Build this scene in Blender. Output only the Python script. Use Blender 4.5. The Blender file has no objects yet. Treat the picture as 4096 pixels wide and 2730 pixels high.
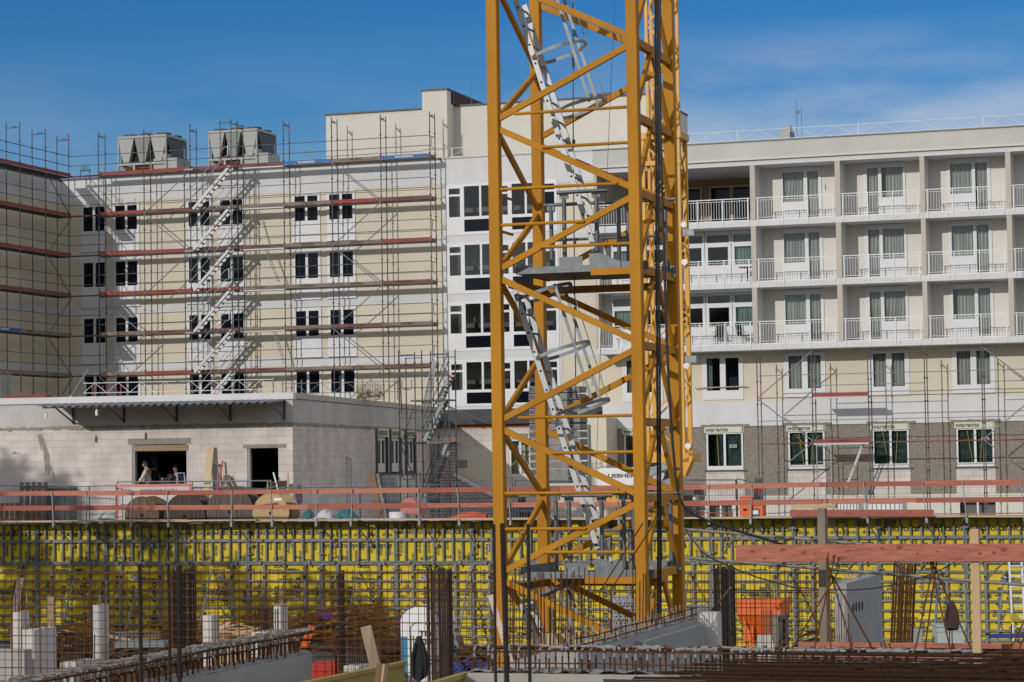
import bpy, bmesh, math, random
from mathutils import Vector as V, Matrix
R_ = math.radians
random.seed(7)
S = bpy.context.scene
COL = S.collection
# ------------------------------------------------------------------ camera, sky, sun, exposure
FPX, CX, CY = 9671.0, 2048.0, 1365.0          # 85 mm lens; the plan was surveyed from a 4096 px wide view
CAMP = V((0, 0, 6.2))                          # 6.2 m above the floor of the pit
PITCH, ROLL = math.atan(480 / FPX), .0153
fw = V((0, math.cos(PITCH), math.sin(PITCH))); u0 = V((0, -math.sin(PITCH), math.cos(PITCH))); r0 = V((1, 0, 0))
rt = r0 * math.cos(ROLL) - u0 * math.sin(ROLL); up = r0 * math.sin(ROLL) + u0 * math.cos(ROLL)
cd = bpy.data.cameras.new('camera'); cam = bpy.data.objects.new('camera', cd); COL.objects.link(cam)
cd.lens = 85; cd.sensor_width = 36; cd.clip_start = .5; cd.clip_end = 4000
cam.matrix_world = Matrix(((rt.x, up.x, -fw.x, CAMP.x), (rt.y, up.y, -fw.y, CAMP.y), (rt.z, up.z, -fw.z, CAMP.z), (0, 0, 0, 1)))
cd.dof.use_dof = True; cd.dof.focus_distance = 55; cd.dof.aperture_fstop = 13
S.camera = cam
SUN_EL, SUN_HEAD = R_(19.5), R_(37.5)
ld = V((math.sin(SUN_HEAD) * math.cos(SUN_EL), math.cos(SUN_HEAD) * math.cos(SUN_EL), -math.sin(SUN_EL)))
sl = bpy.data.lights.new('sun', 'SUN'); sl.energy = 2.65; sl.angle = R_(.5); sl.color = (1, .955, .89)
so = bpy.data.objects.new('sun', sl); COL.objects.link(so); so.rotation_mode = 'QUATERNION'
so.rotation_quaternion = ld.to_track_quat('-Z', 'Y'); so.location = (-40, -40, 60)
wd = bpy.data.worlds.new('World'); S.world = wd; wd.use_nodes = True
nt = wd.node_tree; nt.nodes.clear()
N_ = nt.nodes.new; L_ = nt.links.new
wo = N_('ShaderNodeOutputWorld'); bg = N_('ShaderNodeBackground'); sk = N_('ShaderNodeTexSky')
sk.sky_type = 'NISHITA'; sk.sun_disc = False; sk.sun_elevation = SUN_EL; sk.sun_rotation = R_(217.5)
sk.air_density = 1.0; sk.dust_density = .1; sk.ozone_density = 4.0
bg.inputs['Strength'].default_value = .098
tc = N_('ShaderNodeTexCoord'); mp = N_('ShaderNodeMapping'); mp.inputs['Scale'].default_value = (3.2, 3.2, 13)
mp.inputs['Location'].default_value = (.35, 0, .2)
nz = N_('ShaderNodeTexNoise'); nz.inputs['Scale'].default_value = 2.6; nz.inputs['Detail'].default_value = 8; nz.inputs['Roughness'].default_value = .55
sp = N_('ShaderNodeSeparateXYZ')
cr = N_('ShaderNodeMapRange'); cr.inputs[1].default_value = .30; cr.inputs[2].default_value = .68; cr.interpolation_type = 'SMOOTHSTEP'
el = N_('ShaderNodeMapRange'); el.inputs[1].default_value = .180; el.inputs[2].default_value = .125       # thin clouds low over the roofs
az = N_('ShaderNodeMapRange'); az.inputs[1].default_value = -.04; az.inputs[2].default_value = .12; az.inputs[3].default_value = .12; az.inputs[4].default_value = .62
m1 = N_('ShaderNodeMath'); m1.operation = 'MULTIPLY'; m2 = N_('ShaderNodeMath'); m2.operation = 'MULTIPLY'
mx = N_('ShaderNodeMix'); mx.data_type = 'RGBA'
hs = N_('ShaderNodeHueSaturation'); hs.inputs['Hue'].default_value = .514; hs.inputs['Saturation'].default_value = 1.42; hs.inputs['Value'].default_value = .93
L_(tc.outputs['Generated'], mp.inputs[0]); L_(mp.outputs[0], nz.inputs['Vector']); L_(nz.outputs[0], cr.inputs[0])
L_(tc.outputs['Generated'], sp.inputs[0]); L_(sp.outputs[2], el.inputs[0]); L_(sp.outputs[0], az.inputs[0])
L_(cr.outputs[0], m1.inputs[0]); L_(el.outputs[0], m1.inputs[1]); L_(m1.outputs[0], m2.inputs[0]); L_(az.outputs[0], m2.inputs[1])
c2_ = N_('ShaderNodeMapRange'); c2_.inputs[1].default_value = .28; c2_.inputs[2].default_value = .46; c2_.interpolation_type = 'SMOOTHSTEP'      # broken cloud added over the unseen rest of the sky to whiten the fill
yy_ = N_('ShaderNodeMapRange'); yy_.inputs[1].default_value = .70; yy_.inputs[2].default_value = .25
zz0 = N_('ShaderNodeMapRange'); zz0.inputs[1].default_value = .02; zz0.inputs[2].default_value = .12
m3 = N_('ShaderNodeMath'); m3.operation = 'MULTIPLY'; m4 = N_('ShaderNodeMath'); m4.operation = 'MULTIPLY'; m5 = N_('ShaderNodeMath'); m5.operation = 'MAXIMUM'; m6 = N_('ShaderNodeMath'); m6.operation = 'MULTIPLY'; m6.inputs[1].default_value = .92
L_(nz.outputs[0], c2_.inputs[0]); L_(sp.outputs[1], yy_.inputs[0]); L_(sp.outputs[2], zz0.inputs[0])
L_(c2_.outputs[0], m3.inputs[0]); L_(yy_.outputs[0], m3.inputs[1]); L_(m3.outputs[0], m4.inputs[0]); L_(zz0.outputs[0], m4.inputs[1]); L_(m4.outputs[0], m6.inputs[0])
L_(m2.outputs[0], m5.inputs[0]); L_(m6.outputs[0], m5.inputs[1]); L_(m5.outputs[0], mx.inputs['Factor']); L_(sk.outputs[0], hs.inputs['Color']); L_(hs.outputs[0], mx.inputs['A'])
mx.inputs['B'].default_value = (8.6, 8.7, 9.0, 1)
L_(mx.outputs['Result'], bg.inputs['Color']); L_(bg.outputs[0], wo.inputs[0])
S.view_settings.view_transform = 'Standard'; S.view_settings.look = 'None'; S.view_settings.exposure = -.3; S.view_settings.gamma = 1
S.view_settings.use_curve_mapping = False
S.cycles.max_bounces = 6; S.cycles.transparent_max_bounces = 12; S.cycles.diffuse_bounces = 3; S.cycles.glossy_bounces = 3

# ------------------------------------------------------------------ survey helpers
CR = dict(c1=(0, 400, 2.296), c2=(1000, 300, 2.296), c3=(1900, 0, 2.296), c4=(1900, 680, 2.296), c5=(2700, 450, 2.851), c6=(3300, 450, 2.851),
          d1=(0, 1000, 2.296), d2=(1000, 950, 2.296), d3=(2700, 980, 2.851), d4=(3300, 980, 2.851), d5=(0, 1550, 2.8), d6=(700, 1550, 2.8), d7=(1400, 1550, 2.8),
          g1=(1900, 1363, 2.296), g2=(2600, 1600, 2.8), g3=(3296, 1600, 2.8), g4=(0, 2046, 2.292), g5=(1000, 2046, 2.292), g6=(1900, 2046, 2.292),
          g7=(2600, 2046, 2.8), g8=(3072, 2046, 2.292))
def px(c, x, y):
    a = CR[c]; return (a[0] + x / a[2], a[1] + y / a[2])
def ray(p):
    return fw * FPX + rt * (p[0] - CX) - up * (p[1] - CY)
def at(p, Y):
    r = ray(p); return CAMP + r * (Y / r.y)
def atz(p, z):
    r = ray(p); return CAMP + r * ((z - 6.2) / r.z)
class Fr:                                        # a plan grid: u along the facades, v away from the street, z up
    def __init__(s, X, Y, deg=18.0, z=0.0):
        a = R_(deg); s.o = V((X, Y, z)); s.e = V((math.cos(a), -math.sin(a), 0)); s.n = V((math.sin(a), math.cos(a), 0)); s.a = -a
    def w(s, u, v, z): return V((s.o.x + s.e.x * u + s.n.x * v, s.o.y + s.e.y * u + s.n.y * v, s.o.z + z))
    def hit(s, p, v=0.0):
        r = ray(p); q = s.w(0, v, 0); t = (q - CAMP).dot(s.n) / r.dot(s.n); d = CAMP + r * t - s.o
        return d.dot(s.e), d.z
    def hitu(s, p, u):                           # on a plane of constant u: gives v, z
        r = ray(p); q = s.w(u, 0, 0); t = (q - CAMP).dot(s.e) / r.dot(s.e); d = CAMP + r * t - s.o
        return d.dot(s.n), d.z
    def loc(s, p):
        d = p - s.o; return d.dot(s.e), d.dot(s.n), d.z
WORLD = Fr(0, 0, 0)
GA = Fr(0, 114.5); GR = Fr(0, 110.5); YG = 3.7                                          # level of the yard behind the formwork
GN = Fr(-7.89, 86.5, 9.3); GP = Fr(0, 79.0)

# ------------------------------------------------------------------ mesh helpers
RM = {}
class MB:                                        # collects faces in a plan grid; build() links them as ONE mesh object
    def __init__(s, fr=WORLD): s.v = []; s.f = []; s.mi = []; s.cur = 0; s.fr = fr
    def vv(s, pts):
        i = len(s.v); fr = s.fr
        s.v += [fr.w(*p) for p in pts]; return i
    def face(s, *pts):
        i = s.vv(pts); s.f.append(tuple(range(i, i + len(pts)))); s.mi.append(s.cur); return s
    def hexa(s, P):                              # 8 points: bottom 4 then top 4
        i = s.vv(P)
        for q in ((0, 3, 2, 1), (4, 5, 6, 7), (0, 1, 5, 4), (1, 2, 6, 5), (2, 3, 7, 6), (3, 0, 4, 7)):
            s.f.append(tuple(i + k for k in q)); s.mi.append(s.cur)
        return s
    def box(s, x0, x1, y0, y1, z0, z1):
        return s.hexa([(x0, y0, z0), (x1, y0, z0), (x1, y1, z0), (x0, y1, z0), (x0, y0, z1), (x1, y0, z1), (x1, y1, z1), (x0, y1, z1)])
    def bar(s, p, q, w, h, upv=(0, 0, 1)):       # rectangular beam from p to q
        p = V(p); q = V(q); d = (q - p).normalized(); upv = V(upv)
        if abs(d.dot(upv)) > .97: upv = V((0, 1, 0))
        a = d.cross(upv).normalized() * (w / 2); b = a.cross(d).normalized() * (h / 2)
        return s.hexa([p - a - b, p + a - b, q + a - b, q - a - b, p - a + b, p + a + b, q + a + b, q - a + b])
    def tube(s, p, q, r, n=6, r2=None): return s.path([p, q], r, n, r2)
    def path(s, pts, r, n=6, r2=None):
        pts = [V(p) for p in pts]; i0 = len(s.v); m = len(pts); ref = None
        for k, p in enumerate(pts):
            d = (pts[min(k + 1, m - 1)] - pts[max(k - 1, 0)]).normalized()
            if ref is None: ref = V((0, 0, 1)) if abs(d.z) < .9 else V((1, 0, 0))
            a = d.cross(ref).normalized(); b = a.cross(d).normalized(); ref = b
            rr = r if r2 is None else r + (r2 - r) * k / (m - 1)
            s.vv([p + a * (rr * math.cos(t * 2 * math.pi / n)) + b * (rr * math.sin(t * 2 * math.pi / n)) for t in range(n)])
        for k in range(m - 1):
            for t in range(n):
                a0 = i0 + k * n; s.f.append((a0 + t, a0 + (t + 1) % n, a0 + n + (t + 1) % n, a0 + n + t)); s.mi.append(s.cur)
        s.f.append(tuple(i0 + t for t in range(n - 1, -1, -1))); s.mi.append(s.cur)
        s.f.append(tuple(i0 + (m - 1) * n + t for t in range(n))); s.mi.append(s.cur)
        return s
    def disc(s, c, ax, r, h, n=20, r2=None):     # short cylinder about an axis
        c = V(c); ax = V(ax).normalized(); return s.path([c - ax * h / 2, c + ax * h / 2], r, n, r2)
    def prism(s, poly, f0, f1):                  # 2D outline swept between two maps (a, b) -> (x, y, z)
        n = len(poly); i = s.vv([f0(a, b) for a, b in poly]); s.vv([f1(a, b) for a, b in poly])
        s.f.append(tuple(i + k for k in range(n))); s.f.append(tuple(i + n + k for k in range(n - 1, -1, -1))); s.mi += [s.cur] * 2
        for k in range(n): s.f.append((i + k, i + n + k, i + n + (k + 1) % n, i + (k + 1) % n)); s.mi.append(s.cur)
        return s
    def build(s, name, mat, parent=None, smooth=False, bevel=0):
        me = bpy.data.meshes.new(name); T = root_m(parent)
        me.from_pydata([T @ p for p in s.v] if T else [tuple(p) for p in s.v], [], s.f)
        for m in (mat if isinstance(mat, (list, tuple)) else [mat]): me.materials.append(m)
        if any(s.mi): me.polygons.foreach_set('material_index', s.mi)
        bm = bmesh.new(); bm.from_mesh(me); bmesh.ops.recalc_face_normals(bm, faces=bm.faces); bm.to_mesh(me); bm.free()
        if smooth: me.polygons.foreach_set('use_smooth', [True] * len(me.polygons))
        me.update()
        o = bpy.data.objects.new(name, me); COL.objects.link(o)
        if parent: o.parent = parent
        if smooth:
            md = o.modifiers.new('edge', 'EDGE_SPLIT'); md.split_angle = R_(40)
        if bevel:
            md = o.modifiers.new('bevel', 'BEVEL'); md.width = bevel; md.segments = 2; md.limit_method = 'ANGLE'
        return o
def root_m(o):
    while o is not None:
        if o.name in RM: return RM[o.name]
        o = o.parent
    return None
def thing(name, label, cat, loc=(0, 0, 0), rz=0.0, group=None):
    o = bpy.data.objects.new(name, None); COL.objects.link(o); o.empty_display_size = .3
    o.location = loc; o.rotation_euler = (0, 0, rz); o['label'] = label; o['category'] = cat
    if group: o['group'] = group
    RM[o.name] = (Matrix.Translation(V(loc)) @ Matrix.Rotation(rz, 4, 'Z')).inverted()
    return o
def tag(o, label, cat, group=None):
    o['label'] = label; o['category'] = cat
    if group: o['group'] = group
    me = o.data                                   # a one-mesh thing gets its origin at its own base
    if me and me.users == 1 and o.parent is None:
        xs = [v.co for v in me.vertices]
        c = V((sum(p.x for p in xs) / len(xs), sum(p.y for p in xs) / len(xs), min(p.z for p in xs)))
        me.transform(Matrix.Translation(-(c - o.location))); o.location = c
    return o
def struct(o): o['kind'] = 'structure'; return o
def dup(root, loc, rz=None, label=None, group=None):
    r = root.copy(); COL.objects.link(r); r.location = loc
    if rz is not None: r.rotation_euler = (0, 0, rz)
    if label: r['label'] = label
    if group: r['group'] = group
    for ch in list(root.children):
        c = ch.copy(); COL.objects.link(c); c.parent = r
        for g in list(ch.children):
            d = g.copy(); COL.objects.link(d); d.parent = c
    return r
ORD = ['first', 'second', 'third', 'fourth', 'fifth', 'sixth', 'seventh', 'eighth', 'ninth', 'tenth', 'eleventh', 'twelfth', 'thirteenth', 'fourteenth', 'fifteenth', 'sixteenth', 'seventeenth', 'eighteenth', 'nineteenth', 'twentieth']
# lettering: font outlines turned into flat mesh, laid on a surface
TXC = {}
def text_pts(txt, shear=0.0):
    k = (txt, shear)
    if k in TXC: return TXC[k]
    cu = bpy.data.curves.new('t', 'FONT'); cu.body = txt; cu.size = 1; cu.shear = shear; cu.resolution_u = 2; cu.offset = .03
    ob = bpy.data.objects.new('t', cu); COL.objects.link(ob); dg = bpy.context.evaluated_depsgraph_get()
    me = bpy.data.meshes.new_from_object(ob.evaluated_get(dg))
    vs = [(v.co.x, v.co.y) for v in me.vertices]; fs = [tuple(p.vertices) for p in me.polygons]
    bpy.data.objects.remove(ob); bpy.data.curves.remove(cu); bpy.data.meshes.remove(me)
    x0 = min(a for a, b in vs); x1 = max(a for a, b in vs); y0 = min(b for a, b in vs); y1 = max(b for a, b in vs)
    TXC[k] = ([((a - x0) / (y1 - y0), (b - y0) / (y1 - y0)) for a, b in vs], fs, (x1 - x0) / (y1 - y0)); return TXC[k]
def letter(mb, txt, org, ax, ay, h, shear=0.0, width=None, clip=None):
    vs, fs, w = text_pts(txt, shear); k = 1.0 if width is None else width / (w * h)
    org, ax, ay = V(org), V(ax), V(ay); i = mb.vv([org + ax * (a * h * k) + ay * (b * h) for a, b in vs])
    for f in fs: mb.f.append(tuple(i + q for q in f)); mb.mi.append(mb.cur)
    return w * h * k

# ------------------------------------------------------------------ materials
MT = {}
def mat(name, col, rough=.7, col2=None, scale=3.0, amt=.5, bump=0.0, bscale=None, metal=0.0, spec=.5, stretch=None, spots=None, detail=5, coat=0):
    m = bpy.data.materials.new(name); m.use_nodes = True; n = m.node_tree.nodes; l = m.node_tree.links
    b = n['Principled BSDF']; b.inputs['Roughness'].default_value = rough; b.inputs['Metallic'].default_value = metal
    b.inputs['Specular IOR Level'].default_value = spec; b.inputs['Coat Weight'].default_value = coat
    b.inputs['Base Color'].default_value = (*col, 1); MT[name] = m
    t = n.new('ShaderNodeTexCoord'); mpn = n.new('ShaderNodeMapping'); l.new(t.outputs['Object'], mpn.inputs[0])
    if stretch: mpn.inputs['Scale'].default_value = stretch
    out = None
    if col2 is not None:
        a = n.new('ShaderNodeTexNoise'); a.inputs['Scale'].default_value = scale; a.inputs['Detail'].default_value = detail; a.inputs['Roughness'].default_value = .62
        l.new(mpn.outputs[0], a.inputs['Vector'])
        r = n.new('ShaderNodeMapRange'); r.inputs[1].default_value = .5 - .25 * (1.2 - amt); r.inputs[2].default_value = .5 + .35 * (1.2 - amt)
        l.new(a.outputs[0], r.inputs[0]); x = n.new('ShaderNodeMix'); x.data_type = 'RGBA'
        x.inputs['A'].default_value = (*col, 1); x.inputs['B'].default_value = (*col2, 1); l.new(r.outputs[0], x.inputs['Factor']); out = x.outputs['Result']
    if spots:                                    # (colour, scale, threshold): stains, rust
        a = n.new('ShaderNodeTexNoise'); a.inputs['Scale'].default_value = spots[1]; a.inputs['Detail'].default_value = 6; a.inputs['Roughness'].default_value = .7
        l.new(t.outputs['Object'], a.inputs['Vector'])
        r = n.new('ShaderNodeMapRange'); r.inputs[1].default_value = spots[2]; r.inputs[2].default_value = spots[2] + .05; l.new(a.outputs[0], r.inputs[0])
        x = n.new('ShaderNodeMix'); x.data_type = 'RGBA'
        if out: l.new(out, x.inputs['A'])
        else: x.inputs['A'].default_value = (*col, 1)
        x.inputs['B'].default_value = (*spots[0], 1); l.new(r.outputs[0], x.inputs['Factor']); out = x.outputs['Result']
    if out: l.new(out, b.inputs['Base Color'])
    if bump:
        a = n.new('ShaderNodeTexNoise'); a.inputs['Scale'].default_value = bscale or scale * 4; a.inputs['Detail'].default_value = 6
        l.new(mpn.outputs[0], a.inputs['Vector']); p = n.new('ShaderNodeBump'); p.inputs['Strength'].default_value = bump; p.inputs['Distance'].default_value = .03
        l.new(a.outputs[0], p.inputs['Height']); l.new(p.outputs[0], b.inputs['Normal'])
    return m
def brickmat(name, c1, c2, mortar, bw, bh, ms=.012, off=.5, rough=.85):
    m = mat(name, c1, rough); n = m.node_tree.nodes; l = m.node_tree.links; b = n['Principled BSDF']
    t = n.new('ShaderNodeTexCoord'); s = n.new('ShaderNodeSeparateXYZ'); a = n.new('ShaderNodeMath'); c = n.new('ShaderNodeCombineXYZ')
    l.new(t.outputs['Object'], s.inputs[0]); l.new(s.outputs[0], a.inputs[0]); l.new(s.outputs[1], a.inputs[1]); l.new(a.outputs[0], c.inputs[0]); l.new(s.outputs[2], c.inputs[1])
    k = n.new('ShaderNodeTexBrick'); k.inputs['Scale'].default_value = 1; k.inputs['Brick Width'].default_value = bw; k.inputs['Row Height'].default_value = bh
    k.inputs['Mortar Size'].default_value = ms; k.offset = off; k.inputs['Mortar Smooth'].default_value = .2; k.inputs['Bias'].default_value = -.2
    k.inputs['Color1'].default_value = (*c1, 1); k.inputs['Color2'].default_value = (*c2, 1); k.inputs['Mortar'].default_value = (*mortar, 1)
    z = n.new('ShaderNodeTexNoise'); z.inputs['Scale'].default_value = 1.1; z.inputs['Detail'].default_value = 7; l.new(t.outputs['Object'], z.inputs['Vector'])
    h = n.new('ShaderNodeMapRange'); h.inputs[1].default_value = .3; h.inputs[2].default_value = .7; h.inputs[3].default_value = .78; h.inputs[4].default_value = 1.08; l.new(z.outputs[0], h.inputs[0])
    mu = n.new('ShaderNodeMix'); mu.data_type = 'RGBA'; mu.blend_type = 'MULTIPLY'; mu.inputs['Factor'].default_value = 1
    l.new(c.outputs[0], k.inputs['Vector']); l.new(k.outputs['Color'], mu.inputs['A']); l.new(h.outputs[0], mu.inputs['B']); l.new(mu.outputs['Result'], b.inputs['Base Color'])
    return m
white = mat('white_render', (.645, .65, .655), .85, (.56, .56, .565), .9, .45, .12, 30, stretch=(1, 1, .35), detail=8, spots=((.55, .54, .52), 1.6, .68))
white2 = mat('white_frame', (.66, .665, .68), .45, (.60, .605, .62), 1.5, .3)
cream = mat('cream_render', (.66, .605, .485), .9, (.58, .525, .415), .45, .35, .1, 40)
ivory = mat('ivory_render', (.64, .61, .55), .9, (.57, .54, .485), .4, .3, .08, 30)
balc = mat('balcony_wall', (.70, .665, .61), .85, (.62, .59, .54), .6, .3, .06, 30)
roofg = mat('parapet_plaster', (.54, .53, .505), .9, (.46, .445, .42), .55, .5, .1, 25, spots=((.36, .35, .34), 2.2, .70))
beige = mat('pillar_beige', (.50, .45, .40), .8, (.44, .40, .36), 2, .4)
rough = mat('rough_cast', (.285, .25, .215), .95, (.17, .145, .12), 9, .6, .9, 26, spots=((.36, .33, .29), 3.0, .68), detail=10)
block = brickmat('aircrete_blocks', (.70, .63, .59), (.62, .555, .53), (.45, .41, .38), .62, .25, .008)
block2 = brickmat('infill_blocks', (.64, .58, .54), (.60, .56, .53), (.40, .36, .33), .5, .25, .010)
brick = brickmat('light_bricks', (.50, .42, .38), (.44, .37, .34), (.10, .09, .085), .28, .14, .016)
plast = mat('grey_plaster', (.56, .54, .52), .9, (.42, .40, .38), .7, .5, .1, 20, spots=((.28, .265, .24), 4, .72))
roofdk = mat('roof_felt', (.035, .037, .042), .8, (.07, .07, .075), 3, .5)
mortar = mat('mortar_smear', (.33, .31, .26), .95, (.24, .22, .18), 5, .7, .5, 20)
conc = mat('concrete', (.36, .355, .35), .9, (.28, .275, .27), 1.2, .5, .12, 18, spots=((.15, .145, .14), 14, .73))
conc_l = mat('pale_concrete', (.58, .56, .53), .85, (.47, .455, .43), 1.6, .5, .1, 16, spots=((.34, .33, .31), 9, .70))
conc_r = mat('rough_concrete', (.30, .29, .285), .95, (.17, .165, .16), 9, .6, 1.0, 22)
galv = mat('galvanised_steel', (.27, .29, .305), .55, (.17, .19, .205), 6, .6, 0, metal=.35)
galv_d = mat('scaffold_tube', (.13, .15, .155), .55, (.07, .08, .088), 5, .7, 0, metal=.3)
alu = mat('aluminium', (.47, .48, .49), .5, (.37, .38, .39), 3, .5, 0, metal=.25)
paintw = mat('white_paint_metal', (.72, .74, .75), .4, (.60, .62, .63), 3, .4)
yel = mat('crane_yellow', (.50, .225, .010), .62, (.36, .15, .008), 1.2, .6, .06, 30, stretch=(1, 1, .3), spots=((.12, .045, .02), 6.5, .69), detail=8, spec=.22)
yel2 = mat('mast_yellow', (.68, .34, .02), .45, (.58, .28, .015), 2, .5)
blk = mat('black_rubber', (.012, .012, .014), .55)
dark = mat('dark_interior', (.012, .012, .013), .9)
dkmet = mat('dark_metal', (.06, .062, .066), .5, (.035, .035, .04), 4, .5)
rust = mat('rusty_rebar', (.125, .050, .018), .9, (.055, .025, .013), 9, .7, .3, 60, spec=.15)
rust_d = mat('dark_rebar', (.026, .017, .013), .9, (.014, .010, .009), 14, .7, .4, 60)
rust_l = mat('orange_rebar', (.15, .060, .016), .9, (.085, .034, .012), 8, .7, spec=.15)
cemrod = mat('cement_coated_rebar', (.33, .315, .30), .95, (.13, .075, .05), 7, .9, .8, 40)
pink = mat('red_stained_board', (.52, .19, .13), .8, (.27, .075, .048), 2.2, .45, .35, 14, stretch=(.5, 6, 14), spots=((.22, .055, .035), 3.2, .69), detail=9)
redb = mat('red_board', (.30, .062, .045), .75, (.19, .04, .033), 3, .7, .15, 30, stretch=(.5, 4, 9))
brnb = mat('brown_board', (.20, .085, .075), .8, (.13, .06, .055), 3, .7, .15, 30, stretch=(.5, 4, 9))
gryb = mat('weathered_board', (.25, .195, .165), .85, (.14, .105, .09), 2.5, .8, .2, 30, stretch=(.5, 4, 9))
blub = mat('blue_board', (.018, .13, .34), .6, (.012, .09, .25), 3, .5)
wood = mat('fresh_timber', (.56, .40, .235), .8, (.44, .29, .155), 3, .6, .12, 25, stretch=(1, 1, .25))
woodp = mat('pale_plank', (.55, .43, .28), .8, (.40, .29, .17), 2, .6, .12, 25, stretch=(.3, 3, 8))
woodg = mat('grey_timber', (.26, .215, .17), .9, (.15, .12, .095), 3, .8, .3, 25, stretch=(3, 3, .4))
woodd = mat('dark_old_timber', (.085, .062, .05), .9, (.04, .03, .026), 3, .8, .3, 25, stretch=(5, 5, .5))
woodb = mat('brown_drum_timber', (.17, .105, .065), .9, (.075, .045, .03), 3, .8, .3, 25, stretch=(5, 5, .5))
ply = mat('yellow_form_ply', (.70, .53, .003), .65, (.54, .385, .003), 1.5, .6, spots=((.44, .36, .10), 5, .70), detail=8)
pnltext = mat('form_lettering', (.045, .06, .045), .7)
formst = mat('form_frame_steel', (.185, .205, .20), .6, (.105, .12, .118), 5, .7, .1, 30, metal=.2, spots=((.40, .40, .38), 6, .66))
beamy = mat('yellow_form_beam', (.42, .33, .06), .6, (.30, .235, .05), 3, .6)
txdark = mat('stencil_ink', (.05, .032, .028), .8)
txgrey = mat('grey_lettering', (.12, .125, .115), .7)
txwhite = mat('white_lettering', (.75, .78, .8), .6)
lime = mat('pale_green_board', (.58, .61, .47), .7, (.52, .55, .42), 2, .4)
orange = mat('orange_paint', (.74, .135, .012), .45, (.62, .10, .01), 3, .5)
redp = mat('red_paint', (.52, .03, .028), .45, (.40, .022, .02), 3, .5)
pinkp = mat('faded_red_paint', (.60, .20, .17), .5, (.50, .13, .11), 3, .6)
bluep = mat('blue_plastic', (.012, .19, .33), .4, (.01, .15, .27), 2, .4)
navy = mat('navy_cloth', (.015, .022, .06), .9)
blued = mat('blue_sticker', (.02, .05, .22), .5)
tealp = mat('teal_sheeting', (.02, .16, .19), .5, (.012, .10, .12), 3, .6, .3, 6)
whitep = mat('white_plastic', (.74, .74, .74), .4, (.66, .66, .66), 2, .4)
sheet = mat('white_sheeting', (.55, .55, .56), .5, (.42, .42, .43), 3, .6, .5, 5)
greyp = mat('grey_panel', (.315, .31, .30), .5, (.265, .26, .255), 1.5, .4)
greyd = mat('grey_sheet', (.22, .235, .23), .7, (.17, .18, .175), 1.5, .5)
steelb = mat('fence_tube', (.13, .17, .21), .5, (.09, .12, .15), 4, .5, metal=.4)
skin = mat('skin', (.42, .24, .17), .6)
hair = mat('hair', (.012, .010, .009), .7)
knit = mat('beige_sweater', (.56, .51, .44), .95, (.48, .43, .37), 14, .5)
workblue = mat('blue_workwear', (.06, .10, .20), .9, (.04, .07, .15), 8, .5)
trousers = mat('dark_trousers', (.03, .032, .04), .9)
purple = mat('purple_strap', (.13, .03, .22), .6)
yhat = mat('yellow_helmet', (.62, .50, .02), .35)
brownc = mat('brown_cloth', (.055, .038, .034), .95, (.03, .02, .02), 9, .6, .5, 12)
blackc = mat('black_cloth', (.012, .012, .013), .95, (.02, .02, .021), 6, .5, .5, 12)
ball = mat('ballast_concrete', (.27, .265, .26), .9, (.17, .165, .16), 3, .6, .2, 15)
gy = mat('gravel_yard', (.27, .25, .22), .95, (.17, .155, .135), .5, .7, .6, 6)
pitm = mat('pit_floor', (.20, .175, .15), .95, (.10, .085, .07), .6, .8, .6, 5)
cofr = mat('orange_beam', (.40, .12, .03), .8, (.28, .08, .025), 3, .6, stretch=(.5, 4, 9))
def glassmat(name, tint, thru, rough=.03):
    m = bpy.data.materials.new(name); m.use_nodes = True; n = m.node_tree.nodes; l = m.node_tree.links; n.clear()
    o = n.new('ShaderNodeOutputMaterial'); t = n.new('ShaderNodeBsdfTransparent'); t.inputs[0].default_value = (*tint, 1)
    g = n.new('ShaderNodeBsdfGlossy'); g.inputs['Roughness'].default_value = rough; f = n.new('ShaderNodeFresnel'); f.inputs[0].default_value = 1.5
    x = n.new('ShaderNodeMixShader'); l.new(f.outputs[0], x.inputs[0]); l.new(t.outputs[0], x.inputs[1]); l.new(g.outputs[0], x.inputs[2]); l.new(x.outputs[0], o.inputs[0]); return m
glass = glassmat('window_glass', (.92, .935, .93), .7)
glassd = mat('dark_glass', (.006, .008, .013), .06, spec=.22)
curtm = mat('curtain_cloth', (.44, .455, .43), .95, (.36, .375, .355), 2, .4)
curtg = mat('green_curtain_cloth', (.26, .36, .34), .95, (.20, .29, .27), 2, .4)
def pane(fr, u0_, u1_, v, z0, z1, m, parent):
    return MB(fr).box(u0_, u1_, v, v + .012, z0, z1).build('pane', m, parent)
def curtain(fr, u0_, u1_, v, z0, z1, m, parent, seed=0, skew=0):
    b = MB(fr); rnd = random.Random(seed); n = max(12, int((u1_ - u0_) / .028)); ph = rnd.random() * 6; P = []
    for k in range(n + 1):
        t = k / n; u = u0_ + (u1_ - u0_) * t
        P.append((u, v + .045 * math.sin(k * 1.3 + ph + .9 * math.sin(k * .31)) + .012 * rnd.random()))
    for k in range(n): b.face((P[k][0], P[k][1], z0), (P[k + 1][0], P[k + 1][1], z0), (P[k + 1][0] + skew, P[k + 1][1], z1), (P[k][0] + skew, P[k][1], z1))
    return b.build('curtain', m, parent, smooth=False)
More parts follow.
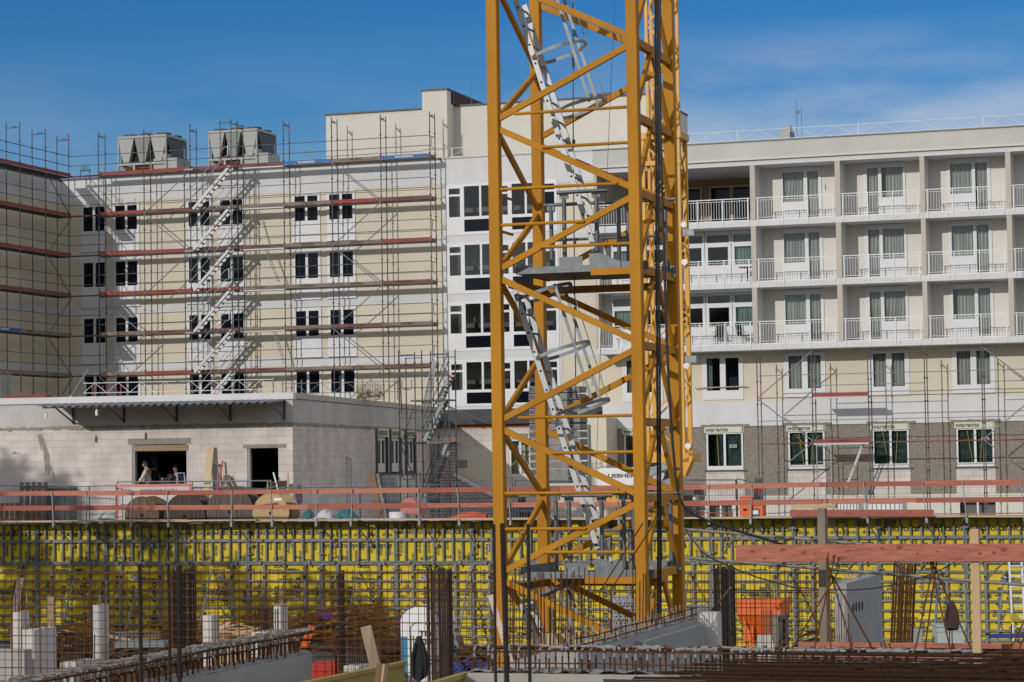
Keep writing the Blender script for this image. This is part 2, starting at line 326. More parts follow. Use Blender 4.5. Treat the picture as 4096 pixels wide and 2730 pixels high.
def wall_holes(b, u0_, u1_, z0, z1, v, holes, t=.22):
    us = sorted({u0_, u1_} | {h[0] for h in holes} | {h[1] for h in holes}); zs = sorted({z0, z1} | {h[2] for h in holes} | {h[3] for h in holes})
    us = [a for a in us if u0_ <= a <= u1_]; zs = [a for a in zs if z0 <= a <= z1]
    for i in range(len(us) - 1):
        for j in range(len(zs) - 1):
            cu, cz = (us[i] + us[i + 1]) / 2, (zs[j] + zs[j + 1]) / 2
            if any(h[0] < cu < h[1] and h[2] < cz < h[3] for h in holes): continue
            b.face((us[i], v, zs[j]), (us[i + 1], v, zs[j]), (us[i + 1], v, zs[j + 1]), (us[i], v, zs[j + 1]))
    for h in holes:
        a, c, d, e = h
        b.face((a, v, d), (a, v + t, d), (a, v + t, e), (a, v, e)); b.face((c, v, d), (c, v + t, d), (c, v + t, e), (c, v, e))
        b.face((a, v, d), (c, v, d), (c, v + t, d), (a, v + t, d)); b.face((a, v, e), (c, v, e), (c, v + t, e), (a, v + t, e))
    return b
def room(fr, u0_, u1_, z0, z1, v, depth, m, parent, name='interior'):
    b = MB(fr); e = .004
    b.face((u0_ - e, v + depth, z0 - e), (u1_ + e, v + depth, z0 - e), (u1_ + e, v + depth, z1 + e), (u0_ - e, v + depth, z1 + e))
    for a in (u0_ - e, u1_ + e): b.face((a, v, z0 - e), (a, v + depth, z0 - e), (a, v + depth, z1 + e), (a, v, z1 + e))
    for a in (z0 - e, z1 + e): b.face((u0_ - e, v, a), (u1_ + e, v, a), (u1_ + e, v + depth, a), (u0_ - e, v + depth, a))
    return b.build(name, m, parent)
def frame_mesh(fr, outer, holes, v0, v1, name, m, parent):        # a flat frame with openings, v0 front, v1 back
    b = MB(fr); u0_, u1_, z0, z1 = outer
    wall_holes(b, u0_, u1_, z0, z1, v0, holes, v1 - v0)
    b.face((u0_, v0, z0), (u0_, v1, z0), (u0_, v1, z1), (u0_, v0, z1)); b.face((u1_, v0, z0), (u1_, v1, z0), (u1_, v1, z1), (u1_, v0, z1))
    b.face((u0_, v0, z1), (u1_, v0, z1), (u1_, v1, z1), (u0_, v1, z1)); b.face((u0_, v0, z0), (u1_, v0, z0), (u1_, v1, z0), (u0_, v1, z0))
    return b.build(name, m, parent)
# ------------------------------------------------------------------ ground
g = MB(); 
def gz(x, y): return YG if x < 2 else (3.1 if x > 6 else YG - .6 * (x - 2) / 4)
xs = [-600, -60, -30, -15, -5, 2, 3, 4, 5, 6, 15, 30, 60, 600]
for i in range(len(xs) - 1):
    x0, x1 = xs[i], xs[i + 1]
    y0, y1 = (80.6 - .325 * x0 if abs(x0) < 100 else 80.6 - .325 * math.copysign(60, x0)), (80.6 - .325 * x1 if abs(x1) < 100 else 80.6 - .325 * math.copysign(60, x1))
    g.face((x0, y0, gz(x0, 0)), (x1, y1, gz(x1, 0)), (x1, 1500, gz(x1, 0)), (x0, 1500, gz(x0, 0)))
struct(g.build('ground', gy))
struct(MB().face((-600, -120, 0), (600, -120, 0), (600, 110, 0), (-600, 110, 0)).build('pit_floor', pitm))
struct(MB(GP).box(-55, 45, .32, 1.4, 0.004, 3.04).build('pit_wall', conc))

# ------------------------------------------------------------------ left wing behind the scaffold
uL = GA.hit(px('c1', 555, 745))[0]; uR = GA.hit((1768, 700))[0]
zroof = GA.hit((279, 724))[1]
ZB = 3.4
wing = thing('hotel_wing', 'cream and white four-storey hotel wing with paired windows, behind the red-planked scaffold', 'building', GA.w(uL, 0, ZB), GA.a)
b = MB(GA); b.box(uL - 12, uR, 0, 14, ZB, zroof).box(uL - 12, uL, -9.2, 0, ZB, zroof)
b.build('wall', cream, wing)
zf = [GA.hit((653, y))[1] for y in (1014, 1040, 1224, 1258, 1447, 1480)]
pit = (GA.hit((506, 809))[1] - GA.hit((506, 1483))[1]) / 3
zw0 = GA.hit((506, 809))[1]
ztb = GA.hit((279, 816))[1]
for z0, z1 in ((ztb, zroof), (zw0 - pit + .02, zw0 - pit + .40), (zw0 - 2 * pit + .02, zw0 - 2 * pit + .40), (zw0 - 3 * pit + .02, zw0 - 3 * pit + .40)):
    MB(GA).box(uL + .008, uR - .004, -.008, .1, z0, z1 - .004).box(uL - 11.9, uL + .008, -9.208, -.008, z0, z1 - .004).build('band', white, wing)
MB(GA).box(uL + .03, uR, -.05, .5, zroof, zroof + .10).box(uL - 12, uL + .05, -9.25, -.052, zroof, zroof + .10).build('roof_edge', dkmet, wing)
def wing_window(fr, ua, ub, zt, hgl, hpan, parent, v=0):
    w = ub - ua; m = .09 * w; zt1 = zt - .17; zg = zt1 - hgl; zp = zt - hpan
    pw = (w - 2 * m - .13) / 2
    h = [(ua + m, ua + m + pw, zg, zt1), (ub - m - pw, ub - m, zg, zt1)]
    f = frame_mesh(fr, (ua, ub, zp, zt), h, v - .06, v, 'window', white2, parent)
    for a, c, d, e in h: pane(fr, a, c, v - .024, d, e, glassd, f)
    MB(fr).box(ua + .12, ub - .12, v - .068, v - .05, zp + .12, zg - .16).build('panel', white2, f)
    q = MB(fr); q.box(ua - .03, ub + .03, v - .10, v, zp - .04, zp).build('sill', white2, f)
    return f
colsF = [(326, 430), (454, 559), (747, 849), (873, 982), (1172, 1282), (1309, 1422)]
for ca, cb in colsF:
    ua = GA.hit((ca, 880))[0]; ub = GA.hit((cb, 880))[0]
    for k in range(4): wing_window(GA, ua, ub, zw0 - pit * k, 1.22, 2.40, wing)
for k in range(9): MB(GA).disc((uL - .6 - k * .02, -4.2 - k * 0, zroof + .35), (0, 0, 1), .18, .1).build('vent_cowl', galv, wing) if k == 0 else None
MB(GA).disc((uL - .6, -4.2, zroof + .2), (0, 0, 1), .10, .5).build('vent_pipe', galv, wing)

# ------------------------------------------------------------------ stairwell block in the middle and the rooftop box
uM1 = GA.hit((2378, 900))[0]
zmid = GA.hit((1800, 636))[1]
mid = thing('stairwell_block', 'white stairwell block with four tiers of wide windows, left of the balconies', 'building', GA.w(uR, 0, ZB), GA.a)
ub0 = GA.hit((2231, 900))[0]
tiers = []
for ya, yb in ((742, 944), (976, 1178), (1211, 1407), (1444, 1629)):
    tiers.append((GA.hit((1795, ya))[1], GA.hit((1795, yb))[1]))
wu = [GA.hit((x, 900))[0] for x in (1788, 1853, 1995, 2044, 2168, 2231)]
holes = []; VM = -.03
for zt, zb in tiers:
    for i in range(5): holes.append((wu[i] + (.02 if i else 0), wu[i + 1], zb, zt))
hole_all = [(wu[0], wu[5], zb, zt) for zt, zb in tiers]
wall_holes(MB(GA), uR + .004, ub0 + .12, ZB, zmid, VM, hole_all, .3).build('wall', white, mid)
MB(GA).box(ub0 + .12, uM1 + 1.6, VM + .02, .5, ZB, GA.hit((2300, 730))[1]).build('side_wall', cream, mid)
MB(GA).box(ub0 + .12, uM1 + 1.6, VM, .5, GA.hit((2300, 730))[1], zmid).build('top_band', white, mid)
for zt, zb in tiers[1:]:
    MB(GA).box(ub0 + .12, uM1 + 1.6, VM + .012, .4, zt + .04, zt + .40).build('band', white, mid)
MB(GA).box(uR, uM1 + 1.6, VM - .05, .6, zmid, zmid + .06).build('roof_edge', roofg, mid)
MB(GA).box(uR + .02, uM1 + 1.6, .32, 12, ZB, ZB + .1).build('base_floor', conc, mid)
for ti, (zt, zb) in enumerate(tiers):
    H = zt - zb
    for i in range(5):
        a, c = wu[i], wu[i + 1]
        if i % 2 == 0:                            # narrow side light with a top light and a solid panel
            h = [(a + .13, c - .13, zt - .46, zt - .18), (a + .13, c - .13, zb + .36 * H, zt - .56)]
        else:
            mdl = (a + c) / 2
            h = [(a + .07, mdl - .05, zb + .36 * H, zt - .10), (mdl + .05, c - .07, zb + .36 * H, zt - .10), (a + .07, c - .07, zb + .06 * H, zb + .30 * H)]
        f = frame_mesh(GA, (a, c, zb, zt), h, VM - .03, VM + .05, 'window', white2, mid)
        for k, (p, q, r, s) in enumerate(h): pane(GA, p, q, VM + .012, r, s, glassd if (k == 2 or ti == 0 and i == 4) else glass, f)
        if i % 2 == 0: MB(GA).box(a + .12, c - .12, VM - .036, VM - .02, zb + .1, zb + .32 * H).build('panel', white2, f)
    # the landing and the flights seen through the glass
    r = MB(GA); r.face((wu[0] - .1, 2.2, zb - .3), (wu[5] + .1, 2.2, zb - .3), (wu[5] + .1, 2.2, zt + .1), (wu[0] - .1, 2.2, zt + .1))
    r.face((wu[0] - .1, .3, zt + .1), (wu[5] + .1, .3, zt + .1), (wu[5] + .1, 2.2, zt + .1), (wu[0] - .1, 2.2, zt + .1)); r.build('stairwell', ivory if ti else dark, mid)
    for i in (1, 3):
        a, c = wu[i], wu[i + 1]; z = zb + .36 * H
        MB(GA).hexa([(a - .5, .9, z + .30), (c + .2, .9, z + .30), (c + .2, 1.7, z + .30), (a - .5, 1.7, z + .30), (a - .5, .9, z + .52), (c + .2, .9, z + .52), (c + .2, 1.7, z + .52), (a - .5, 1.7, z + .52)]).build('landing', dkmet, mid)
        MB(GA).bar((a + .3, .8, z - .1), (c + .3, .8, z - .75 + .9), .6, .16).build('stair_flight', dkmet, mid)
    MB(GA).box(wu[0], wu[5], .35, 2.1, zb - .32, zb - .06).build('floor_slab', dkmet, mid)
# rooftop box
bz = lambda x, y, v: GA.hit((x, y), v)
ubx0 = bz(1304, 500, .3)[0]; zbx = bz(1304, 463, .3)[1]; un0 = bz(1689, 450, .2)[0]; un1 = bz(1788, 450, .2)[0]; zn = bz(1689, 366, .2)[1]
ubx1 = bz(2592, 450, 1.2)[0]; zbr = bz(1990, 417, 1.2)[1]
pent = thing('rooftop_box', 'windowless pale plant house with a raised shaft on the hotel roof', 'building', GA.w(ubx0, .3, zroof), GA.a)
MB(GA).box(ubx0, un0, .3, 9, zroof - .3, zbx).build('wall', ivory, pent)
MB(GA).box(un0, un1, .2, 5.4, zroof - .3, zn).build('shaft_wall', ivory, pent)
MB(GA).box(un1, ubx1, 1.2, 9, zroof - .3, zbr).build('rear_wall', ivory, pent)
e = MB(GA); e.box(ubx0 - .06, un0 + .0, .22, 9, zbx, zbx + .07).box(un0 - .05, un1 + .05, .13, 5.45, zn, zn + .08).box(un1 + .06, ubx1 + .05, 1.12, 9, zbr, zbr + .07); e.build('roof_edge', dkmet, pent)
lv = MB(GA)
for k in range(9): lv.box(un1 + .01, un1 + .07, .9, 5.2, zbr + .12 + k * .085 * (zn - zbr) / .95, zbr + .16 + k * .085 * (zn - zbr) / .95)
MB(GA).box(un1 + .002, un1 + .02, .8, 5.3, zbr + .08, zn - .06).build('louvre_recess', dark, pent); lv.build('louvre', brnb, pent)
for v in (.85, 2.6, 4.6): MB(GA).box(un1 + .01, un1 + .09, v, v + .1, zbr + .08, zn - .05).build('louvre_post', dkmet, pent)
for x, y0 in ((2013, 372), (2029, 372), (1665, 430), (1885, 420)):
    u, z = bz(x, y0, 2); MB(GA).tube((u, 2, z - .2), (u, 2, z + 1.3), .012, 4).build('lightning_rod', galv, pent) if x != 2029 else None
gbd = MB(GA); uq = bz(2572, 420, 3)[0]; gbd.box(uq, uq + .75, 3.2, 5, zroof, bz(2575, 405, 3)[1]); gbd.build('side_house', greyp, pent)
MB(GA).box(uq + .2, uq + .55, 3.14, 3.2, zroof + 1.4, zroof + 2.3).build('window', glassd, pent)
ua_, za_ = bz(2410, 392, 2.5)
MB(GA).hexa([(ua_ - .7, 2, za_ + .05), (ua_ + .7, 2, za_ + .05), (ua_ + .7, 3, za_ + .05), (ua_ - .7, 3, za_ + .05), (ua_ - .5, 2, za_ + .16), (ua_ + .6, 2, za_ + .16), (ua_ + .6, 3, za_ + .16), (ua_ - .5, 3, za_ + .16)]).build('roof_cowl', dkmet, pent)

# ------------------------------------------------------------------ balcony wing on the right
bal = thing('balcony_wing', 'white hotel wing with railed balconies and grey rough-cast ground floor, right of the crane', 'building', GR.w(8, 0, ZB - .4), GR.a)
r = lambda x, y, v=0: GR.hit((x, y), v)
zs_t = [r(3017, y)[1] for y in (883, 1129, 1378)]; zs_b = [r(3017, y)[1] for y in (906, 1152, 1401)]
zrb = r(3009, 662)[1]; zrt = r(3009, 642)[1]; zpt = r(3009, 569)[1]
uS0 = r(2383, 1000)[0]
# u of the pillars (front, at the slab plane)
pu = []
for a, c in ((2660, 2678), (3000, 3018), (3340, 3359), (3680, 3697), (4023, 4042)):
    pu.append((r(a, 700)[0], r(c, 700)[0]))
pitch_u = (pu[4][0] - pu[1][0]) / 3
pu.append((pu[4][0] + pitch_u, pu[4][1] + pitch_u)); uE = pu[5][1]
DB = 1.4
MB(GR).box(uS0 - .05, uE + .6, -.10, 10, zrt, zpt).build('parapet', roofg, bal)
MB(GR).box(uS0 - .05, uE + .6, -.14, -.10, zrt, zrt + .08).build('drip_edge', ivory, bal)
MB(GR).box(uS0 - .07, uE + .6, -.15, .6, zpt, zpt + .05).build('roof_edge', greyd, bal)
MB(GR).box(uS0, uE + .6, -.02, 8, zrb, zrt - .004).build('roof_beam', white, bal)
for k in range(3):
    MB(GR).box(uS0, uE + .6, -.03, DB + .1, zs_b[k], zs_t[k]).build('balcony_slab', white, bal)
    h = MB(GR)
    for i in range(6):
        for t in (.3, .72):
            a = (pu[i][1] if i < 6 else 0) + t * (pitch_u - .2) - pitch_u; h.disc((a, -.034, (zs_t[k] + zs_b[k]) / 2), (0, 1, 0), .018, .012, 8)
    h.build('drain_hole', dkmet, bal)
tops = [zrb, zs_b[0], zs_b[1]]
for i, (a, c) in enumerate(pu):
    for k in range(3):
        if i == 0 and k == 0: continue
        MB(GR).box(a, c, .03, DB + .2, zs_t[k], tops[k]).build('partition', white, bal)
        MB(GR).box(a - .01, c + .01, -.02, .03, zs_t[k], tops[k]).build('pillar', beige, bal)
MB(GR).box(pu[0][0], pu[0][1], -.02, .25, zs_t[0], zrb).build('pillar', beige, bal)
MB(GR).box(uS0 - .16, uS0 - .004, .35, DB + .6, zs_t[2], zpt - .4).build('end_pillar', beige, bal)
# back walls with door openings
def sym_bay(i, k, mirror, seed):
    a, c = pu[i][1], pu[i + 1][0]; zt = tops[k]; z0 = zs_t[k]; W = c - a
    A = lambda s: (a + s * W) if not mirror else (a + (1 - s) * W)
    return a, c, z0, zt, W, A
bw = MB(GR); bwholes = []
bays = []
for i in range(1, 5):
    for k in range(3):
        a = pu[i][1]; mirror = (i == 2); z0 = zs_t[k]; zt = tops[k]
        xs_ = {1: (3128, 3286, 3132, 3215, 3230, 3274), 2: (3454, 3622, 3527, 3612, 3469, 3513), 3: (3790, 3963, 3802, 3888, 3902, 3950), 4: (4142, 4315, 4202, 4288, 4150, 4194)}[i]
        us = [GR.hit((x, 750), DB)[0] for x in xs_]
        zwt = z0 + 2.22; zwb = z0 + .90; zdb = z0 + .14; zft = z0 + 2.44
        bwholes.append((us[0], us[1], z0 + .02, zft)); bays.append((i, k, us, zwt, zwb, zdb, zft, z0))
wall_holes(bw, pu[1][0], uE + .6, zs_t[2] - .01, zrb + .01, DB, [h for h in bwholes if h[1] < uE + .5], .2).build('balcony_wall', balc, bal)
def bal_window(us, zwt, zwb, zdb, zft, z0, seed, i):
    h = [(us[2], us[3], zwb, zwt), (us[4], us[5], zdb, zwt)]
    f = frame_mesh(GR, (us[0], us[1], z0 + .02, zft), h, DB - .05, DB + .03, 'balcony_door', white2, bal)
    for (a, c, d, e) in h:
        pane(GR, a, c, DB + .0, d, e, glass, f)
        curtain(GR, a - .05 + ((c - a) * .22 if seed in (3, 37, 8) else 0), c + .05, DB + .12, d - .1, e + .1, curtm, f, seed, .0 if seed % 5 else .12); seed += 31
    room(GR, us[0] + .03, us[1] - .03, z0 + .03, zft - .03, DB + .03, .35, greyd, f)
    MB(GR).box(us[2] + .02, us[3] - .02, DB - .058, DB - .04, z0 + .12, zwb - .12).build('panel', white2, f)
    ah = us[4] - .05 if i % 2 else us[5] + .05
    MB(GR).box(ah - .02, ah + .02, DB - .12, DB - .05, z0 + 1.0, z0 + 1.03).build('door_handle', galv, f)
for n, (i, k, us, zwt, zwb, zdb, zft, z0) in enumerate(bays):
    if us[1] < uE + .5: bal_window(us, zwt, zwb, zdb, zft, z0, n, i)
for i in (2, 3, 4):
    for k in range(3):
        if i == 4 or i == 2:
            MB(GR).box(pu[i][1] + .42, pu[i][1] + .50, DB - .05, DB, zs_t[k] + .28, zs_t[k] + .40).build('wall_socket', woodp, bal)
MB(GR).box(pu[1][1] + 2.9, pu[1][1] + 2.93, DB - .02, DB, zs_t[0] + 1.35, zs_t[0] + 1.62).build('wall_crack', dkmet, bal)
# deep roofed terrace and the glazed bays next to the crane
MB(GR).box(uS0 - .1, pu[1][0] + .004, 4.6, 4.8, zs_t[0], zrb).build('terrace_wall', mat('terrace_wall', (.34, .235, .15), .8, (.28, .19, .12), 1, .4), bal)
MB(GR).box(uS0 - .1, uS0, DB + .6, 4.6, zs_t[0], zrb).build('terrace_side', balc, bal)
MB(GR).box(uS0 - .1, pu[1][0], DB + .1, 4.6, zs_t[0] - .2, zs_t[0] - .01).build('terrace_floor', greyd, bal)
for xa, xb in ((2747, 2803), (2846, 2922), (2934, 3000), (2440, 2530)):
    a, c = GR.hit((xa, 800), 4.6)[0], GR.hit((xb, 800), 4.6)[0]
    f = frame_mesh(GR, (a - .08, c + .08, zs_t[0], zs_t[0] + 2.15), [(a, c, zs_t[0] + .12, zs_t[0] + 2.05)], 4.5, 4.6, 'terrace_door', woodp, bal); pane(GR, a, c, 4.55, zs_t[0] + .12, zs_t[0] + 2.05, glassd, f)
def glazed(a, c, k, n, curt, seed):
    z0, zt = zs_t[k], tops[k]; w = (c - a) / n; zt -= .02
    for j in range(n):
        p, q = a + j * w, a + (j + 1) * w
        h = [(p + .10, q - .10, zt - .52, zt - .18), (p + .15, q - .15, z0 + .92, zt - .72)]
        f = frame_mesh(GR, (p + .012, q - .012, z0 + .01, zt), h, DB - .05, DB + .03, 'glazed_screen', white2, bal)
        for (x0, x1, y0, y1) in h:
            pane(GR, x0, x1, DB, y0, y1, glass, f)
        if curt[j]: curtain(GR, p + .12 + (0 if curt[j] > 0 else (q - p) * .72), q - .12, DB + .14, z0 + .8, zt - .15, curtg, f, seed + j)
        room(GR, p + .05, q - .05, z0 + .5, zt - .05, DB + .03, 1.6, dark, f)
        MB(GR).box(p + .18, q - .18, DB - .058, DB - .04, z0 + .12, z0 + .80).build('panel', white2, f)
glazed(pu[0][1], pu[1][0], 1, 3, (0, 0, 1), 50); glazed(pu[0][1], pu[1][0], 2, 3, (0, -1, 1), 60)
glazed(uS0 + .3, pu[0][0], 1, 2, (1, 0), 70); glazed(uS0 + .3, pu[0][0], 2, 2, (1, 0), 80)
MB(GR).box(uS0, uS0 + .3, DB - .02, DB + .2, zs_t[2], zs_b[0]).build('balcony_wall', balc, bal)
# railings: one per bay
def railing(a, c, k):
    z0 = zs_t[k]; zt = z0 + 1.0; v = -.02; bb = MB(GR)
    bb.bar((a, v, zt), (c, v, zt), .05, .035); bb.bar((a + .04, v, zt - .10), (c - .04, v, zt - .10), .025, .018); bb.bar((a + .04, v, z0 + .12), (c - .04, v, z0 + .12), .025, .02)
    bb.bar((a + .0, v + .02, z0 + .02), (c, v + .02, z0 + .02), .03, .04)
    n = round((c - a) / .117)
    for j in range(1, n):
        u = a + (c - a) * j / n; bb.box(u - .007, u + .007, v - .007, v + .007, z0 + .12, zt - .10 if j % 3 else zt)
    rl = bb.build('railing', paintw, bal); np_ = max(2, round((c - a) / 1.05))
    for j in range(np_ + 1):
        u = a + .08 + (c - a - .16) * j / np_
        MB(GR).box(u - .02, u + .02, v - .045, v + .0, z0 - .20, zt).build('railing_post', paintw, rl)
for k in range(3):
    railing(uS0 + .05, pu[0][0] - .03, k)
    for i in range(5): railing(pu[i][1] + .03, pu[i + 1][0] - .03, k)
# storeys under the balconies
zwb_t = GR.hit((3000, 1605), DB)[1]; zwb_b = GR.hit((3000, 1705), DB)[1]; zpl = GR.hit((3000, 1990), DB)[1]
lowh = []; W1 = []
for a, c in ((2490, 2650), (2810, 2972), (3137, 3301), (3475, 3637), (3809, 3979)):
    ua, uc = GR.hit((a, 1450), DB)[0], GR.hit((c, 1450), DB)[0]; W1.append((ua, uc)); lowh.append((ua, uc, GR.hit((2890, 1600), DB)[1], zs_b[2] - .10))
wall_holes(MB(GR), uS0 - .2, uE + 2, zwb_t, zs_b[2] + .1, DB, lowh, .2).build('beige_wall', cream, bal)
MB(GR).box(uS0 - .2, uE + 2, DB - .03, DB + .3, zwb_b, zwb_t).build('white_band', white, bal)
MB(GR).box(uS0 - .2, uE + 2, DB - .035, DB - .03, zwb_t - .02, zwb_t).build('band_edge', ivory, bal)
for n, (ua, uc, zb, zt) in enumerate(lowh):
    w = uc - ua; h = [(ua + .2, ua + w / 2 - .13, zb + .42, zt - .16), (ua + w / 2 + .13, uc - .2, zb + .42, zt - .16)]
    f = frame_mesh(GR, (ua, uc, zb, zt), h, DB - .04, DB + .03, 'window', white2, bal)
    for j, (p, q, d, e) in enumerate(h):
        pane(GR, p, q, DB, d, e, glass, f)
        if n >= 2: curtain(GR, p - .02, q + .02, DB + .13, d - .05, e + .05, curtm, f, 200 + n * 2 + j)
        elif j == 0: curtain(GR, p - .02, p + .22, DB + .13, d - .05, e + .05, curtg, f, 220 + n)
    room(GR, ua + .05, uc - .05, zb + .1, zt - .05, DB + .03, .4 if n >= 2 else 1.4, greyd if n >= 2 else navy, f)
    MB(GR).box(ua + .15, uc - .15, DB - .046, DB - .03, zb + .06, zb + .34).build('panel', white2, f)
ua, uc, zb, zt = lowh[1]
MB(GR).tube((ua - .35, DB - .15, zb + .55), (uc + .2, DB - .15, zb + .58), .025, 6).build('safety_rail', woodp, bal)
# rough-cast ground floor with the shutter-boxed windows
W2 = [GR.hit((x, 1800), DB)[0] for x in (2494, 2655, 2823, 2975, 3150, 3302, 3487, 3639, 3823, 3980)]
zwt = GR.hit((2890, 1713), DB)[1]; zbx_ = GR.hit((2890, 1732), DB)[1]; zgl = GR.hit((2890, 1872), DB)[1]; zsl = GR.hit((2890, 1882), DB)[1]
gh = [(W2[2 * i], W2[2 * i + 1], zsl, zwb_b - .004) for i in range(5)]
bmh = []
for xa, xb in ((2830, 2935), (3832, 3990)):
    bmh.append((GR.hit((xa, 2020), DB)[0], GR.hit((xb, 2020), DB)[0], zpl - 1.0, zpl - .15))
wall_holes(MB(GR), uS0 - .2, uE + 2, zpl, zwb_b, DB + .02, gh, .2).build('rough_cast_wall', rough, bal)
wall_holes(MB(GR), uS0 - .2, uE + 2, ZB - .6, zpl, DB - .02, bmh, .25).box(uS0 - .2, uE + 2, DB - .05, DB + .3, zpl - .02, zpl + .06).build('plinth', ivory, bal)
rnd = random.Random(3)
for i, (ua, uc, zb, zt) in enumerate(gh):
    w = uc - ua
    MB(GR).box(ua + .0, uc, DB + .005, DB + .2, zpl + .065, zsl - .006).build('block_infill', block2, bal)
    h = [(ua + .11, ua + w / 2 - .05, zgl + .08, zbx_ - .06), (ua + w / 2 + .05, uc - .11, zgl + .08, zbx_ - .06)]
    f = frame_mesh(GR, (ua + .03, uc - .03, zsl + .02, zbx_), h, DB - .0, DB + .08, 'window', white2, bal)
    for p, q, d, e in h: pane(GR, p, q, DB + .05, d, e, glass, f)
    room(GR, ua + .05, uc - .05, zsl + .05, zbx_ - .02, DB + .085, .5, dark, f)
    sb = MB(GR)                                    # crumpled protective film behind the panes
    for j, (p, q, d, e) in enumerate(h):
        if i == 1 and j == 0: p = p + .62 * (q - p)
        nx, nz_ = 7, 9; gd = [[(p + (q - p) * a / nx, DB + .17 + .05 * rnd.random(), d + (e - d) * c / nz_) for a in range(nx + 1)] for c in range(nz_ + 1)]
        for c in range(nz_):
            for a in range(nx): sb.face(gd[c][a], gd[c][a + 1], gd[c + 1][a]); sb.face(gd[c][a + 1], gd[c + 1][a + 1], gd[c + 1][a])
    sb.build('protective_film', mat('film%d' % i, (.035, .068, .062), .5, (.02, .04, .038), 5, .6, spec=.2), f)
    tp = MB(GR)
    for t0, t1 in ((.30, .42), (.68, .62)) if i != 1 else ((.30, .33),): tp.bar((ua + w * t0, DB + .07, zbx_ - .1), (ua + w * t1, DB + .07, zgl + .1), .035, .01, (0, 1, 0))
    if i == 2: tp.bar((ua + w * .2, DB + .071, zbx_ - .15), (ua + w * .46, DB + .071, zbx_ - .6), .03, .01, (0, 1, 0)); tp.bar((ua + w * .85, DB + .071, zbx_ - .2), (ua + w * .58, DB + .071, zbx_ - .55), .03, .01, (0, 1, 0))
    tp.build('adhesive_tape', mat('tape%d' % i, (.30, .31, .05), .6), f)
    MB(GR).box(ua - .06, uc + .12, DB - .06, DB + .04, zsl - .05, zsl).build('sill', dkmet, f)
    bx = MB(GR).box(ua - .03, uc - .05, DB - .07, DB + .12, zbx_ + .004, zwb_b - .02).build('shutter_box', lime, bal)
    t = MB(GR); letter(t, 'warema', (ua + .03, DB - .074, zbx_ + .05), (1, 0, 0), (0, 0, 1), .145, .3, 1.02); t.build('lettering', txgrey, bx)
    if i in (1, 2, 4):
        q = ua + w * (.62 if i == 1 else .66); s_ = MB(GR).box(q, q + .34, DB + .035, DB + .043, zbx_ - .68 if i == 1 else zbx_ - .55, zbx_ - .54 if i == 1 else zbx_ - .41).build('sticker', mat('sticker%d' % i, (.30, .42, .42), .6), f)
        t = MB(GR); letter(t, 'weru', (q + .03, DB + .031, (zbx_ - .65 if i == 1 else zbx_ - .52)), (1, 0, 0), (0, 0, 1), .075, 0, .27); t.build('lettering', blk, f)
    pl = MB(GR); n = 9
    for j in range(n):
        a0 = ua - .2 + (w + .5) * j / n; pl.hexa([(a0, DB - .042, zwb_b - .03), (a0 + (w + .5) / n, DB - .042, zwb_b - .03), (a0 + (w + .5) / n, DB, zwb_b - .03), (a0, DB, zwb_b - .03)] + [(a0, DB - .041, zwb_b + .07 + .05 * rnd.random()), (a0 + (w + .5) / n, DB - .041, zwb_b + .07 + .05 * rnd.random()), (a0 + (w + .5) / n, DB, zwb_b + .1), (a0, DB, zwb_b + .1)])
    if i: pl.build('torn_plaster', rough, bal)
for n, (ua, uc, zb, zt) in enumerate(bmh):
    w = uc - ua; h = [(ua + .08, ua + w / 2 - .04, zb + .1, zt - .1), (ua + w / 2 + .04, uc - .08, zb + .1, zt - .1)]
    f = frame_mesh(GR, (ua, uc, zb, zt), h, DB + .0, DB + .1, 'basement_window', white2, bal)
    for p, q, d, e in h: pane(GR, p, q, DB + .06, d, e, glass, f)
    room(GR, ua + .03, uc - .03, zb + .03, zt - .03, DB + .1, .4, greyd, f)
# roof rail of white lattice girders, aerials, cowls on the right roof
def lattice_rail(fr, a, c, v, z0, z1, parent, m, step=.62, rr=.015, dd=.010, name='girder'):
    a, c = V(a), V(c)
    L = (c - a).length; d = (c - a) / L; n = max(2, int(L / step)); zz = V((0, 0, 1))
    bb = MB(fr); bb.tube(a, c, rr, 6); bb.tube(a + zz * (z1 - z0), c + zz * (z1 - z0), rr, 6)
    for j in range(n):
        p, q = a + d * (L * j / n), a + d * (L * (j + 1) / n)
        if j % 2: p, q = p + zz * (z1 - z0), q
        else: q = q + zz * (z1 - z0)
        bb.tube(p, q, dd, 5)
    return bb.build(name, m, parent)
rr1 = thing('roof_guardrail', 'white lattice girder guardrail along the roof over the balconies', 'guardrail', GR.w(14, .1, zpt + .05), GR.a)
za = zpt + .10; L0, L1 = GR.hit((2752, 560), .1)[0] - 3.2, uE + .5
for j in range(4):
    a = L0 + (L1 - L0) * j / 4 + .1; c = L0 + (L1 - L0) * (j + 1) / 4 - .1
    lattice_rail(GR, (a, .1, za), (c, .1, za), .1, za, za + .44, rr1, paintw, .86)
    MB(GR).tube((a - .05, .14, za - .06), (a - .05, .14, za + .5), .028).build('post', paintw, rr1)
rr2 = thing('roof_guardrail', 'white lattice girder guardrail on the roof behind the crane ladder', 'guardrail', GA.w(uR + 1, .1, zmid + .05), GA.a)
a0 = GA.hit((1800, 620), .1)[0]
lattice_rail(GA, (a0, .1, zmid + .1), (uM1 + 1.2, .1, zmid + .1), .1, zmid, zmid + .42, rr2, paintw, .9)
MB(GA).tube((a0 + .1, .1, zmid), (a0 + .1, .1, zmid + .5), .03).build('post', paintw, rr2)
MB(GA).tube((a0 + 5, .1, zmid), (a0 + 5, .1, zmid + .5), .03).build('post', paintw, rr2)
u, z = GR.hit((3140, 560), 4); ch = thing('roof_chimney', 'grey stepped metal chimney on the right hand roof', 'chimney', GR.w(u, 4, zpt), GR.a)
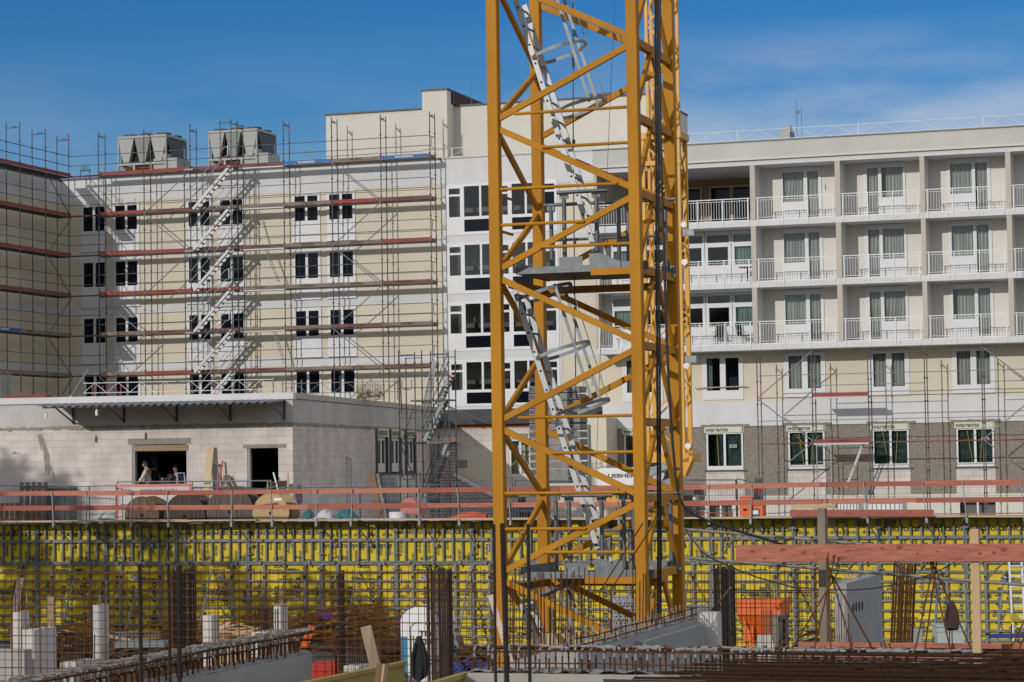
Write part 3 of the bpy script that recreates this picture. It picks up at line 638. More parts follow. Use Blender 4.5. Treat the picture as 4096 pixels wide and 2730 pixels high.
zt1 = GR.hit((3140, 503), 4)[1]
MB(GR).box(GR.hit((3131, 530), 4)[0], GR.hit((3160, 530), 4)[0], 4, 4.6, zpt - .3, zt1).build('flue', greyp, ch)
MB(GR).box(GR.hit((3117, 530), 4)[0], GR.hit((3130.6, 530), 4)[0], 4.05, 4.5, zpt - .3, zt1 - .22).build('side_flue', greyp, ch)
MB(GR).box(GR.hit((3161, 530), 4)[0], GR.hit((3169, 530), 4)[0], 4.1, 4.5, zpt - .3, zt1 - .30).build('side_vent', dkmet, ch)
for k, (xa, yt, lb) in enumerate(((3185, 400, 'thin roof aerial with a small bracket, left of the aerial pair'), (3205, 430, 'thin plain roof aerial, right of the aerial pair'))):
    u, z = GR.hit((xa, yt), 3); o = MB(GR).tube((u, 3, zpt - .2), (u, 3, z), .014, 5)
    if k == 0: o.box(u - .02, u + .12, 2.96, 3.04, z - .62, z - .50)
    tag(o.build('roof_aerial', galv_d), lb, 'aerial', 'aerials on the right roof')
for k, (xa, xb) in enumerate(((3838, 3916), (3932, 4010), (4025, 4096))):
    a, c = GR.hit((xa, 515), 5)[0], GR.hit((xb, 515), 5)[0]; zt = GR.hit((xb, (519, 513, 507)[k]), 5)[1]
    o = MB(GR).box(a, c, 5, 6, zpt - .2, zt - .06).box(a - .04, c + .04, 4.96, 6.04, zt - .06, zt)
    tag(o.build('roof_light', greyp), 'flat grey roof light behind the guardrail, %s of three at the right edge' % ('leftmost', 'middle', 'rightmost')[k], 'roof light', 'roof lights at the right edge')
# ------------------------------------------------------------------ single-storey annex of aircrete blocks
n_ = GN.hit
zat, zfb, zpb = n_((1166, 1571))[1], n_((1166, 1597))[1], n_((1166, 1694))[1]
anx = thing('annex', 'low flat-roofed annex of pale blocks under construction with two dark doorways', 'building', GN.w(0, 0, YG), GN.a)
d1 = (n_((528, 1850))[0], n_((746, 1850))[0], YG, n_((640, 1778))[1]); d2 = (n_((989, 1900))[0], n_((1114, 1900))[0], YG, n_((1050, 1793))[1])
UA, VE = -14.0, 27.0
sw = []
for xa, xb in ((285, 425), (440, 575), (612, 735)):
    sw.append((GN.hitu(px('d7', xa, 700), 0)[0], GN.hitu(px('d7', xb, 700), 0)[0], GN.hitu(px('d7', 360, 965), 0)[1], zpb - .004))
b = wall_holes(MB(GN), UA, 0, YG, zpb, 0, [d1, d2], .3)
b.box(UA, UA + .1, .02, VE, YG, zat - .02).box(UA, -.1, VE - .1, VE, YG, zat - .02).build('block_wall', block, anx)
class Sd(Fr):                                     # the side wall of the annex: u runs into the depth
    pass
GS = Fr(0, 0, 0); GS.o = GN.w(0, 0, 0); GS.e = GN.n.copy(); GS.n = -GN.e; GS.a = GN.a
wall_holes(MB(GS), 0, VE, YG, zpb, 0, sw, .3).build('side_block_wall', block, anx)
MB(GN).box(UA, .02, -.02, .2, zpb, zfb).box(-.2, .02, .2, VE, zpb, zfb).build('plaster_band', plast, anx)
MB(GN).box(UA, .06, -.09, .3, zfb, zat).build('fascia', white, anx)
MB(GN).box(-.3, .06, .3, VE, zfb + .02, zat).build('side_coping', beige, anx)
MB(GN).box(UA, -.3, .3, VE, zat - .12, zat - .06).build('roof', roofdk, anx)
rnd = random.Random(11); b = MB(GN); u = UA
while u < -.02:
    w = .06 + rnd.random() * .16; b.box(u, min(u + w, .01), -.027 - .01 * rnd.random(), .02, zpb - .05 - .06 * rnd.random(), zpb + .01 + .05 * rnd.random()); u += w
v = 0
while v < VE:
    w = .08 + rnd.random() * .2; b.box(-.05, .028 + .01 * rnd.random(), v, v + w, zpb - .04 - .05 * rnd.random(), zpb + .01 + .05 * rnd.random()); v += w
b.build('mortar_edge', mortar, anx)
def smear(pts, name='mortar_stain'):
    q = [n_(px('d5', *p)) for p in pts]; return MB(GN).prism(q, lambda a, c: (a, -.006, c), lambda a, c: (a, .002, c)).build(name, mortar, anx)
smear([(420, 530), (470, 525), (505, 620), (555, 760), (562, 850), (600, 960), (632, 1070), (590, 990), (570, 900), (552, 1000), (530, 900), (524, 1000), (503, 900), (485, 720), (470, 640), (465, 720), (445, 640), (430, 570)])
smear([(135, 745), (160, 715), (205, 745)])
for (a, c, zz, w) in ((d1[0], d1[1], d1[3], .17), (d2[0], d2[1], d2[3], .30)):
    MB(GN).box(a - .12 - .02, c + w, -.012, .25, zz, zz + (.22 if w < .2 else .13)).build('lintel', mortar, anx)
    MB(GN).box(a, a + .11, .02, .28, YG, zz - .004).build('door_jamb', conc, anx)
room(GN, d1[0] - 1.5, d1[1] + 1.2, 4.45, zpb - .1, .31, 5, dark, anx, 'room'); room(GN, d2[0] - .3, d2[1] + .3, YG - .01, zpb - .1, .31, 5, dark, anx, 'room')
rb = MB(GN)
for k in range(9):
    z = d1[3] - .05 - .022 * k; rb.tube((d1[0] + .08 + .02 * rnd.random(), -.05 + .02 * (k % 3), z), (d1[1] + .06, -.05 + .02 * (k % 3), z - .01 + .02 * rnd.random()), .016, 5)
rb.build('rolled_blind', woodp, anx)
# corrugated awning on steel brackets
aw = MB(GN); ua, uc = n_((300, 1640))[0] - .30, n_(px('d6', 1240, 150))[0]; zaw = n_(px('d6', 1240, 150))[1] + .02; AD = 2.1
aw0 = thing('corrugated_awning', 'rusty corrugated awning on brackets along the annex wall above the doorways', 'awning', GN.w(ua, 0, zaw - .8), GN.a)
nn = 150; P = [(ua - .35 + (uc - ua + .35) * k / nn, zaw + .028 * math.sin(k * 1.25)) for k in range(nn + 1)]
for k in range(nn):
    (a, z0), (c, z1) = P[k], P[k + 1]
    aw.face((a, -AD, z0 - .1), (c, -AD, z1 - .1), (c, -.02, z1 + .03), (a, -.02, z0 + .03)); aw.face((a, -AD, z0 - .115), (c, -AD, z1 - .115), (c, -.02, z1 + .015), (a, -.02, z0 + .015)); aw.face((a, -AD, z0 - .1), (c, -AD, z1 - .1), (c, -AD, z1 - .115), (a, -AD, z0 - .115))
aw.build('corrugated_sheet', mat('awning_sheet', (.30, .31, .33), .55, (.12, .12, .13), 4, .8), aw0)
for x in (825, 1395, 1985, None, None):
    pass
for p in (px('d5', 825, 300), px('d5', 1395, 300), px('d5', 1985, 290), px('d6', 625, 280), px('d6', 1230, 260)):
    u = n_(p)[0]; bb = MB(GN); bb.bar((u, -.06, zaw - .02), (u, -.06, zaw - .72), .07, .05); bb.bar((u, -.06, zaw - .66), (u, -AD + .15, zaw - .15), .045, .045); bb.bar((u, -.06, zaw - .05), (u, -AD + .1, zaw - .14), .045, .05)
    bb.build('bracket', dkmet, aw0)
MB(GN).bar((ua - .2, -AD + .12, zaw - .16), (uc, -AD + .12, zaw - .14), .05, .05).build('edge_rail', dkmet, aw0)
lab = ('white glass bottle hanging from the left end of the awning', 'white glass bottle hanging below the awning, right of the other bottle')
for k, p in enumerate((px('d5', 517, 320), px('d5', 1083, 285))):
    u, z = n_(p, -AD); o = MB(GN).path([(u, -AD, z - .10), (u, -AD, z + .04), (u, -AD, z + .045), (u, -AD, z + .08)], .05, 10).path([(u, -AD, z + .06), (u, -AD, z + .11)], .032, 8)
    o.cur = 1; o.path([(u, -AD, z + .10), (u, -AD, z + .14)], .034, 8); o.cur = 2; o.tube((u, -AD, z + .14), (u, -AD, zaw - .13), .005, 4)
    tag(o.build('hanging_bottle', [whitep, mat('bottle_cap%d' % k, (.5, .36, .02), .5), galv]), lab[k], 'bottle', 'bottles hanging from the awning')
# narrow shuttered windows in the side wall
for i, (va, vb, z0, z1) in enumerate(sw):
    w = vb - va; f = frame_mesh(GS, (va + .16 * w, vb - .10 * w, z0 + .05, z1 - .40), [(va + .26 * w, va + .5 * w, z0 + .42, z1 - .52), (va + .62 * w, vb - .16 * w, z0 + .42, z1 - .52)], .06, .12, 'window', white2, anx)
    for a, c in ((va + .26 * w, va + .5 * w), (va + .62 * w, vb - .16 * w)): pane(GS, a, c, .09, z0 + .42, z1 - .52, glassd, f)
    MB(GS).box(va + .005, va + .15 * w, -.03, .05, z0, z1 - .05).box(vb - .09 * w, vb - .005, -.03, .05, z0, z1 - .05).box(va - .05, vb + .1, -.06, .04, z0 - .06, z0 - .005).build('window_seal', roofdk, f)
    room(GS, va + .1 * w, vb - .05 * w, z0, z1, .125, .3, navy, f)
    bx = MB(GS).box(va + .15 * w, vb - .02, -.04, .2, z1 - .38, z1 - .02).build('shutter_box', lime, anx)
    t = MB(GS); letter(t, 'warema', (va + .18 * w, -.045, z1 - .33), (1, 0, 0), (0, 0, 1), .22, .2, w * .72); t.build('lettering', txgrey, bx)
pb = GN.hitu(px('d6', 1925, 1000), 0)[0]
dp = MB(GN).path([(.02, pb + .0, 5.55 + .9), (.12, pb, 6.47), (.2, pb, 6.40), (.2, pb, 6.25), (.2, pb, YG)], .075, 10)
tag(dp.build('vent_pipe', mat('pale_pipe', (.55, .55, .57), .5), smooth=True), 'pale grey bent vent pipe standing against the shaded side wall of the annex', 'pipe')
fs = MB(GN); v0 = GN.hitu(px('d6', 1392, 1210), 0)[0]; zc = GN.hitu(px('d6', 1392, 1210), 0)[1]
for r_, m_, e_ in ((.42, 0, 0), (.37, 1, .004), (.2, 0, .008)):
    fs.cur = m_; fs.face(*[(.012 + e_, v0 + 1.1 * r_ * math.sin(t * .3142), zc + r_ * .9 * math.cos(t * .3142)) for t in range(20)])
tag(fs.build('round_sign', [redp, mat('sign_blue', (.06, .10, .28), .5)]), 'small round red and blue sign on the annex side wall', 'sign')

# ------------------------------------------------------------------ low link building in front of the stairwell block
VL = -4.0; l_ = lambda x, y, v=VL: GA.hit((x, y), v)
ul0, ul1 = l_(1640, 1800)[0], l_(2352, 1800)[0]; zl = l_(1900, 1713)[1]
lk = thing('link_building', 'low building of pink blocks and cream plaster between the annex and the yellow crane', 'building', GA.w(ul0, VL, ZB), GA.a)
uw0, uw1 = l_(2035, 1800)[0], l_(2125, 1800)[0]; zwA, zwB = l_(2080, 1756)[1], l_(2080, 1905)[1]; zmb = l_(1950, 1798)[1]
wall_holes(MB(GA), ul0, ul1, zmb, zl, VL, [(uw0, uw1, zmb, zl - .25)], .25).build('block_wall', block2, lk)
wall_holes(MB(GA), ul0, ul1, ZB - .5, zmb, VL, [(uw0, uw1, zwB, zmb)], .25).box(ul0, ul1, VL + .5, -.1, ZB - .5, zl - .2).build('plaster_wall', cream, lk)
MB(GA).box(ul0, ul1, VL - .05, VL + .1, zl, zl + .16).build('edge_beam', cofr, lk)
MB(GA).hexa([(ul0 - .2, VL - .35, zl + .16), (ul1, VL - .35, zl + .16), (ul1, -.06, zl + .5), (ul0 - .2, -.06, zl + .5), (ul0 - .2, VL - .35, zl + .36), (ul1, VL - .35, zl + .36), (ul1, -.06, zl + .95), (ul0 - .2, -.06, zl + .95)]).build('roof', roofdk, lk)
h = [(uw0 + .1, (uw0 + uw1) / 2 - .05, zwB + .1, zwA - .1), ((uw0 + uw1) / 2 + .05, uw1 - .1, zwB + .1, zwA - .1)]
f = frame_mesh(GA, (uw0, uw1, zwB, zwA), h, VL + .03, VL + .1, 'window', white2, lk)
for p, q, d, e in h: pane(GA, p, q, VL + .06, d, e, glass, f)
room(GA, uw0, uw1, zwB, zwA, VL + .12, .4, MT['film2'], f); tp = MB(GA)
for j, (p, q, d, e) in enumerate(h): tp.bar((p if j == 0 else q, VL + .1, e - .2), (q if j == 0 else p, VL + .1, (d + e) / 2 + .1), .05, .01, (0, 1, 0)); tp.bar((p if j == 0 else q, VL + .1, d + .4), (q if j == 0 else p, VL + .1, d + .7), .05, .01, (0, 1, 0))
tp.build('adhesive_tape', MT['tape1'], f)
bx = MB(GA).box(uw0 - .02, uw1, VL - .05, VL + .2, zwA + .01, zwA + .30).build('shutter_box', lime, lk)
t = MB(GA); letter(t, 'warema', (uw0 + .02, VL - .055, zwA + .07), (1, 0, 0), (0, 0, 1), .17, .3, .95); t.build('lettering', txgrey, bx)
ub_ = [l_(x, 1900, VL - .35)[0] for x in (1668, 1818, 1832)]
MB(GA).box(ub_[0], ub_[1], VL - .35, VL - .01, ZB - .5, l_(1740, 1775, VL - .35)[1]).build('brick_pier', brick, lk)
MB(GA).box(ub_[0] - .1, ub_[1] + .16, VL - .45, VL - .012, l_(1740, 1775, VL - .35)[1], l_(1740, 1775, VL - .35)[1] + .30).build('pier_cap', cream, lk)
zr0, zr1 = l_(1825, 1905, VL - .6)[1], l_(1975, 1995, VL - .6)[1]; ur1 = l_(1985, 1990, VL - .6)[0]
MB(GA).prism([(ub_[0], ZB - .5), (ur1, ZB - .5), (ur1, zr1 - .1), (ub_[1] + .1, zr0), (ub_[0], zr0)], lambda a, c: (a, VL - .65, c), lambda a, c: (a, VL - .36, c)).build('ramp_wall', brick, lk)
MB(GA).bar((ub_[1] + .05, VL - .5, zr0 + .05), (ur1 + .2, VL - .5, zr1 - .08), .36, .10).build('ramp_coping', ivory, lk)
up_, zp_ = l_(*px('d7', 1262, 857), VL) if False else GA.hit(px('d7', 1262, 857), VL)
pq = MB(GA).box(up_ - .21, up_ + .21, VL - .03, VL - .001, zp_ - .17, zp_ + .17); pq.cur = 1; pq.box(up_ - .19, up_ + .19, VL - .034, VL - .03, zp_ - .15, zp_ + .15); pq.cur = 0
for k, (a, c) in enumerate(((-.09, .09), (-.05, .05), (-.11, .11))): pq.box(up_ + a, up_ + c, VL - .036, VL - .034, zp_ + .05 - .06 * k, zp_ + .07 - .06 * k)
tag(pq.build('plaque', [dkmet, greyp]), 'small dark-framed plaque on the cream wall left of the crane', 'plaque')
px0, px1 = GA.hit((2346, 1800), VL - .2)[0], GA.hit((2384, 1800), VL - .2)[0]; zpp = GA.hit((2350, 1672), VL - .2)[1]
MB(GA).box(ul1 + .004, px1 + .5, VL - .2, -.2, ZB - .5, zpp).build('end_wall', cream, lk)
MB(GA).tube((px0 + .12, VL - .3, ZB), (px0 + .12, VL - .3, zpp - .3), .06, 10).build('downpipe', galv, lk)

# ------------------------------------------------------------------ tube scaffolds
def pole(fr, root, u, v, z0, z1, r=.027, seed=0, name='standard'):
    rnd = random.Random(seed); b = MB(fr); b.tube((u, v, z0), (u, v, z1), r, 6); b.cur = 1; z = z0 + .6 + rnd.random()
    while z < z1 - .1: b.tube((u, v, z), (u, v, z + .07 + .05 * rnd.random()), r * 1.2, 6); z += 1.4 + rnd.random() * 1.3
    b.cur = 2; z = z0 + .5
    while z < z1 - .1: b.tube((u, v, z), (u, v, z + .05), r * 1.9, 6); z += 1.0
    return b.build(name, [galv_d, redp, MT['coupler']], root)
mat('coupler', (.035, .06, .05), .6); mat('mark_white', (.7, .7, .7), .5)
WORDS = {'V': ('VATRO', .13), 'P': ('POLYGONVATRO', .085)}
def toe(fr, root, a, c, v, z, m, word=None, wm=None, h=.16, seed=0, axis=0, flip=False):
    p, q = ((a, v, z + h / 2), (c, v, z + h / 2)) if axis == 0 else ((v, a, z + h / 2), (v, c, z + h / 2))
    o = MB(fr).bar(p, q, .035, h).build('toe_board', m, root)
    if word:
        t = MB(fr); s, hh = WORDS[word]; L = abs(c - a); w = text_pts(s)[2] * hh * (1.15 if word == 'V' else 1)
        x = a + L * (.30 if word == 'P' else .36); zz = z + (h - hh) / 2
        if axis == 0:
            if flip: letter(t, s, (x + w, v - .021, zz + hh), (-1, 0, 0), (0, 0, -1), hh, 0, w)
            else: letter(t, s, (x, v - .021, zz), (1, 0, 0), (0, 0, 1), hh, 0, w)
        else: letter(t, s, (v + .021, min(a, c) + .4 + w * .0, zz), (0, 1, 0), (0, 0, 1), hh, 0, w)
        t.build('lettering', wm or txdark, o)
    return o
TM = {'r': redb, 'b': brnb, 'g': gryb, 'u': blub}
VO, VI = -1.12, -.40
osF = [275, 394, 576, 761, 949, 1135, 1328, 1524, 1721]
ou = [GA.hit((x, 700), VO)[0] for x in osF]
zd0 = GA.hit((1620, 634), VO)[1]; ZD = [zd0 - 2.0 * k for k in range(6)]
sc = thing('scaffold', 'long tube scaffold with red, brown and blue toe boards before the cream wing', 'scaffold', GA.w(ou[0], VO, ZB), GA.a)
ztop = zd0 + 2.18
for i, u in enumerate(ou):
    pole(GA, sc, u, VO, ZB, ztop, .026, i); 
    if i: pole(GA, sc, u, VI, ZB, ztop - .0, .026, 40 + i)
    if i:
        MB(GA).tube((u, VO, ztop - .22), (u, VI, ztop - .22), .022).tube((u, VO + .2, ztop - .22), (u, VO + .2, ztop - .12), .03).tube((u, VO + .4, ztop - .22), (u, VO + .4, ztop - .12), .03).build('head_frame', galv_d, sc)
    for k in range(6):
        if i: MB(GA).tube((u, VO, ZD[k] - .05), (u, VI, ZD[k] - .05), .022).build('transom', galv_d, sc)
rows = [[('r',), ('r',), ('r',), ('b', 'P'), ('u', 'P', 1), ('g', 'V'), ('u', 'P', 1)],
        [('r',), ('b', 'P'), ('g', 'V'), ('g',), ('g', 'V', 2), ('r',), ('b', 'P')],
        [('r',), ('r',), ('b',), ('b', 'P'), ('g', 'V', 2), ('g', 'V'), ('r',)],
        [('r',), ('r', 'P'), ('r',), ('g', 'V'), ('g', 'V', 2), ('g', 'V'), ('b', 'P')],
        [('g', 'V'), ('b', 'P', 2), ('b', 'P'), ('g',), ('g',), ('b', 'P'), ('g', 'V')],
        [('g',), ('r',), ('b', 'P'), ('b', 'P'), ('g',), ('g', 'V'), ('b', 'P')]]
for k in range(6):
    z = ZD[k]
    MB(GA).bar((ou[0], VO + .05, z + .02), (ou[1], VO + .05, z + .02), .2, .06).build('deck', brnb, sc)
    for i in range(7):
        a, c = ou[i + 1] + .03, ou[i + 2] - .03; r = rows[k][i]
        al = i == 3 and k < 5
        dk = MB(GA).box(a, c, VO + .05, VI - .05, z - .05, z).build('deck', alu if al else gryb, sc)
        if al: MB(GA).box(a, c, VO - .02, VO + .05, z - .07, z + .0).build('deck_edge', alu, dk)
        toe(GA, sc, a, c, VO - .035, z + .0, TM[r[0]], r[1] if len(r) > 1 else None, txwhite if len(r) > 2 and r[2] == 1 else None, .17, 0, 0, len(r) > 2 and r[2] == 2)
    for i in range(8):
        a, c = ou[i], ou[i + 1]
        g = MB(GA)
        for dz in (.55, 1.03): g.tube((a, VO - .03, z + dz), (c, VO - .03, z + dz + .01), .019, 6)
        g.build('guard_rail', galv_d, sc)
def diag(seq, fr=GA, root=sc, v=VO - .06):
    for (i, k), (j, l) in zip(seq, seq[1:]):
        zk = ZD[k] if k < 6 else ZD[5] - 2 * (k - 5); zl_ = ZD[l] if l < 6 else ZD[5] - 2 * (l - 5)
        MB(fr).tube((ou[i], v, zk - .05), (ou[j], v, zl_ - .05), .025).build('brace', galv, root)
diag([(3, 0), (2, 1), (3, 2), (2, 3)]); diag([(1, 3), (2, 4), (1, 5), (2, 6)]); diag([(6, 0), (7, 1), (6, 2), (7, 3), (6, 4), (7, 5), (6, 6)])
for k in range(6):
    e = MB(GA); u = ou[8] + .03; z = ZD[k]
    e.tube((u, VO, z + 1.0), (u, VI, z + 1.0), .02).path([(u, VO + .12, z + 1.0), (u, VO + .12, z + .55), (u, VO + .2, z + .48), (u, VI - .12, z + .48), (u, VI - .05, z + .55), (u, VI - .05, z + 1.0)], .016, 5); e.build('end_guard', galv_d, sc)
    MB(GA).box(u - .02, u + .02, VO, VI, z - .02, z + .13).build('end_toe_board', gryb, sc)
# internal deck ladders
for p, q in (((1010, 860), (1040, 962)), ((1062, 990), (1115, 1130)), ((1095, 1318), (1140, 1460))):
    a = GA.hit(p, VO + .4); c = GA.hit(q, VO + .4); lo, hi = ((a, c) if a[1] < c[1] else (c, a)); lad = MB(GA)
    for s in (-.14, .14): lad.tube((lo[0], VO + .4 + s, lo[1]), (hi[0], VO + .4 + s, hi[1]), .018, 5)
    for t in range(9): f_ = (t + .5) / 9; lad.tube((lo[0] + (hi[0] - lo[0]) * f_, VO + .26, lo[1] + (hi[1] - lo[1]) * f_), (lo[0] + (hi[0] - lo[0]) * f_, VO + .54, lo[1] + (hi[1] - lo[1]) * f_), .014, 5)
    lad.build('ladder', galv, sc)
# stair tower in front of it
VT = VO - .70; tu = [GA.hit((x, 700), VT)[0] for x in (737, 925)]
st = thing('scaffold_stair_tower', 'aluminium stair tower zigzagging up the front of the long scaffold', 'stair tower', GA.w(tu[0], VT, ZB), GA.a)
for i, u in enumerate(tu): pole(GA, st, u, VT, ZB, zd0 + (1.1 if i == 0 else 2.3), .026, 70 + i); pole(GA, st, u + .05, VO - .12, ZB, zd0 + 2.3, .024, 75 + i)
MB(GA).tube((tu[1], VT, zd0 + 2.1), (tu[1] + .1, VI, zd0 + 2.1), .024).tube((tu[0] + 1.8, VT + .1, zd0 + 2.15), (tu[1], VT, zd0 + 2.15), .022).build('head_frame', galv_d, st)
pole(GA, st, tu[0] + 1.85, VT + .2, zd0 - .1, zd0 + 2.3, .022, 79)
for k in range(6):
    zt = ZD[k]; zb = zt - 2.0; ua, uc = tu[0] + .42, tu[1] - .12; s = MB(GA); al = V((ua, 0, zb + .02)), V((uc, 0, zt + .02))
    for v in (VT + .06, VO - .16): s.bar((ua, v, zb + .02), (uc, v, zt + .02), .028, .125)
    for t in range(9):
        f_ = (t + .6) / 9.6; s.box(ua + (uc - ua) * f_ - .085, ua + (uc - ua) * f_ + .085, VT + .08, VO - .18, zb + 2 * f_ - .0, zb + 2 * f_ + .025)
    fl = s.build('stair_flight', alu, st)
    h = MB(GA)
    for dz in (.55, 1.02): h.path([(ua - .35, VT, zb + dz - .02), (ua - .05, VT, zb + dz), (uc - .28, VT, zt + dz - .1), (uc - .0, VT, zt + dz - .0)], .018, 5)
    h.tube((ua - .3, VT, zb + .52), (ua - .3, VT, zb + 1.0), .016, 5).tube((uc - .05, VT, zt + .55), (uc - .05, VT, zt + 1.02), .03, 5).tube((ua + .5, VT, zb + .98), (ua + .72, VT, zb + .86), .022, 5).tube((ua + 1.2, VT, zb + 1.5), (ua + 1.42, VT, zb + 1.38), .022, 5)
    h.build('handrail', alu, fl)
    fm = (ua + uc) / 2; MB(GA).box(fm + .10, fm + .22, VT + .035, VT + .043, (zb + zt) / 2 + .10, (zb + zt) / 2 + .22).build('red_label', redp, fl)
    MB(GA).box(tu[0] - .02, ua + .1, VT, VO - .1, zt - .06, zt).build('landing', alu if k % 2 else galv_d, st)
    MB(GA).box(uc + .0, tu[1] + .1, VT, VO - .1, zt - .06, zt).build('landing', galv_d, st)
    MB(GA).box(tu[0] - .02, tu[0] + .46, VT - .02, VT + .0, zt - .08, zt + .0).build('landing_edge', redb if k % 2 else galv, st)
    MB(GA).tube((tu[0], VT, zt - .03), (tu[1], VT, zt - .03), .022).build('ledger', galv_d, st)
# scaffold on the return wing at the left edge
UO = uL + 1.15; UI = uL + .42
s2 = thing('return_scaffold', 'shaded tube scaffold with dark red decks on the return wall at the left edge', 'scaffold', GA.w(UO, -1.2, ZB), GA.a)
vv_ = [VO - 2.5 * k for k in range(4)]
for i, v in enumerate(vv_):
    if i: pole(GA, s2, UO, v, ZB, ztop - .05, .026, 90 + i)
    pole(GA, s2, UI, v, ZB, ztop - .05, .026, 95 + i)
    h = MB(GA).tube((UO, v, ztop - .3), (UI, v, ztop - .3), .022)
    for q in (.3, .5): h.tube((UO - .73 * q, v, ztop - .3), (UO - .73 * q, v, ztop - .2), .03)
    h.build('head_frame', galv_d, s2)
cl = [['r', 'r', 'r'], ['r', 'r', 'r'], ['r', 'r', 'r'], ['b', 'b', 'b'], ['g', 'gV', 'uP'], ['gV', 'g', 'g']]
for k in range(6):
    z = ZD[k]
    for i in range(3):
        v0, v1 = vv_[i], vv_[i + 1]
        MB(GA).box(UI, UO - .04, v1 + .03, v0 - .03, z - .05, z).build('deck', woodd, s2)
        c = cl[k][i]; toe(GA, s2, v1 + .03, v0 - .03, UO + .035, z, TM[c[0]], c[1] if len(c) > 1 else None, txwhite if c[0] == 'u' else None, .17, 0, 1)
        g = MB(GA)
        for dz in (.55, 1.03): g.tube((UO + .03, v0, z + dz), (UO + .03, v1, z + dz), .02, 6)
        g.build('guard_rail', galv_d, s2)
    if k < 6: MB(GA).tube((UO + .06, vv_[0] if k % 2 else vv_[1], z - .05), (UO + .06, vv_[1] if k % 2 else vv_[0], z - 2.05), .025).build('brace', galv_d, s2)
# scaffold on the right wing
VR, VRI = -.62, .12
rF = [3028, 3247, 3472, 3698, 3927, 4150]; ru = [GR.hit((x, 1500), VR)[0] for x in rF]
zrt_ = GR.hit((3247, 1396), VR)[1]; zr = [GR.hit((3360, 1587), VR)[1], GR.hit((3360, 1772), VR)[1]]
s3 = thing('scaffold', 'open tube scaffold with few decks in front of the grey wall on the right', 'scaffold', GR.w(ru[0], VR, ZB - .4), GR.a)
for i, u in enumerate(ru):
    pole(GR, s3, u, VR, ZB - .4, zrt_, .026, 120 + i); pole(GR, s3, u, VRI, ZB - .4, zrt_ - .1, .026, 130 + i)
    MB(GR).tube((u, VR, zrt_ - .25), (u, VRI, zrt_ - .25), .022).build('head_frame', galv_d, s3)
for i in range(5):
    a, c = ru[i], ru[i + 1]; g = MB(GR)
    for z in (zr[0] + .98,) + ((zr[0] + .5,) if i in (1, 2, 4) else ()) + (zr[1] + 1.0, zr[1] - 1.0) + ((zr[1] + .55,) if i in (1,) else ()): g.tube((a, VR - .03, z), (c, VR - .03, z + .01), .019, 6)
    g.build('guard_rail', galv, s3)
    for k in range(2):
        if i == 1:
            MB(GR).box(a + .03, c - .03, VR + .05, VRI - .05, zr[k] - .05, zr[k]).build('deck', gryb, s3)
            MB(GR).box(a + .03, c - .03, VR - .02, VR + .04, zr[k] - .08, zr[k]).build('deck_edge', alu, s3)
            toe(GR, s3, a + .03, c - .03, VR - .04, zr[k] + .01, redb, 'P' if k else None, None, .15)
        else: MB(GR).tube((a, VR, zr[k] + .0), (c, VR, zr[k] + .01), .028 if k else .02).build('ledger', redb if (k and i > 2) else brnb if k else galv_d, s3)
for p, q in (((3034, 1590), (3247, 1406)), ((3034, 1600), (3250, 1764)), ((3250, 1772), (3035, 1948)), ((3935, 1394), (4150, 1553)), ((4150, 1580), (3935, 1756)), ((3935, 1760), (4150, 1920))):
    a, c = GR.hit(p, VR - .06), GR.hit(q, VR - .06); MB(GR).tube((a[0], VR - .06, a[1]), (c[0], VR - .06, c[1]), .025).build('brace', galv, s3)
a, c = GR.hit((3453, 1775), VR + .3), GR.hit((3385, 1950), VR + .3); lad = MB(GR)
for s in (-.16, .16): lad.bar((a[0], VR + .3 + s, a[1]), (c[0], VR + .3 + s, c[1]), .03, .06)
for t in range(10): f_ = (t + .5) / 10; lad.tube((a[0] + (c[0] - a[0]) * f_, VR + .14, a[1] + (c[1] - a[1]) * f_), (a[0] + (c[0] - a[0]) * f_, VR + .46, a[1] + (c[1] - a[1]) * f_), .016, 5)
lad.build('ladder', alu, s3)
b = MB(GR); fa = GR.hit((3266, 1785), VR - .1); fb = GR.hit((3328, 1990), VR - .1)
for u in (fa[0], fb[0]): b.tube((u, VR - .1, fb[1]), (u, VR - .1, fa[1]), .022)
for z in (fa[1], fa[1] - .7, fa[1] - 1.4, fb[1] + .1): b.tube((fa[0], VR - .1, z), (fb[0], VR - .1, z), .02)
b.build('access_frame', alu, s3)
# stair scaffold at the corner of the annex
Z5 = 98.0; G5 = Fr((1697 - 2048) / 9671 * Z5, Z5, 18)
s5 = thing('stair_scaffold', 'free-standing grey stair scaffold at the far corner of the annex', 'scaffold', G5.w(-1, 0, YG), G5.a)
t_ = lambda x, y, v=0: G5.hit((x, y), v)
pu5 = [t_(x, 1700)[0] for x in (1598, 1662, 1726, 1797)]; z5t = t_(1660, 1400)[1]
for i, u in enumerate(pu5):
    pole(G5, s5, u, 0, YG, z5t - (.0, .1, .05, .15)[i], .026, 150 + i); pole(G5, s5, u + .03, .75, YG, z5t - (.3, .0, .1, .0)[i], .026, 160 + i)
zk5 = [t_(1700, y)[1] for y in (1600, 1770, 1900)]
for k, z in enumerate(zk5[:2]):
    MB(G5).box(pu5[0] if k else pu5[1] - .2, pu5[3], -.02, .8, z - .06, z).build('landing', dkmet if k == 0 else galv_d, s5)
for z in (zk5[0] + 1.0, zk5[0] + .5, zk5[1] + 1.0, zk5[1] + .5, zk5[2]):
    g = MB(G5).tube((pu5[0], -.03, z), (pu5[3 if z > zk5[0] else 2], -.03, z), .02); g.build('guard_rail', galv_d, s5)
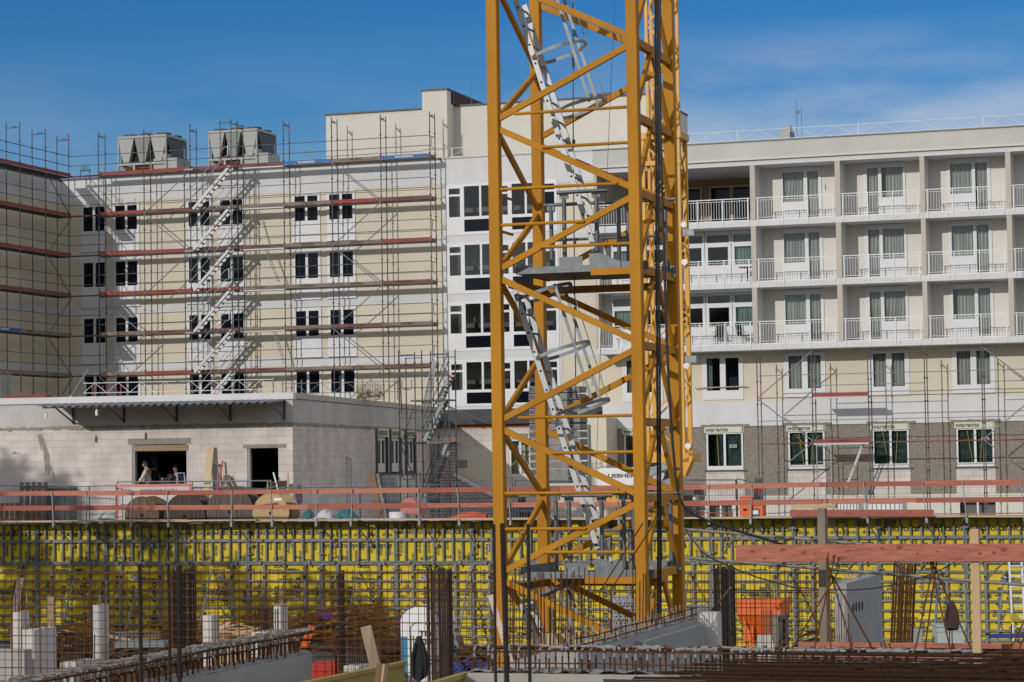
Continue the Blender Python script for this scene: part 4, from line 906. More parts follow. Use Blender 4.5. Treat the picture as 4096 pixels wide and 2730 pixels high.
for z in (z5t - .2,):
    for a, c in ((0, 1), (2, 3)): MB(G5).tube((pu5[a], 0, z), (pu5[c], 0, z), .02).tube((pu5[a], .75, z - .1), (pu5[c], .75, z - .1), .02).build('head_frame', galv_d, s5)
for (ua, za), (uc, zc) in (((pu5[1] + .3, zk5[1]), (pu5[3] - .25, zk5[0])), ((pu5[1] + .25, 4.3), (pu5[3] - .15, zk5[1] - .05)), ((pu5[2] + .2, zk5[0] - .2), (pu5[3] + .0, zk5[0] + 1.0))):
    s = MB(G5)
    for v in (.08, .62): s.bar((ua, v, za), (uc, v, zc), .035, .13)
    for t in range(8):
        f_ = (t + .6) / 8.4; s.box(ua + (uc - ua) * f_ - .08, ua + (uc - ua) * f_ + .08, .1, .6, za + (zc - za) * f_, za + (zc - za) * f_ + .035)
    fl = s.build('stair_flight', galv, s5); MB(G5).tube((ua, 0, za + .9), (uc, 0, zc + .9), .02).tube((ua, 0, za + .5), (uc, 0, zc + .5), .02).build('handrail', galv_d, fl)
for k, (p, q) in enumerate((((1604, 1790), (1656, 1630)), ((1606, 1780), (1660, 1920)), ((1610, 1655), (1600, 1450)))):
    a, c = t_(*p), t_(*q); MB(G5).tube((a[0], -.06, a[1]), (c[0], -.06, c[1]), .022).build('brace', galv_d, s5)
for x0, x1, y in ((1675, 1712, 1683), (1748, 1786, 1683), (1610, 1648, 1520), (1682, 1722, 1890), (1612, 1652, 1880)):
    a, c = t_(x0, y), t_(x1, y); MB(G5).path([(a[0], -.05, a[1]), (a[0], -.05, a[1] - .32), (a[0] + .06, -.05, a[1] - .4), (c[0] - .06, -.05, c[1] - .4), (c[0], -.05, c[1] - .32), (c[0], -.05, c[1])], .016, 5).build('end_guard', galv_d, s5)
tb = MB(G5)
for k in range(7): tb.tube((pu5[2] - .5 + .05 * k, .3 + .05 * (k % 3), zk5[0] - .3), (pu5[2] - .1 + .03 * k, .45, z5t - .55 + .05 * (k % 4)), .022, 6)
tag(tb.build('tube_bundle', alu), 'bundle of loose aluminium tubes leaning inside the stair scaffold', 'tubes')
for k, (p, q) in enumerate((((1770, 1615), (1902, 1694)), ((1780, 1620), (1945, 1692)))):
    a, c = GA.hit(p, VL - 2.2), GA.hit(q, VL - .7); MB(GA).tube((a[0], VL - 2.2, a[1]), (c[0], VL - .7, c[1]), .024).build('raking_brace', galv, s5)
# ------------------------------------------------------------------ rooftop chillers
def chiller(xa, xb, ytop, ybot, label):
    v = 4.0; a, zt = GA.hit((xa, ytop), v); c, zb = GA.hit((xb, ybot), v); L = c - a; H = zt - zb; D = 2.5
    G = Fr(*GA.w(a, v, 0).xy, 18.0)
    r = thing('roof_chiller', label, 'chiller', G.w(0, 0, zb), G.a, 'chillers on the roof')
    z1 = zb + H * .36
    MB(G).box(0, L, .0, D, zt - .14, zt).box(0, .10, 0, .1, zb, zt - .14).box(L - .1, L, 0, .12, z1 - .1, zt - .14).box(L - .1, L, D - .1, D, z1 - .1, zt - .14).box(0, .1, D - .1, D, zb, zt - .14).build('casing', greyp, r, bevel=.03)
    MB(G).box(.06, L - .12, .35, D - .1, z1 + .05, zt - .15).build('core', dark, r)
    for k in range(3):
        x0, x1 = .03 + k * L / 3, .03 + (k + 1) * L / 3 - .03; dz = (x1 - x0) * .33
        MB(G).prism([(x0 + .02, zt - .15), (x1 - .01, zt - .15), (x1 - dz, z1 + .02), (x0 + dz, z1 + .02)], lambda p, q: (p, .02 + .0 * k, q), lambda p, q: (p, .34, q)).build('side_panel', greyp if k != 1 else greyd, r)
        for j in range(2): MB(G).disc((x0 + L / 6, D * (.25 + .5 * j), zt + .06), (0, 0, 1), L / 7.2, .12, 20).build('fan', dkmet, r)
    gr = MB(G)
    for k in range(14): gr.box(L - .11 + .12, L + .025, .2 + k * (D - .4) / 14, .22 + k * (D - .4) / 14, z1 + .1, zt - .3)
    MB(G).prism([(.14, zt - .18), (D - .14, zt - .18), (D - .75, z1 + .02), (.75, z1 + .02)], lambda p, q: (L - .05, p, q), lambda p, q: (L + .005, p, q)).build('coil', dkmet, r)
    fb = MB(G).box(0, L, .0, .1, z1 - .1, z1).box(0, L, D - .1, D, z1 - .1, z1).box(0, .1, .1, D - .1, z1 - .1, z1).box(L - .1, L, .1, D - .1, z1 - .1, z1)
    fb.build('base_frame', greyp, r)
    for x in (.0, L * .32, L * .66, L - .1):
        for y in (0, D - .1): MB(G).box(x, x + .1, y, y + .1, zb, z1 - .1).build('leg', greyp, r)
    MB(G).box(L * .72, L + .55, .1, 1.6, zb + .0, z1 + .18).box(L * .80, L + .0, .05, 1.5, z1 + .18, z1 + .42).build('control_cabinet', greyp, r)
    p = MB(G)
    for k in range(4): p.tube((.2, .3 + .25 * k, z1 - .2 - .05 * k), (L * .7, .3 + .25 * k, z1 - .2 - .05 * k), .045, 8)
    p.build('pipe', cofr, r)
chiller(469, 666, 548, 708, 'grey V-sided chiller on the roof at the left, the farther left of the two')
chiller(831, 1030, 525, 690, 'grey V-sided chiller on the roof beside the stair tower, the right one of the two')
MB(GA).box(GA.hit((1000, 660), 1)[0], GA.hit((1105, 660), 1)[0], 1.0, 1.4, zroof, GA.hit((1050, 664), 1)[1])
u, z = GA.hit((320, 685), .6)
o = MB(GA).box(u, u + .6, .55, .65, z - .03, z + .03).tube((u + .03, .6, zroof), (u + .03, .6, z), .02).tube((u + .55, .6, zroof), (u + .55, .6, z), .02)
for k in range(3): o.path([(u + .1 + .16 * k, .6, z + .03), (u + .06 + .16 * k, .6, z + .2), (u + .14 + .16 * k, .6, z + .28), (u + .2 + .16 * k, .6, z + .16), (u + .16 + .16 * k, .6, z + .03)], .014, 5)
tag(o.build('roof_bracket', dkmet), 'small dark metal bracket with curled hooks on the roof edge near the left corner', 'bracket')
u, z = GA.hit((1240, 640), 1.5); a = GA.hit((1166, 650), 1.5)[0]; c = GA.hit((1300, 650), 1.5)[0]
o = MB(GA).box(a, c, 1.5, 3, zroof + .05, zroof + .45); o.cur = 1; o.box(a - .1, c + .1, 1.4, 3.1, zroof + .45, zroof + .56); o.cur = 0
o.box(a - .9, a - .05, 1.2, 2.2, zroof + .05, zroof + .4)
tag(o.build('duct_box', [alu, MT['teal_sheeting'] if False else bluep]), 'low shiny metal duct box with blue lid behind the blue toe board', 'duct')
u, z = GA.hit(px('c2', 548, 735), .9)
o = MB(GA).tube((u, .9, zroof), (u, .9, z + .05), .012, 5)
for s in (-1, 1): o.path([(u, .9, z - .05), (u + s * .10, .9, z + .02), (u + s * .13, .9, z + .14), (u + s * .05, .9, z + .20), (u + s * .03, .9, z + .13)], .018, 6)
tag(o.build('scroll_bracket', mat('gilt', (.40, .26, .05), .5)), 'small gilt scroll ornament on a thin stem above the duct box', 'ornament')
# ------------------------------------------------------------------ the big yellow tower crane mast
GK = Fr((1990 - 2048) / 9671 * 33.0, 33.0, 18); SK = 1.983
kz0, kst = 8.76, 1.03
ck = thing('tower_crane', 'large yellow lattice tower crane mast with inside ladders, in the middle foreground', 'crane', GK.w(SK / 2, SK / 2, 1.6), GK.a)
LW = .155; h2 = LW / 2
for u, v in ((0, 0), (SK, 0), (SK, SK), (0, SK)):
    b = MB(GK).box(u - h2, u + h2, v - h2, v + h2, 1.6, 14.6)
    lg = b.build('mast_leg', yel, ck, bevel=.012)
J = range(-5, 6)
def zz_(j): return kz0 + kst * j
def kdiag(p, q, w=.055, h=.085): return MB(GK).bar(p, q, w, h, (0, 0, 1)).build('mast_diagonal', yel, ck, bevel=.006)
for j in J:                                       # front and back zigzags: even levels meet the left legs, odd levels the right legs
    for v in (0, SK):
        l, r_ = (h2 - .01, SK - h2 + .01) if j % 2 == 0 else (SK - h2 + .01, h2 - .01)
        kdiag((l, v, zz_(j) + .075), (r_, v, zz_(j + 1) - .075))
    f0, f1 = (h2, SK - h2) if j % 2 == 0 else (SK - h2, h2)       # left face zigzag
    kdiag((0, f0, zz_(j) + .06), (0, f1, zz_(j + 1) - .06))
    # right face: a horizontal at every level and a chevron below it
    MB(GK).box(SK - .045, SK + .045, h2, SK - h2, zz_(j) - .055, zz_(j) + .055).build('mast_horizontal', yel, ck, bevel=.006)
    for sv in (-1, 1):
        MB(GK).bar((SK, SK / 2 + sv * .10, zz_(j + 1) - .05), (SK, SK / 2 + sv * (SK / 2 - h2 - .02), zz_(j) + .09), .05, .10, (0, 0, 1)).build('chevron_brace', yel, ck, bevel=.006)
    MB(GK).box(SK - .02, SK + .052, SK / 2 - .2, SK / 2 + .2, zz_(j) - .12, zz_(j) + .05).build('gusset', yel, ck)
# thin fall-guard tubes between leg and diagonal on the front
def zl(y, x=1990, Y=33.0): return at((x, y), Y).z
def on_diag(z):
    j = math.floor((z - kz0) / kst); t = (z - zz_(j)) / kst; return t * SK if j % 2 == 0 else (1 - t) * SK
for y, side in ((429, 'R'), (571, 'R'), (761, 'L'), (904, 'L'), (974, 'R'), (1662, 'R'), (1808, 'R'), (1975, 'L'), (2117, 'L'), (2208, 'R')):
    z = zl(y) if side == 'L' else zl(y, 2552, 32.39)
    u = max(.3, min(SK - .2, on_diag(z)))
    b = MB(GK)
    if side == 'L': b.path([(h2 - .01, -.03, z), (h2 + .05, -.05, z), (u, -.045, z + .0)], .022, 8)
    else: b.path([(u, -.045, z), (SK - h2 - .05, -.05, z), (SK - h2 + .01, -.03, z)], .022, 8)
    b.build('guard_tube', yel, ck, smooth=True)
    if side == 'L':
        MB(GK).path([(-.02, h2, z - .05), (-.03, SK * .42, z - .05)], .02, 8).build('guard_tube', yel, ck)
for z, u0q in ((at((2460, 1086), 32.5).z, 1.35), (at((2460, 2322), 32.5).z, 1.2)):
    MB(GK).box(u0q, SK - h2, -.03, .03, z - .045, z + .045).build('platform_bearer', yel, ck)
    MB(GK).box(.1, .2, .2, SK - .2, z - .16, z - .06).box(.1, SK - .1, SK - .4, SK - .3, z - .16, z - .06).build('platform_bearer', yel, ck)
# resting platforms with railings
def platform(yF, yR):
    z = at((2300, yF), 33.3).z; zr_ = at((2270, yR), 33.2).z
    pl = thing if False else None
    t = MB(GK).box(.22, SK + .02, .22, SK - .25, z - .03, z)
    for k in range(46): t.box(.24 + k * .038, .262 + k * .038, .215, .235, z - .034, z - .004)
    p = t.build('platform', galv_d, ck)
    k_ = MB(GK).box(.22, 1.45, .17, .18, z - .04, z + .05).box(.22, .23, .18, SK - .25, z - .04, z + .12).box(1.0, SK + .1, SK - .26, SK - .25, z - .04, z + .12).box(.85, 1.18, .162, .169, z + .0, z + .17)
    k_.prism([(1.28, z), (1.28, z + .22), (1.4, z + .22), (1.72, z + .08), (1.72, z - .04), (1.28, z - .04)], lambda a, c: (a, .15, c), lambda a, c: (a, .16, c))
    k_.box(1.45, SK + .12, .17, .18, z - .04, z + .08)
    k_.build('kick_plate', MT.get('kick_steel') or mat('kick_steel', (.17, .185, .20), .5, (.10, .11, .125), 7, .6, 0, metal=.3, spots=((.27, .285, .30), 9, .62)), p)
    vb = SK - .30
    for v_, us_ in ((.2, (.92, 1.38)), (vb, (.28, 1.28, 1.42, SK - .02))):
        r = MB(GK)
        for u in us_: r.tube((u, v_, z - .02), (u, v_, zr_ - .0), .03, 10).box(u - .06, u + .06, v_ - .02, v_ + .02, zr_ - .09, zr_ - .02)
        r.tube((us_[0] - .1, v_, zr_), (us_[-1] + .16, v_, zr_), .026, 10)
        if v_ == vb: r.tube((.28, vb, (z + zr_) / 2 + .02), (SK, vb, (z + zr_) / 2 + .02), .02, 8)
        r.build('platform_railing', mat('rail_steel%d' % int(v_ * 100 + yF), (.15, .165, .18), .5, (.10, .11, .12), 6, .6, 0, metal=.4), p, smooth=True)
platform(1088, 780); platform(2297, 1982)
# aluminium ladders with safety hoops
LV0, LV1 = .62, 1.03
def ladder(pt, pb, hoops, straps):
    a = GK.hit(pt, LV0); c = GK.hit(pb, LV0); A = V((a[0], 0, a[1])); B = V((c[0], 0, c[1])); d = (B - A).normalized(); L = (B - A).length
    pr = V((-d.z, 0, d.x)) if (-d.z) > 0 else V((d.z, 0, -d.x))
    b = MB(GK)
    for v in (LV0, LV1): b.bar(A + V((0, v, 0)), B + V((0, v, 0)), .028, .078, pr)
    ld_ = b.build('ladder', alu, ck, bevel=.004)
    r = MB(GK); n = int(L / .28); sk_ = MB(GK)
    for k in range(n):
        p = A + d * (.12 + k * .28); r.tube(p + V((0, LV0 + .02, 0)), p + V((0, LV1 - .01, 0)), .016, 8)
        q = p + V((0, LV0 - .0155, 0)); sk_.bar(q - d * .014, q + d * .014, .002, .028, pr)
    r.build('rungs', galv, ld_); sk_.build('rung_sockets', dark, ld_)
    hp = MB(GK); vc = (LV0 + LV1) / 2
    def strip(pts, w, th, dirv):
        for p, q in zip(pts, pts[1:]): hp.bar(p, q, th, w, dirv)
    for (hx, hy) in hoops:
        g_ = GK.hit((hx, hy), LV0); C = V((g_[0], 0, g_[1])); pts = []
        for t in range(15):
            th = math.pi * (-.5 + t / 14); pts.append(C + pr * (.30 + .44 * math.cos(th)) + V((0, vc + .36 * math.sin(th), 0)))
        pts = [C + V((0, LV0 - .02, 0))] + [C + pr * .10 + V((0, vc - .34, 0))] + pts + [C + pr * .10 + V((0, vc + .34, 0))] + [C + V((0, LV1 + .02, 0))]
        strip(pts, .048, .006, d)
    if straps:
        t0, t1 = straps
        for th in (-.27, .02, .30):
            off = pr * (.30 + .43 * math.cos(math.pi * th)) + V((0, vc + .36 * math.sin(math.pi * th), 0))
            hp.bar(A + d * (L * t0) + off, A + d * (L * t1) + off, .045 if th != .02 else .03, .006, pr if th == .02 else (0, 1, 0))
    hp.build('safety_cage', galv, ld_)
ladder((2062, 0), (2403, 1075), [px('c3', 528, 538), px('c3', 700, 1055)], (-.05, .44))
ladder((2056, 1148), (2424, 2302), [px('c4', 400, 1200), px('g1', 565, 165), px('g1', 745, 690)], (.04, .44))
ladder((2085, 2415), (2240, 2800), [px('g6', 430, 835)], (.03, .9))
# supply cables on the right face, wires inside
cb = MB()
for k, dx in enumerate((-13, -9, -4, 0)):
    cb.path([at((x + dx, y), 32.6 + .01 * k) for x, y in ((2633, -60), (2632, 200), (2634, 450), (2636, 700), (2636, 1000), (2640, 1363), (2641, 1700), (2643, 2100), (2644, 2500))], (.009, .009, .008, .012)[k], 6)
cb.build('thin_cables', blk, ck)
w_ = MB()
for pts, r in (([(2292, 0), (2293, 600), (2297, 1000), (2300, 1300), (2303, 1560)], .009), ([(2459, 0), (2440, 420), (2420, 900), (2398, 1500), (2384, 1900)], .004), ([(2300, 1560), (2310, 1600)], .02), ([(2291, 230), (2293, 270)], .022), ([(2295, 560), (2295, 580)], .025), ([(2299, 960), (2299, 980)], .025), ([(2301, 1228), (2301, 1250)], .025)):
    w_.path([at(p, 33.9) for p in pts], r, 6)
w_.build('wire_ropes', dkmet, ck)
# ------------------------------------------------------------------ the small self-erecting crane behind it
Z2 = 80.2; G2 = Fr((2585 - 2048) / 9671 * Z2, Z2, 18); q_ = lambda x, y, v=0: G2.hit((x, y), v)
sk = thing('mobile_tower_crane', 'smaller yellow self-erecting crane with stacked counterweights behind the big mast', 'crane', G2.w(0, 0, 4.0), G2.a)
W2_ = q_(2723, 1200)[0]; zt2 = q_(2700, 527)[1]; zb2 = q_(2700, 1815)[1]
def mast(u0_, u1_, v0, v1, z0, z1, lw, step, name):
    b = MB(G2); 
    for u in (u0_, u1_):
        for v in (v0, v1): b.box(u - lw, u + lw, v - lw, v + lw, z0, z1)
    b.build(name + '_legs', yel2, sk)
    n = int((z1 - z0) / step); d_ = MB(G2); rg = MB(G2)
    for k in range(n):
        za, zb = z0 + k * step, z0 + (k + 1) * step; s = k % 2
        for v in (v0, v1): d_.bar((u0_ if s else u1_, v, za), (u1_ if s else u0_, v, zb), .05, .05)
        for u in (u0_, u1_): d_.bar((u, v0 if s else v1, za), (u, v1 if s else v0, zb), .05, .05)
        for t in range(3): rg.tube((u1_ - .35, v1 - .3, za + step * t / 3), (u1_ - .35, v1 - .02, za + step * t / 3), .012, 4)
    d_.build(name + '_lacing', yel2, sk)
    for x in (0, .28): rg.tube((u1_ - .35, v1 - .3 + x, z0), (u1_ - .35, v1 - .3 + x, z1), .018, 5)
    rg.build(name + '_ladder', alu, sk)
mast(0, W2_, 0, W2_ * .8, zb2, zt2, .07, 1.15, 'outer_mast')
mast(.16, W2_ - .16, .16, W2_ * .8 - .14, zt2 - 3, zt2 + 9, .05, .95, 'inner_mast')
MB(G2).box(-.12, W2_ + .12, -.12, W2_ * .8 + .12, zt2 - .22, zt2).box(-.1, W2_ + .1, -.1, -.02, zt2 - 1.1, zt2 - .95).build('mast_collar', yel2, sk)
for y in (900, 1050, 1465, 1785):
    z = q_(2740, y)[1]; MB(G2).disc((W2_ + .18, -.1, z), (0, 1, 0), .10, .06, 14).build('cable_roller', whitep, sk)
for y in (930, 1437): z = q_(2745, y)[1]; MB(G2).box(W2_ + .12, W2_ + .5, -.05, .1, z - .12, z + .1).build('floodlight', galv, sk)
MB(G2).box(-.2, W2_ + .25, -.3, 1.4, q_(2700, 1850)[1], zb2).build('slewing_head', yel2, sk)
MB(G2).prism([(W2_ - .1, q_(2700, 1850)[1] + .0), (W2_ + .36, zb2 - .05), (W2_ + .36, zb2 - .2), (W2_ + .1, q_(2700, 1905)[1]), (W2_ - .3, q_(2700, 1905)[1])], lambda a, c: (a, -.3, c), lambda a, c: (a, .2, c)).build('mast_foot', yel2, sk)
zdk = q_(2300, 1945)[1]
MB(G2).bar((W2_ * .9, -.2, q_(2700, 1840)[1]), (-.6, -.2, zdk + .1), .25, .25).bar((-.2, .4, 3.6), (.9, .4, q_(2700, 1850)[1]), .4, .4).build('support_strut', galv, sk)
uc0 = q_(2118, 1800)[0]; uc1 = q_(2310, 1800)[0]; uh0 = q_(2403, 1900)[0]; uh1 = q_(2575, 1900)[0]
MB(G2).box(uc0 - .1, W2_ + .3, .1, 1.3, zdk - .35, zdk).build('slewing_deck', dkmet, sk)
MB(G2).box(-1.1, 1.1, -.2, 1.6, 3.2, zdk - .36).build('undercarriage', dkmet, sk)
zc0, zc1 = q_(2130, 1938)[1], q_(2130, 1546)[1]; nb = 13; hb = (zc1 - zc0) / nb
rnd = random.Random(5)
for k in range(nb):
    z = zc0 + k * hb; dx = rnd.uniform(-.015, .015)
    c_ = MB(G2).box(uc0 + dx, uc0 + 1.35, .0 - dx, 1.25, z + .02, z + hb).box(uc0 + 1.36, uc1, .35, 1.2, z + .03, z + hb - .02).build('ballast_block', ball, sk, bevel=.02)
    t = MB(G2); letter(t, 'NUXVHA', (uc0 + .03 + dx, -.004 - dx, z + .07), (1, 0, 0), (0, 0, 1), hb * .6, .0, .50); t.build('lettering', blk, c_)
    if k % 2: MB(G2).path([(uc1 - .45, .33, z + .06), (uc1 - .45, .2, z + .06), (uc1 - .2, .2, z + .06), (uc1 - .2, .33, z + .06)], .018, 5).build('lifting_eye', galv, c_)
MB(G2).path([(uc0 + 1.9, .1, zc1 - .05), (uc0 + 1.9, .1, zc1 + .22), (uc0 + 2.2, .1, zc1 + .22), (uc0 + 2.2, .1, zc1 - .05)], .02, 5).build('lifting_eye', galv, sk)
zh1 = q_(2450, 1873)[1]; zh0 = q_(2450, 1944)[1]
hs_ = MB(G2).prism([(uh0, zh0), (uh1, zh0), (uh1, zh1), (uh0 + .10, zh1), (uh0, zh1 - .12)], lambda a, c: (a, -.45, c), lambda a, c: (a, 1.1, c)).build('machine_house', whitep, sk, bevel=.03)
t = MB(G2); letter(t, 'LIEBHERR', (uh0 + .38, -.455, zh0 + .27), (1, 0, 0), (0, 0, 1), .13, 0, 1.08); t.build('lettering', blk, hs_)
yb_ = MB(G2).box(uh0 + .02, uh0 + 1.35, -.44, .6, q_(2450, 2012)[1], q_(2450, 1980)[1] + .02).build('cabinet', yel2, sk)
t = MB(G2); letter(t, '81 K', (uh0 + .22, -.446, q_(2450, 1994)[1]), (1, 0, 0), (0, 0, 1), .13, 0, .62); t.build('lettering', blk, yb_)
MB(G2).box(uh0 + 1.4, uh1 + .2, -.4, .9, q_(2450, 2010)[1], zh0 - .05).build('winch', dkmet, sk)

# ------------------------------------------------------------------ yellow wall formwork at the back of the pit
p_ = lambda x, y, v=0: GP.hit((x, y), v)
fu0, fu1 = p_(153, 2300)[0], p_(3866, 2300)[0]; FP = (fu1 - fu0) / 12; zfm = p_(2048, 2250)[1]
zft = zfm + 1.36; zfb = zfm - 2.7
rnd = random.Random(21)
def doka(b, x, z, h, rot, v):
    ax = {0: ((1, 0, 0), (0, 0, 1)), 1: ((0, 0, 1), (-1, 0, 0)), 2: ((-1, 0, 0), (0, 0, -1)), 3: ((0, 0, -1), (1, 0, 0)), 4: ((.7, 0, .7), (-.7, 0, .7))}[rot]
    letter(b, 'doka', (x, v, z), ax[0], ax[1], h, .18, h * 3.1)
F0 = Fr(0, 0, 0)
def make_panel(upper, seed):
    rnd = random.Random(seed); w = FP - .012; H = (1.36 if upper else 2.69); z0 = 0
    # built in a local grid and moved by its Empty
    root = thing('formwork_panel', 'x', 'formwork panel', (0, 0, 0), 0, 'upper row of yellow formwork panels' if upper else 'lower row of yellow formwork panels')
    RM[root.name] = Matrix.Identity(4)
    MB(F0).box(.03, w - .03, 0, .018, .03, H - .03).build('plywood', ply, root)
    fr_ = MB(F0); D = -.12
    fr_.box(0, .055, D, .02, 0, H).box(w - .055, w, D, .02, 0, H).box(.055, w - .055, D, .02, 0, .05).box(.055, w - .055, D, .02, H - .05, H)
    if upper:
        for k in range(1, 8): x = w * k / 8; fr_.box(x - .03, x + .03, D + .015, 0, .05, H - .05)
    else:
        for k in range(1, 9): z = H * k / 9; fr_.box(.055, w - .055, D + .02, 0, z - .034, z + .034)
    fr_.build('frame', formst, root)
    wm_ = mat('waler_steel%d%d' % (upper, seed), (.17, .18, .18), .5, (.11, .115, .12), 4, .6, 0, metal=.3)
    if upper: MB(F0).box(.055, w - .055, D - .012, D + .012, .70, .80).build('waler', wm_, root)
    else:
        for x in (.22 * w, .78 * w): MB(F0).box(x - .045, x + .045, D - .012, D + .022, .05, H - .05).build('waler', wm_, root)
    if 0: wl.build('waler', formst if not upper else mat('waler_steel%d' % seed, (.24, .25, .25), .45, (.15, .16, .165), 4, .6, 0, metal=.5), root)
    ho = MB(F0)
    if upper:
        for x in (.22 * w, .78 * w): ho.disc((x, D - .016, .75), (0, 1, 0), .04, .01, 10)
    else:
        for x in (.22 * w, .78 * w):
            for z in (.5, 2.22): ho.disc((x, D - .016, z), (0, 1, 0), .045, .01, 10)
    ho.build('tie_holes', dark, root)
    cl_ = MB(F0)
    for z in ((.3, 1.05) if upper else (.15, .9, 1.8, 2.5)): cl_.box(w - .10, w + .11, D - .05, D - .002, z - .03, z + .03).box(w - .03, w + .04, D - .08, D - .05, z - .05, z + .05)
    if upper:
        for x in (.18 * w, .5 * w, .85 * w): cl_.box(x - .025, x + .025, D - .06, D - .002, -.11, .11).box(x - .05, x + .05, D - .08, D - .06, -.03, .03)
    cl_.build('clamp', mat('clamp%d%d' % (upper, seed), (.22, .225, .21), .6, (.13, .12, .10), 9, .6), root)
    t = MB(F0); vz = -.004
    if upper:
        big = seed % 2
        for k in range(5): doka(t, .06 + k * w / 5.05, .92, .205, 0 if big else 2, vz) if big else doka(t, .5 + k * w / 5.3, .62, .19, 2, vz)
        for k in range(7): doka(t, .16 + k * w / 7.4 + rnd.uniform(-.04, .1), rnd.choice((.12, .16, 1.18)), .125, rnd.choice((0, 2, 0)), vz)
        for k in range(8): doka(t, .2 + k * w / 8.2, rnd.choice((.22, .4, .3)), .12, rnd.choice((1, 3)), vz)
        if not big:
            for k in range(5): doka(t, .1 + k * w / 5.2, .86, .12, 0, vz)
    elif seed % 4 == 3:
        for k in range(26): doka(t, rnd.uniform(.1, w - .4), rnd.uniform(.1, H - .4), .055, 4, vz)
    else:
        for x, h in ((.36 * w, .22), (.66 * w, .25), (.74 * w, .14), (.48 * w, .15), (.13 * w, .16), (.93 * w, .15)):
            z = .1 + rnd.random() * .3
            while z < H - .5: doka(t, x + h * .5, z, h, 1 if rnd.random() < .5 else 1, vz); z += h * 3.1 + rnd.uniform(.15, .5)
        for k in range(14): doka(t, rnd.uniform(.1, w - .5), .08 + rnd.randrange(9) * H / 9 + rnd.random() * .06, rnd.choice((.13, .14, .17)), rnd.choice((0, 2)), vz)
    t.build('lettering', pnltext, root)
    return root
protoU = [make_panel(True, k) for k in (1, 2, 3)]; protoL = [make_panel(False, k) for k in (0, 1, 2, 3)]
usedU, usedL = set(), set()
pos = ['leftmost'] + [ORD[k] + ' from the left' for k in range(1, 12)] + ['second from the right', 'rightmost']
for i in range(-1, 13):
    u = fu0 + i * FP
    for upper in (True, False):
        k = (i * 7 + 3) % 3 if upper else (0, 1, 2, 0, 1, 2, 1, 0, 2, 3, 0, 2, 1, 2)[i + 1]
        pr_ = protoU[k] if upper else protoL[k]; us_ = usedU if upper else usedL
        L = 'yellow formwork panel with %s ribs, %s in the %s row' % ('upright' if upper else 'level', pos[i + 1], 'upper' if upper else 'lower')
        loc = GP.w(u + .006, 0, zfm + .005 if upper else zfb)
        if k not in us_: us_.add(k); o = pr_; o.location = loc; o.rotation_euler = (0, 0, GP.a); o['label'] = L; RM[o.name] = (Matrix.Translation(loc) @ Matrix.Rotation(GP.a, 4, 'Z')).inverted()
        else: o = dup(pr_, loc, GP.a, L)
        if rnd.random() < .55:
            s = MB(GP); a = u + .35 + rnd.random() * 1.5; z = (zfm + .95 if rnd.random() < .5 else zfm + .35) if upper else zfb + 2.17; ww, hh = (.07, .26) if upper else (.24, .12)
            s.box(a, a + ww, -.012, -.006, z, z + hh); c = s.build('sticker', blued, None); c.parent = o; c.matrix_parent_inverse = (Matrix.Translation(loc) @ Matrix.Rotation(GP.a, 4, 'Z')).inverted()
            t = MB(GP)
            if upper: t.box(a + .015, a + .03, -.0145, -.0125, z + .03, z + hh - .04)
            else: t.box(a + .02, a + .14, -.0145, -.0125, z + .07, z + .095).box(a + .08, a + .22, -.0145, -.0125, z + .03, z + .05)
            c2 = t.build('sticker_print', txwhite, None); c2.parent = c
for p in protoU + protoL:
    pass
# working platform with red boards along the top of the formwork
VRL = -.92
pf = thing('platform_guardrail', 'plank walkway with two lines of red guard boards along the top of the yellow formwork', 'guardrail', GP.w(0, VRL, 4.0), GP.a)
def lerp(tab, x):
    for (a, b), (c, d) in zip(tab, tab[1:]):
        if x <= c or (c, d) == tab[-1]: return b + (d - b) * (x - a) / (c - a)
upT = [(0, 1975), (800, 1971), (1236, 1966), (1686, 1962), (2336, 1955), (2779, 1950), (3136, 1946), (3296, 1939), (3867, 1932), (4096, 1930)]
loT = [(0, 2034), (671, 2031), (1236, 2028), (1686, 2023), (2336, 2019), (2779, 2014), (3296, 2006), (3653, 2002), (4096, 1998)]
plT = [(0, 2088), (1024, 2083), (1960, 2079), (2900, 2074), (3400, 2070), (4096, 2067)]
pinks = [pink, mat('red_board_b', (.42, .13, .088), .8, (.24, .065, .042), 2.2, .5, .3, 14, stretch=(.5, 6, 14), detail=9), mat('red_board_c', (.55, .22, .15), .8, (.36, .115, .075), 2.2, .5, .3, 14, stretch=(.5, 6, 14), detail=9)]
rnd = random.Random(9)
for tab, brk in ((upT, (-90, 205, 560, 900, 1240, 1680, 2230, 2806, 3275, 3700, 4170)), (loT, (-90, 500, 870, 1238, 1700, 2060, 2500, 2806, 3284, 3670, 4170))):
    for k in range(len(brk) - 1):
        a, c = p_(brk[k], lerp(tab, brk[k]), VRL), p_(brk[k + 1], lerp(tab, brk[k + 1]), VRL); dv = -.012 if k % 2 else .014
        MB(GP).bar((a[0] - .04, VRL + dv, a[1]), (c[0] + .04, VRL + dv, c[1] + rnd.uniform(-.012, .012)), .026, .155 + rnd.uniform(-.006, .01)).build('guard_board', pinks[(k * 2 + (tab is loT)) % 3], pf)
